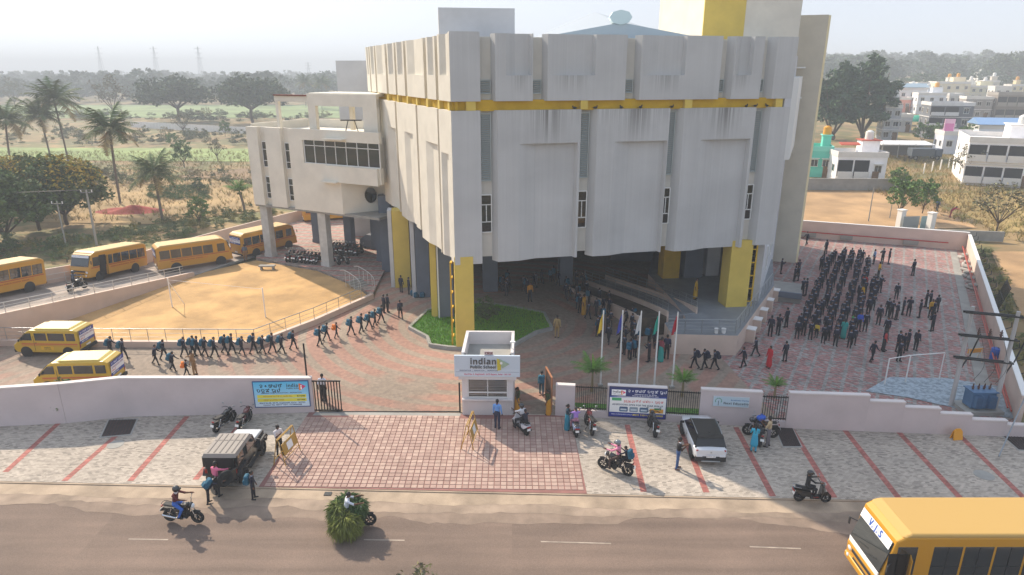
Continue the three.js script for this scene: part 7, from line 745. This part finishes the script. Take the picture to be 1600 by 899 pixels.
// trees, right
tree('dark', 'dense dark tree beside the building edge', 1300, 218, 21, 'dark trees right of the building'); tree('dark', 'dense dark tree beside the white house', 1346, 216, 23, 'dark trees right of the building'); tree('light', 'feathery green tree behind the yard rear wall', 1404, 343, 7, 'young trees in the dry lot'); tree('light', 'bright green young tree between the feathery tree and the man in blue', 1441, 335, 6, 'young trees in the dry lot'); tree('light', 'slim green sapling behind the dirt plot', 1402, 300, 5, 'young trees in the dry lot'); tree('sparse', 'thin branched tree in the dry lot at the right', 1556, 370, 8, 'young trees in the dry lot'); tree('sparse', 'leafy brown tree in front of the white flats', 1508, 285, 8, 'young trees in the dry lot'); tree('light', 'roadside sapling beside the grey house', 1440, 228, 7, 'town trees'); tree('light', 'roadside sapling beside the pink banner house', 1462, 230, 7, 'town trees'); tree('light', 'sapling in front of the pale house', 1508, 232, 7, 'town trees'); tree('light', 'small tree by the corner of the white flats', 1530, 225, 7, 'town trees'); tree('rain', 'large hazy tree on the skyline above the town', 1582, 138, 26, 'town trees');
{ const pos = spot(765, 505), o = tree('bush', 'dense round shrub on the lawn behind the yellow pier', 0, 0, 2.6, null, 1, V(pos.x - 0.2, 0.16, pos.z)); const b = spot(598, 372), o2 = tree('bush', 'leafy shrub beside the covered car', 0, 0, 3, null, 2, V(b.x, 0.1, b.z)); const c = spot(70, 603); tree('bush', 'leafy shrub tip showing over the boundary wall beside the van', 0, 0, 2.9, null, 2, V(-25.6, 0, -34.6)); const e = V(-2.2, -0.1, -14.6); tree('sparse', 'thin yellow green sapling tips at the near road edge', 0, 0, 3.2, null, 1, spot(655, 990)); }
// far woods, scrub and grass: nobody could count them
function scatter(name, label, cat, geo, m, n, place, tint) { const im = new THREE.InstancedMesh(geo, m, n), d = new THREE.Object3D(), c = new THREE.Color(); for (let i = 0; i < n; i++) { const [x, y, z, s, sy] = place(i); d.position.set(x, y, z); d.rotation.set(0, rr(0, 6.3), 0); d.scale.set(s, s * (sy ?? 1), s); d.updateMatrix(); im.setMatrixAt(i, d.matrix); const k = rr(0.75, 1.2); im.setColorAt(i, c.setRGB(k * tint(i)[0], k * tint(i)[1], k * tint(i)[2])); } im.name = name; im.castShadow = im.receiveShadow = true; tag(im, label, cat, null, 'stuff'); scene.add(im); }
const woodTree = crownGeo(0.5, 0.6, 18, 26, 0.055, [0.1, 0.135, 0.085]).translate(0, 0.55, 0), scrub = crownGeo(0.5, 0.4, 14, 26, 0.045, [0.14, 0.15, 0.065]).translate(0, 0.3, 0), white4 = mat(0xffffff, 0.95, { vertexColors: true, side: THREE.DoubleSide });
scatter('far_wood', 'hazy woodland along the horizon', 'woodland', woodTree, white4, 2200, () => { const left = rnd() < 0.55, z = -rr(420, 1250), x = left ? rr(-1.0, -0.05) * -z : rr(0.3, 1.0) * -z; return [x, land(x, z) - 1, z, rr(11, 22), rr(0.7, 1.1)]; }, () => [1, 1, 1]);
scatter('hill_wood', 'hazy trees among the town roofs', 'woodland', woodTree, white4, 90, () => { const z = -rr(330, 460), x = -z * rr(0.45, 0.85); return [x, land(x, z) - 0.5, z, rr(6, 12), rr(0.7, 1.1)]; }, () => [1, 1.1, 1]);
scatter('field_hedges', 'hazy hedges and thickets between the left fields', 'scrub', scrub, white4, 420, (i) => { const b = i % 3, x = b === 0 ? rr(-170, -26) : b === 1 ? rr(-240, -60) : rr(-330, -80), z = [-127, -196, -285][b] + rr(-7, 7) + (b ? rr(-25, 10) : 0) - (b === 0 ? (x + 100) * -0.05 : 0); return [x, -0.1, z, rr(1.6, 4) * (1 + b * 0.5), rr(0.5, 0.9)]; }, (i) => i % 4 ? [1, 1, 1] : [1.5, 1.1, 0.9]);
scatter('verge_bushes', 'tangled undergrowth behind the bus road wall', 'undergrowth', scrub, white4, 240, () => { const t = rr(0, 1), x = -52 + t * 26 + rr(-9, 1.5) - 1, z = -60 - t * 30 - rr(-1, 10); return [x - 2.5, -0.15, z, rr(0.5, 2.2), rr(0.5, 1)]; }, (i) => i % 3 ? [0.85, 1.05, 0.8] : [1.4, 1.2, 0.7]);
scatter('crop_rows', 'low green crop patch beyond the red soil heap', 'crops', scrub, white4, 260, (i) => { const p = farSpot(rr(232, 330), rr(290, 312)); return [p.x, -0.1, p.z, rr(0.7, 1.2), 0.7]; }, () => [0.7, 1.1, 0.8]);
scatter('yard_weeds', 'weeds along the outside of the yard side wall', 'weeds', scrub, white4, 90, () => { const t = rnd(); return [51.8 - 22.3 * t + rr(0, 1.8), -0.1, -72.2 + 38.8 * t + rr(-0.3, 0.6), rr(0.5, 1.3), 0.8]; }, (i) => i % 3 ? [1, 1.1, 0.9] : [1.6, 1.3, 0.8]);
{ const g = []; for (let i = 0; i < 7; i++) { const a = rr(0, 6.3), l = rr(0.3, 0.6), w = 0.02; const b = new THREE.BufferGeometry(); b.setAttribute('position', new THREE.Float32BufferAttribute([-w, 0, 0, w, 0, 0, Math.cos(a) * l * 0.5, l, Math.sin(a) * l * 0.5], 3)); b.computeVertexNormals(); g.push(b); } const tuft = mergeGeometries(g), dm = mat(0x9a8452, 0.95, { side: THREE.DoubleSide });
  scatter('dry_grass', 'dry straw coloured grass over the open lots', 'grass', tuft, dm, 26000, (i) => { const r = i % 5 < 3; const x = r ? rr(60, 128) : rr(-150, -38), z = r ? -rr(76, 150) : -rr(88, 170); return [x, land(x, z) - 0.14, z, rr(0.7, 1.9), rr(0.6, 1.2)]; }, (i) => vnoise(i * 0.37, i * 0.11, 999, 3) > 0.6 ? [0.7, 0.95, 0.6] : [1, 1, 1]); }
// soil heap, far wall, poles, pylons
{ const p = farSpot(203, 331), g = new THREE.CircleGeometry(1, 40).rotateX(-Math.PI / 2).toNonIndexed() && new THREE.PlaneGeometry(2, 2, 40, 40).rotateX(-Math.PI / 2), q = g.attributes.position; for (let i = 0; i < q.count; i++) { const x = q.getX(i), y = q.getY(i), z = q.getZ(i), n = 0.8 + 0.4 * fbm(x * 0.5 + 0.5, z * 0.5 + 0.5, 5, 3, 4); const r = Math.hypot(x, z), hh = Math.pow(Math.max(0, 1 - r), 1.1) * 1.05 * n * (0.8 + 0.35 * Math.sin(x * 5 + z * 3)); q.setXYZ(i, x * 5, hh - 0.12, z * 2.6); } g.computeVertexNormals(); const o = solo('soil_heap', g, redSoil, 'heap of red soil beyond the boundary wall', 'heap'); o.position.copy(p); }
{ const a = farSpot(205, 199), b = farSpot(420, 211); const o = thing('far_wall', 'pale grey panel wall across the far field', 'wall', a); const d = b.clone().sub(a), L = d.length(); for (let i = 0; i < 40; i++) { const s = a.clone().lerp(b, i / 40).sub(a), e = a.clone().lerp(b, (i + 0.96) / 40).sub(a); part(o, 'wall_panel', bar([s.x, 1, s.z], [e.x, 1, e.z], 0.15, 2.1), M.white); } }
function pole(label, u, vb, vt, r = 0.14, arms = 1) { const p = farSpot(u, vb), yy = -(vt - 449.5) / FPX, cc = Math.cos(PITCH), ss = Math.sin(PITCH), h = CAM_H + (yy * cc - ss) * (p.z / (-cc - yy * ss)) - p.y; const o = thing('utility_pole', label, 'pole', p); part(o, 'shaft', rod([0, 0, 0], [0, h, 0], r, r * 0.7), M.concrete); if (arms) { part(o, 'crossarm', box(1.4, 0.1, 0.1, 0, h - 0.3, 0), M.darkMetal); for (const x of [-0.6, 0, 0.6]) part(o, 'insulator', [rod([x, h - 0.25, 0], [x, h, 0], 0.05)], M.white); } return [o, h]; }
const [p1, h1] = pole('grey concrete utility pole beside the golden tree', 152, 388, 297), [p2, h2] = pole('thin utility pole among the dark trees', 103, 385, 315, 0.1); pole('rusty thin pole at the corner of the dirt plot', 1357, 347, 293, 0.08, 0); pole('tall leaning post by the young trees', 1390, 343, 318, 0.07, 0);
{ const far2 = V(-95, 7.5, -75); for (const [dx, l] of [[-0.6, 'lower'], [0.6, 'upper']]) { const a = p1.position.clone().add(V(dx, h1, 0)), b = far2.clone().add(V(dx, 0, dx)); solo('power_line', pipe([a, a.clone().lerp(b, 0.5).add(V(0, -1.2, 0)), b], 0.02, 4, 16), M.black, `thin ${l} power line strung from the concrete pole`, 'wire', 'power lines'); } }
for (const [u, l] of [[165, 'first'], [250, 'second'], [318, 'third'], [428 + 57, 'fourth']]) { const d = u > 400 ? 1100 : 900, x = (u - 800) / FPX * d * 0.96, z = -d, h = u > 400 ? 34 : 50, o = thing('pylon', `faint lattice pylon on the misty skyline, ${l} from the picture edge`, 'pylon', [x, 0, z], 0, 'pylons on the skyline'), g = []; for (let i = 0; i < 8; i++) { const y0 = i * h / 8, y1 = (i + 1) * h / 8, w0 = 3.6 * (1 - i / 8.6), w1 = 3.6 * (1 - (i + 1) / 8.6); for (const [a, b] of [[-1, -1], [1, -1], [1, 1], [-1, 1]]) g.push(rod([a * w0, y0, b * w0], [a * w1, y1, b * w1], 0.22, 0.22, 4)); g.push(rod([-w0, y0, w0], [w1, y1, w1], 0.14, 0.14, 4), rod([w0, y0, w0], [-w1, y1, w1], 0.14, 0.14, 4)); } part(o, 'lattice', g, M.galv); for (const y of [0.72, 0.84, 0.95]) part(o, 'arm', rod([-5, y * h, 0], [5, y * h, 0], 0.25, 0.25, 4), M.galv); }
// ---------- houses of the town ----------
const yAt = (p, v) => { const yy = -(v - 449.5) / FPX, cc = Math.cos(PITCH), ss = Math.sin(PITCH); return CAM_H + (yy * cc - ss) * (p.z / (-cc - yy * ss)) - p.y; };
const wc = {}; const wallC = (c) => wc[c] ??= (() => { const k = new THREE.Color(c); return mottled([k.r, k.g, k.b].map((x) => 255 * Math.pow(x, 1 / 2.2)), 0.05, 6, 6, 0.9, 601); })();
const tankW = mat(0xe2e0da, 0.6), tankY = mat(0xd8981c, 0.6), hoodM = mat(0xd8d4cc, 0.8);
function house(label, u0, u1, vb, vt, o = {}) {
  const p = farSpot((u0 + u1) / 2, vb), d = depthOf(p), w = (u1 - u0) * d / FPX * (o.turn ? 0.86 : 0.95), h = yAt(p, vt), fl = o.floors ?? Math.max(1, Math.round(h / 3.2)), dp = o.depth ?? clamp(w * 0.8, 6, 12), b = thing('house', label, 'house', [p.x, p.y - 0.2, p.z - dp * 0.35], o.turn ?? -0.25), m = wallC(o.c ?? 0xe6e4e0), fh = h / fl, m2 = wallC(o.trim ?? 0xdedad4);
  part(b, 'wall', box(w, h, dp, 0, h / 2, 0), m, true); part(b, 'parapet', [box(w + 0.2, 0.9, 0.2, 0, h + 0.45, dp / 2), box(w + 0.2, 0.9, 0.2, 0, h + 0.45, -dp / 2), box(0.2, 0.9, dp - 0.2, -w / 2, h + 0.45, 0), box(0.2, 0.9, dp - 0.2, w / 2, h + 0.45, 0)], m2, true);
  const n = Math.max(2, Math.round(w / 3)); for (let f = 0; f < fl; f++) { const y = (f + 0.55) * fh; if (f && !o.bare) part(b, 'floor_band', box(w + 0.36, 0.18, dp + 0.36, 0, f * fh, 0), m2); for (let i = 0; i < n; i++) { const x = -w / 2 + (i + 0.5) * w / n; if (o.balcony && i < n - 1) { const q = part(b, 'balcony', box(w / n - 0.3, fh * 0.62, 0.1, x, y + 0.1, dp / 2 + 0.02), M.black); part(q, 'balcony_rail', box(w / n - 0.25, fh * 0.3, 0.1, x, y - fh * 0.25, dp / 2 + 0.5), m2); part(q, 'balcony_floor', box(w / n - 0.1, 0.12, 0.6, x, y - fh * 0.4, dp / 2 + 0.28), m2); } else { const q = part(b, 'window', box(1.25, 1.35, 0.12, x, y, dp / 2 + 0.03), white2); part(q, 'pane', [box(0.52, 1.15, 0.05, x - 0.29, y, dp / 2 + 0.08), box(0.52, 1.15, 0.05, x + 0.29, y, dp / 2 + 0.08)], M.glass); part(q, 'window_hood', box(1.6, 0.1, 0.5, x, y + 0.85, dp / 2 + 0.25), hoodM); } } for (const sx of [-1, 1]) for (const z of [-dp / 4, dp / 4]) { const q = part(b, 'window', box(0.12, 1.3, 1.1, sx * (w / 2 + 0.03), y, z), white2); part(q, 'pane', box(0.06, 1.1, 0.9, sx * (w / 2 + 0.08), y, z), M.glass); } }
  if (o.room !== 0) { const rw = w * 0.36, rx = (o.room ?? 1) * w * 0.26; part(b, 'stair_room', box(rw, 2.6, dp * 0.4, rx, h + 1.3, -dp * 0.15), m, true); part(b, 'room_slab', box(rw + 0.5, 0.15, dp * 0.4 + 0.5, rx, h + 2.66, -dp * 0.15), o.slab ? mat(o.slab, 0.8) : m2); part(b, 'water_tank', [new THREE.CylinderGeometry(0.7, 0.75, 1.3, 14).translate(rx, h + 3.4, -dp * 0.15), new THREE.CylinderGeometry(0.25, 0.68, 0.3, 14).translate(rx, h + 4.2, -dp * 0.15)], o.tank ? tankY : tankW); }
  if (o.roof) part(b, 'sheet_roof', hull([[-w / 2 - 0.4, h + 1, dp / 2 + 0.5], [w / 2 + 0.4, h + 1, dp / 2 + 0.5], [-w / 2 - 0.4, h + 2.4, 0], [w / 2 + 0.4, h + 2.4, 0], [-w / 2 - 0.4, h + 1, -dp / 2], [w / 2 + 0.4, h + 1, -dp / 2]]), mat(o.roof, 0.6)); if (o.awning) part(b, 'awning', box(w * 0.4, 0.12, 1.6, -w * 0.25, h + 2.2, dp * 0.3, 0, 0.2), mat(o.awning, 0.8)); part(b, 'door', box(1.1, 2.1, 0.1, w * 0.3, 1.05, dp / 2 + 0.06), M.wood); return b;
}
house('white house with terracotta awnings beyond the dirt plot', 1300, 1384, 283, 243, { balcony: 1, floors: 1, c: 0xf0eeee, slab: 0xb4523c, awning: 0xb4523c, turn: -0.12 });
house('mint green house at the building edge', 1264, 1302, 276, 234, { c: 0x66c8b4, floors: 1, tank: 1, turn: -0.3, trim: 0x7fd4c2 }); house('white flats with banded balconies at the picture edge', 1522, 1640, 290, 221, { c: 0xf2f0f0, balcony: 1, floors: 2, turn: -0.45, depth: 14 }); house('white upper house with a blue sheet roof behind the flats', 1528, 1590, 232, 200, { c: 0xe8ebf0, roof: 0x7ea0c8, room: 0 }); house('modern house with a dark slate grey front', 1450, 1512, 217, 164, { c: 0x6c6f76, trim: 0xd8d6d4, balcony: 1, room: 0 }); house('pale grey low house beside the pink banner', 1474, 1530, 240, 210, { c: 0xd4d6de, floors: 1, room: 0 }); house('unfinished bare concrete frame house at the picture edge', 1556, 1612, 188, 148, { c: 0x8a8078, trim: 0x9a938a, balcony: 1, bare: 1, room: 0 }); house('plain grey brown block behind the slate house', 1507, 1546, 186, 154, { c: 0x9a938e, room: 0 }); house('white house with a blue grey sheet roof and a yellow tank', 1403, 1444, 172, 140, { c: 0xe9e9e6, roof: 0x8fa4b2, tank: 1, room: 0 }); house('small salmon pink house in front of the blue roofed house', 1402, 1422, 175, 155, { c: 0xe09a88, room: 0 }); house('white house with tanks beside the salmon house', 1433, 1474, 178, 148, { c: 0xe4e6ea, tank: 1 }); house('pale yellow house with a sheet gable behind the dark trees', 1333, 1367, 150, 130, { c: 0xd9cf94, roof: 0xb8bcb4, room: 0 }); house('grey house beside the pale yellow gable house', 1367, 1396, 160, 130, { c: 0xa5a4a6, room: 0 }); house('grey house with white trim in front of the dark trees', 1379, 1403, 218, 168, { c: 0xb4b4b6 }); house('cream house cluster with orange tank on the slope', 1462, 1512, 158, 130, { c: 0xe4d8bc, tank: 1 }); house('pale cream house high on the slope', 1506, 1556, 156, 136, { c: 0xd8d2b8 }); house('white and blue house near the skyline', 1528, 1567, 138, 120, { c: 0xdcdcd8, room: -1 });
[[1398, 158, 0xd8d4cc], [1412, 150, 0xc8c4be], [1424, 163, 0xe4e2de], [1436, 152, 0xd6c9a8], [1450, 160, 0xcfd4da], [1466, 166, 0xe6e4e0], [1478, 148, 0xe0dccf], [1490, 170, 0xd4cfc6], [1516, 146, 0xe2e0d8], [1534, 170, 0xdcdcd8], [1548, 146, 0xc9c2b4], [1566, 158, 0xe0ddd6], [1586, 146, 0xd8c8a0]].forEach(([u, v, c], i) => house(`small flat roofed town house on the slope, ${ORD[i]} from the dark trees`, u - 11 - (i % 3) * 3, u + 11, v + 6, v - 12 - (i % 4) * 3, { c, room: i % 2 ? 0 : 1, tank: i % 3 === 0, turn: -0.3 + (i % 5) * 0.12 }));
house('small grey white house between the dark trees and town road', 1398, 1424, 205, 182, { c: 0xc4c4c4, floors: 1, room: 0 });
{ const p = farSpot(1408, 246), o = thing('shed', 'long low open shed with a white roof beside the dark truck', 'shed', p, -0.1); part(o, 'shed_roof', box(11, 0.2, 5, 0, 3, 0, 0, 0.08), M.white); for (const x of [-5, -1.7, 1.7, 5]) part(o, 'post', box(0.2, 3, 0.2, x, 1.5, 2), M.concrete); part(o, 'rear_wall', box(11, 2.8, 0.2, 0, 1.4, -2.2), wallC(0x8a8a8c)); const t = thing('truck', 'dark lorry parked in front of the low shed', 'truck', p.clone().add(V(2, 0, 5)), 1.5); part(t, 'cargo_box', rbox(2.2, 1.6, 4.6, 0, 1.6, -0.8, 0.05), mat(0x4a525a, 0.7)); part(t, 'cab', rbox(2.1, 1.7, 1.5, 0, 1.5, 2.4, 0.2, 3), mat(0x3c4a5a, 0.5)); for (const z of [-2.2, 2.2]) for (const s of [-1, 1]) wheel(t, 0.5, 0.3, s * 0.95, 0.5, z); part(t, 'windscreen', rbox(1.8, 0.7, 0.05, 0, 1.8, 3.16, 0.02), M.glass); }
{ const a = V(35, 0, -113), b = V(67, 0, -112), o = thing('plot_wall', 'grey block wall between the dirt plot and the white house', 'wall', a); part(o, 'wall_face', bar([0, 0.9, 0], [32, 0.9, 1], 0.25, 1.9), M.concrete, true); part(o, 'coping', bar([0, 1.88, 0], [32, 1.88, 1], 0.3, 0.08), M.concrete); const q = thing('plot_wall', 'low broken grey wall directly behind the yard rear wall', 'wall', [45, 0, -79]); part(q, 'wall_face', bar([0, 0.5, 0], [13, 0.5, 2.5], 0.25, 1.2), M.concrete, true); for (const [x, z, l] of [[1405, 358, 'first'], [1452, 363, 'second']]) { const g = spot(x, z), k = thing('gate_pillar', `white gate pillar behind the yard rear wall, ${l} from the building`, 'pillar', g, 0.3, 'gate pillars behind the yard'); part(k, 'shaft', box(0.7, 2.4, 0.7, 0, 1.2, 0), M.white); part(k, 'cap', box(0.85, 0.12, 0.85, 0, 2.46, 0), M.white); } const c = spot(1428, 360), gt = thing('lot_gate', 'pale blue grey metal gate between two white pillars', 'gate', c, 0.15); part(gt, 'leaf', box(2.2, 1.7, 0.06, -0.6, 0.95, 0), mat(0x8a9498, 0.5)); part(gt, 'leaf', box(1.2, 1.7, 0.06, 1.3, 0.95, 0.1), mat(0x7f9aa2, 0.5)); for (let i = 0; i < 7; i++) { const pp = farSpot(1443 + i * 13, 272 - i * 3), f = thing('fence_post', `thin white fence post in the grass lot, number ${['one', 'two', 'three', 'four', 'five', 'six', 'seven'][i]} from the white house`, 'post', pp, 0, 'fence posts in the grass lot'); part(f, 'shaft', box(0.16, 1.9, 0.16, 0, 0.95, 0), M.white); part(f, 'wire_cap', box(0.2, 0.06, 0.2, 0, 1.92, 0), M.white); } }
{ const p = farSpot(1476, 236), o = thing('hoarding', 'pink and white upright hoarding beside the pale grey house', 'sign', p, -0.2); part(o, 'panel', box(2.2, 7, 0.2, 0, 3.6, 0), mat(0xe2b0c4, 0.7)); part(o, 'printed_face', box(1.8, 3, 0.02, 0, 4.6, 0.115), mat(0xd070a0, 0.7)); part(o, 'post', rod([0, 0, -0.2], [0, 3.5, -0.2], 0.1), M.darkMetal); }
{ const p = farSpot(1435, 196), o = thing('tarpaulin_shelter', 'teal green tarpaulin shelter on open ground before the slate house', 'shelter', p); part(o, 'tarpaulin', new THREE.SphereGeometry(1, 18, 8, 0, 6.3, 0, 1.4).scale(5, 2.2, 3).translate(0, 0.8, 0), mat(0x1f9c7e, 0.7)); for (const x of [-4, 4]) part(o, 'post', rod([x, 0, 0], [x, 1.4, 0], 0.1), M.darkMetal); }
// ---------- motorbike loaded with cut grass ----------
{
  const f = spot(577, 827), b = thing('motorcycle', 'motorbike almost buried under a load of green fodder', 'motorbike', f.clone().add(V(-0.66, 0, -0.1)), aim(1, -0.25)); motorcycle(b, mcBlack, false);
  rider(b, 0.9, -0.3, 'man in a white shirt steering the fodder laden motorbike', 'ride', { skin: SK[1], top: 0xc9ccd6, bottom: 0x2a2a30 }, {}, {});
  const blades = (n, cx, cy, cz, rx, ry, rz, L, tint) => { const P = [], C = []; for (let i = 0; i < n; i++) { const t = rr(0, 6.283), p = Math.acos(rr(-0.9, 1)), k = Math.cbrt(rr(0.25, 1)), o = V(cx + Math.cos(t) * Math.sin(p) * rx * k, cy + Math.cos(p) * ry * k, cz + Math.sin(t) * Math.sin(p) * rz * k), d = V(Math.cos(t) * rr(0.3, 1), rr(-0.9, 0.25), Math.sin(t) * rr(0.3, 1)).normalize(), s = V(rr(-1, 1), rr(-1, 1), rr(-1, 1)).cross(d).normalize().multiplyScalar(rr(0.014, 0.03)), l = L * rr(0.6, 1.3), m = o.clone().addScaledVector(d, l * 0.5).add(V(0, 0.05, 0)), e = o.clone().addScaledVector(d, l).add(V(0, -0.14 * l, 0)), q = rr(0.6, 1.4); for (const v of [o.clone().sub(s), o.clone().add(s), m.clone().add(s), o.clone().sub(s), m.clone().add(s), m.clone().sub(s), m.clone().sub(s), m.clone().add(s), e]) { P.push(v.x, v.y, v.z); C.push(tint[0] * q, tint[1] * q, tint[2] * q); } } const g = new THREE.BufferGeometry(); g.setAttribute('position', new THREE.Float32BufferAttribute(P, 3)); g.setAttribute('color', new THREE.Float32BufferAttribute(C, 3)); g.computeVertexNormals(); g.setAttribute('uv', new THREE.BufferAttribute(new Float32Array(P.length / 3 * 2), 2)); return g; };
  const h = thing('fodder_load', 'bulky bundles of cut green fodder hanging over the motorbike', 'fodder', b.position.clone(), b.rotation.y); h.scale.set(0.85, 0.95, 0.78); part(h, 'leafy_bundle', blades(2300, -0.62, 0.62, -0.45, 0.36, 0.55, 0.7, 0.42, [0.17, 0.19, 0.035]), white3); part(h, 'leafy_bundle', blades(2000, 0.55, 0.85, -0.35, 0.4, 0.6, 0.65, 0.42, [0.07, 0.12, 0.03]), white3); part(h, 'leafy_bundle', blades(1300, 0, 1.1, 0.3, 0.4, 0.25, 0.28, 0.4, [0.06, 0.11, 0.03]), white3); part(h, 'leafy_bundle', blades(1500, 0, 0.95, -0.85, 0.6, 0.45, 0.35, 0.42, [0.12, 0.15, 0.03]), white3);
}
renderer.render(scene, camera);
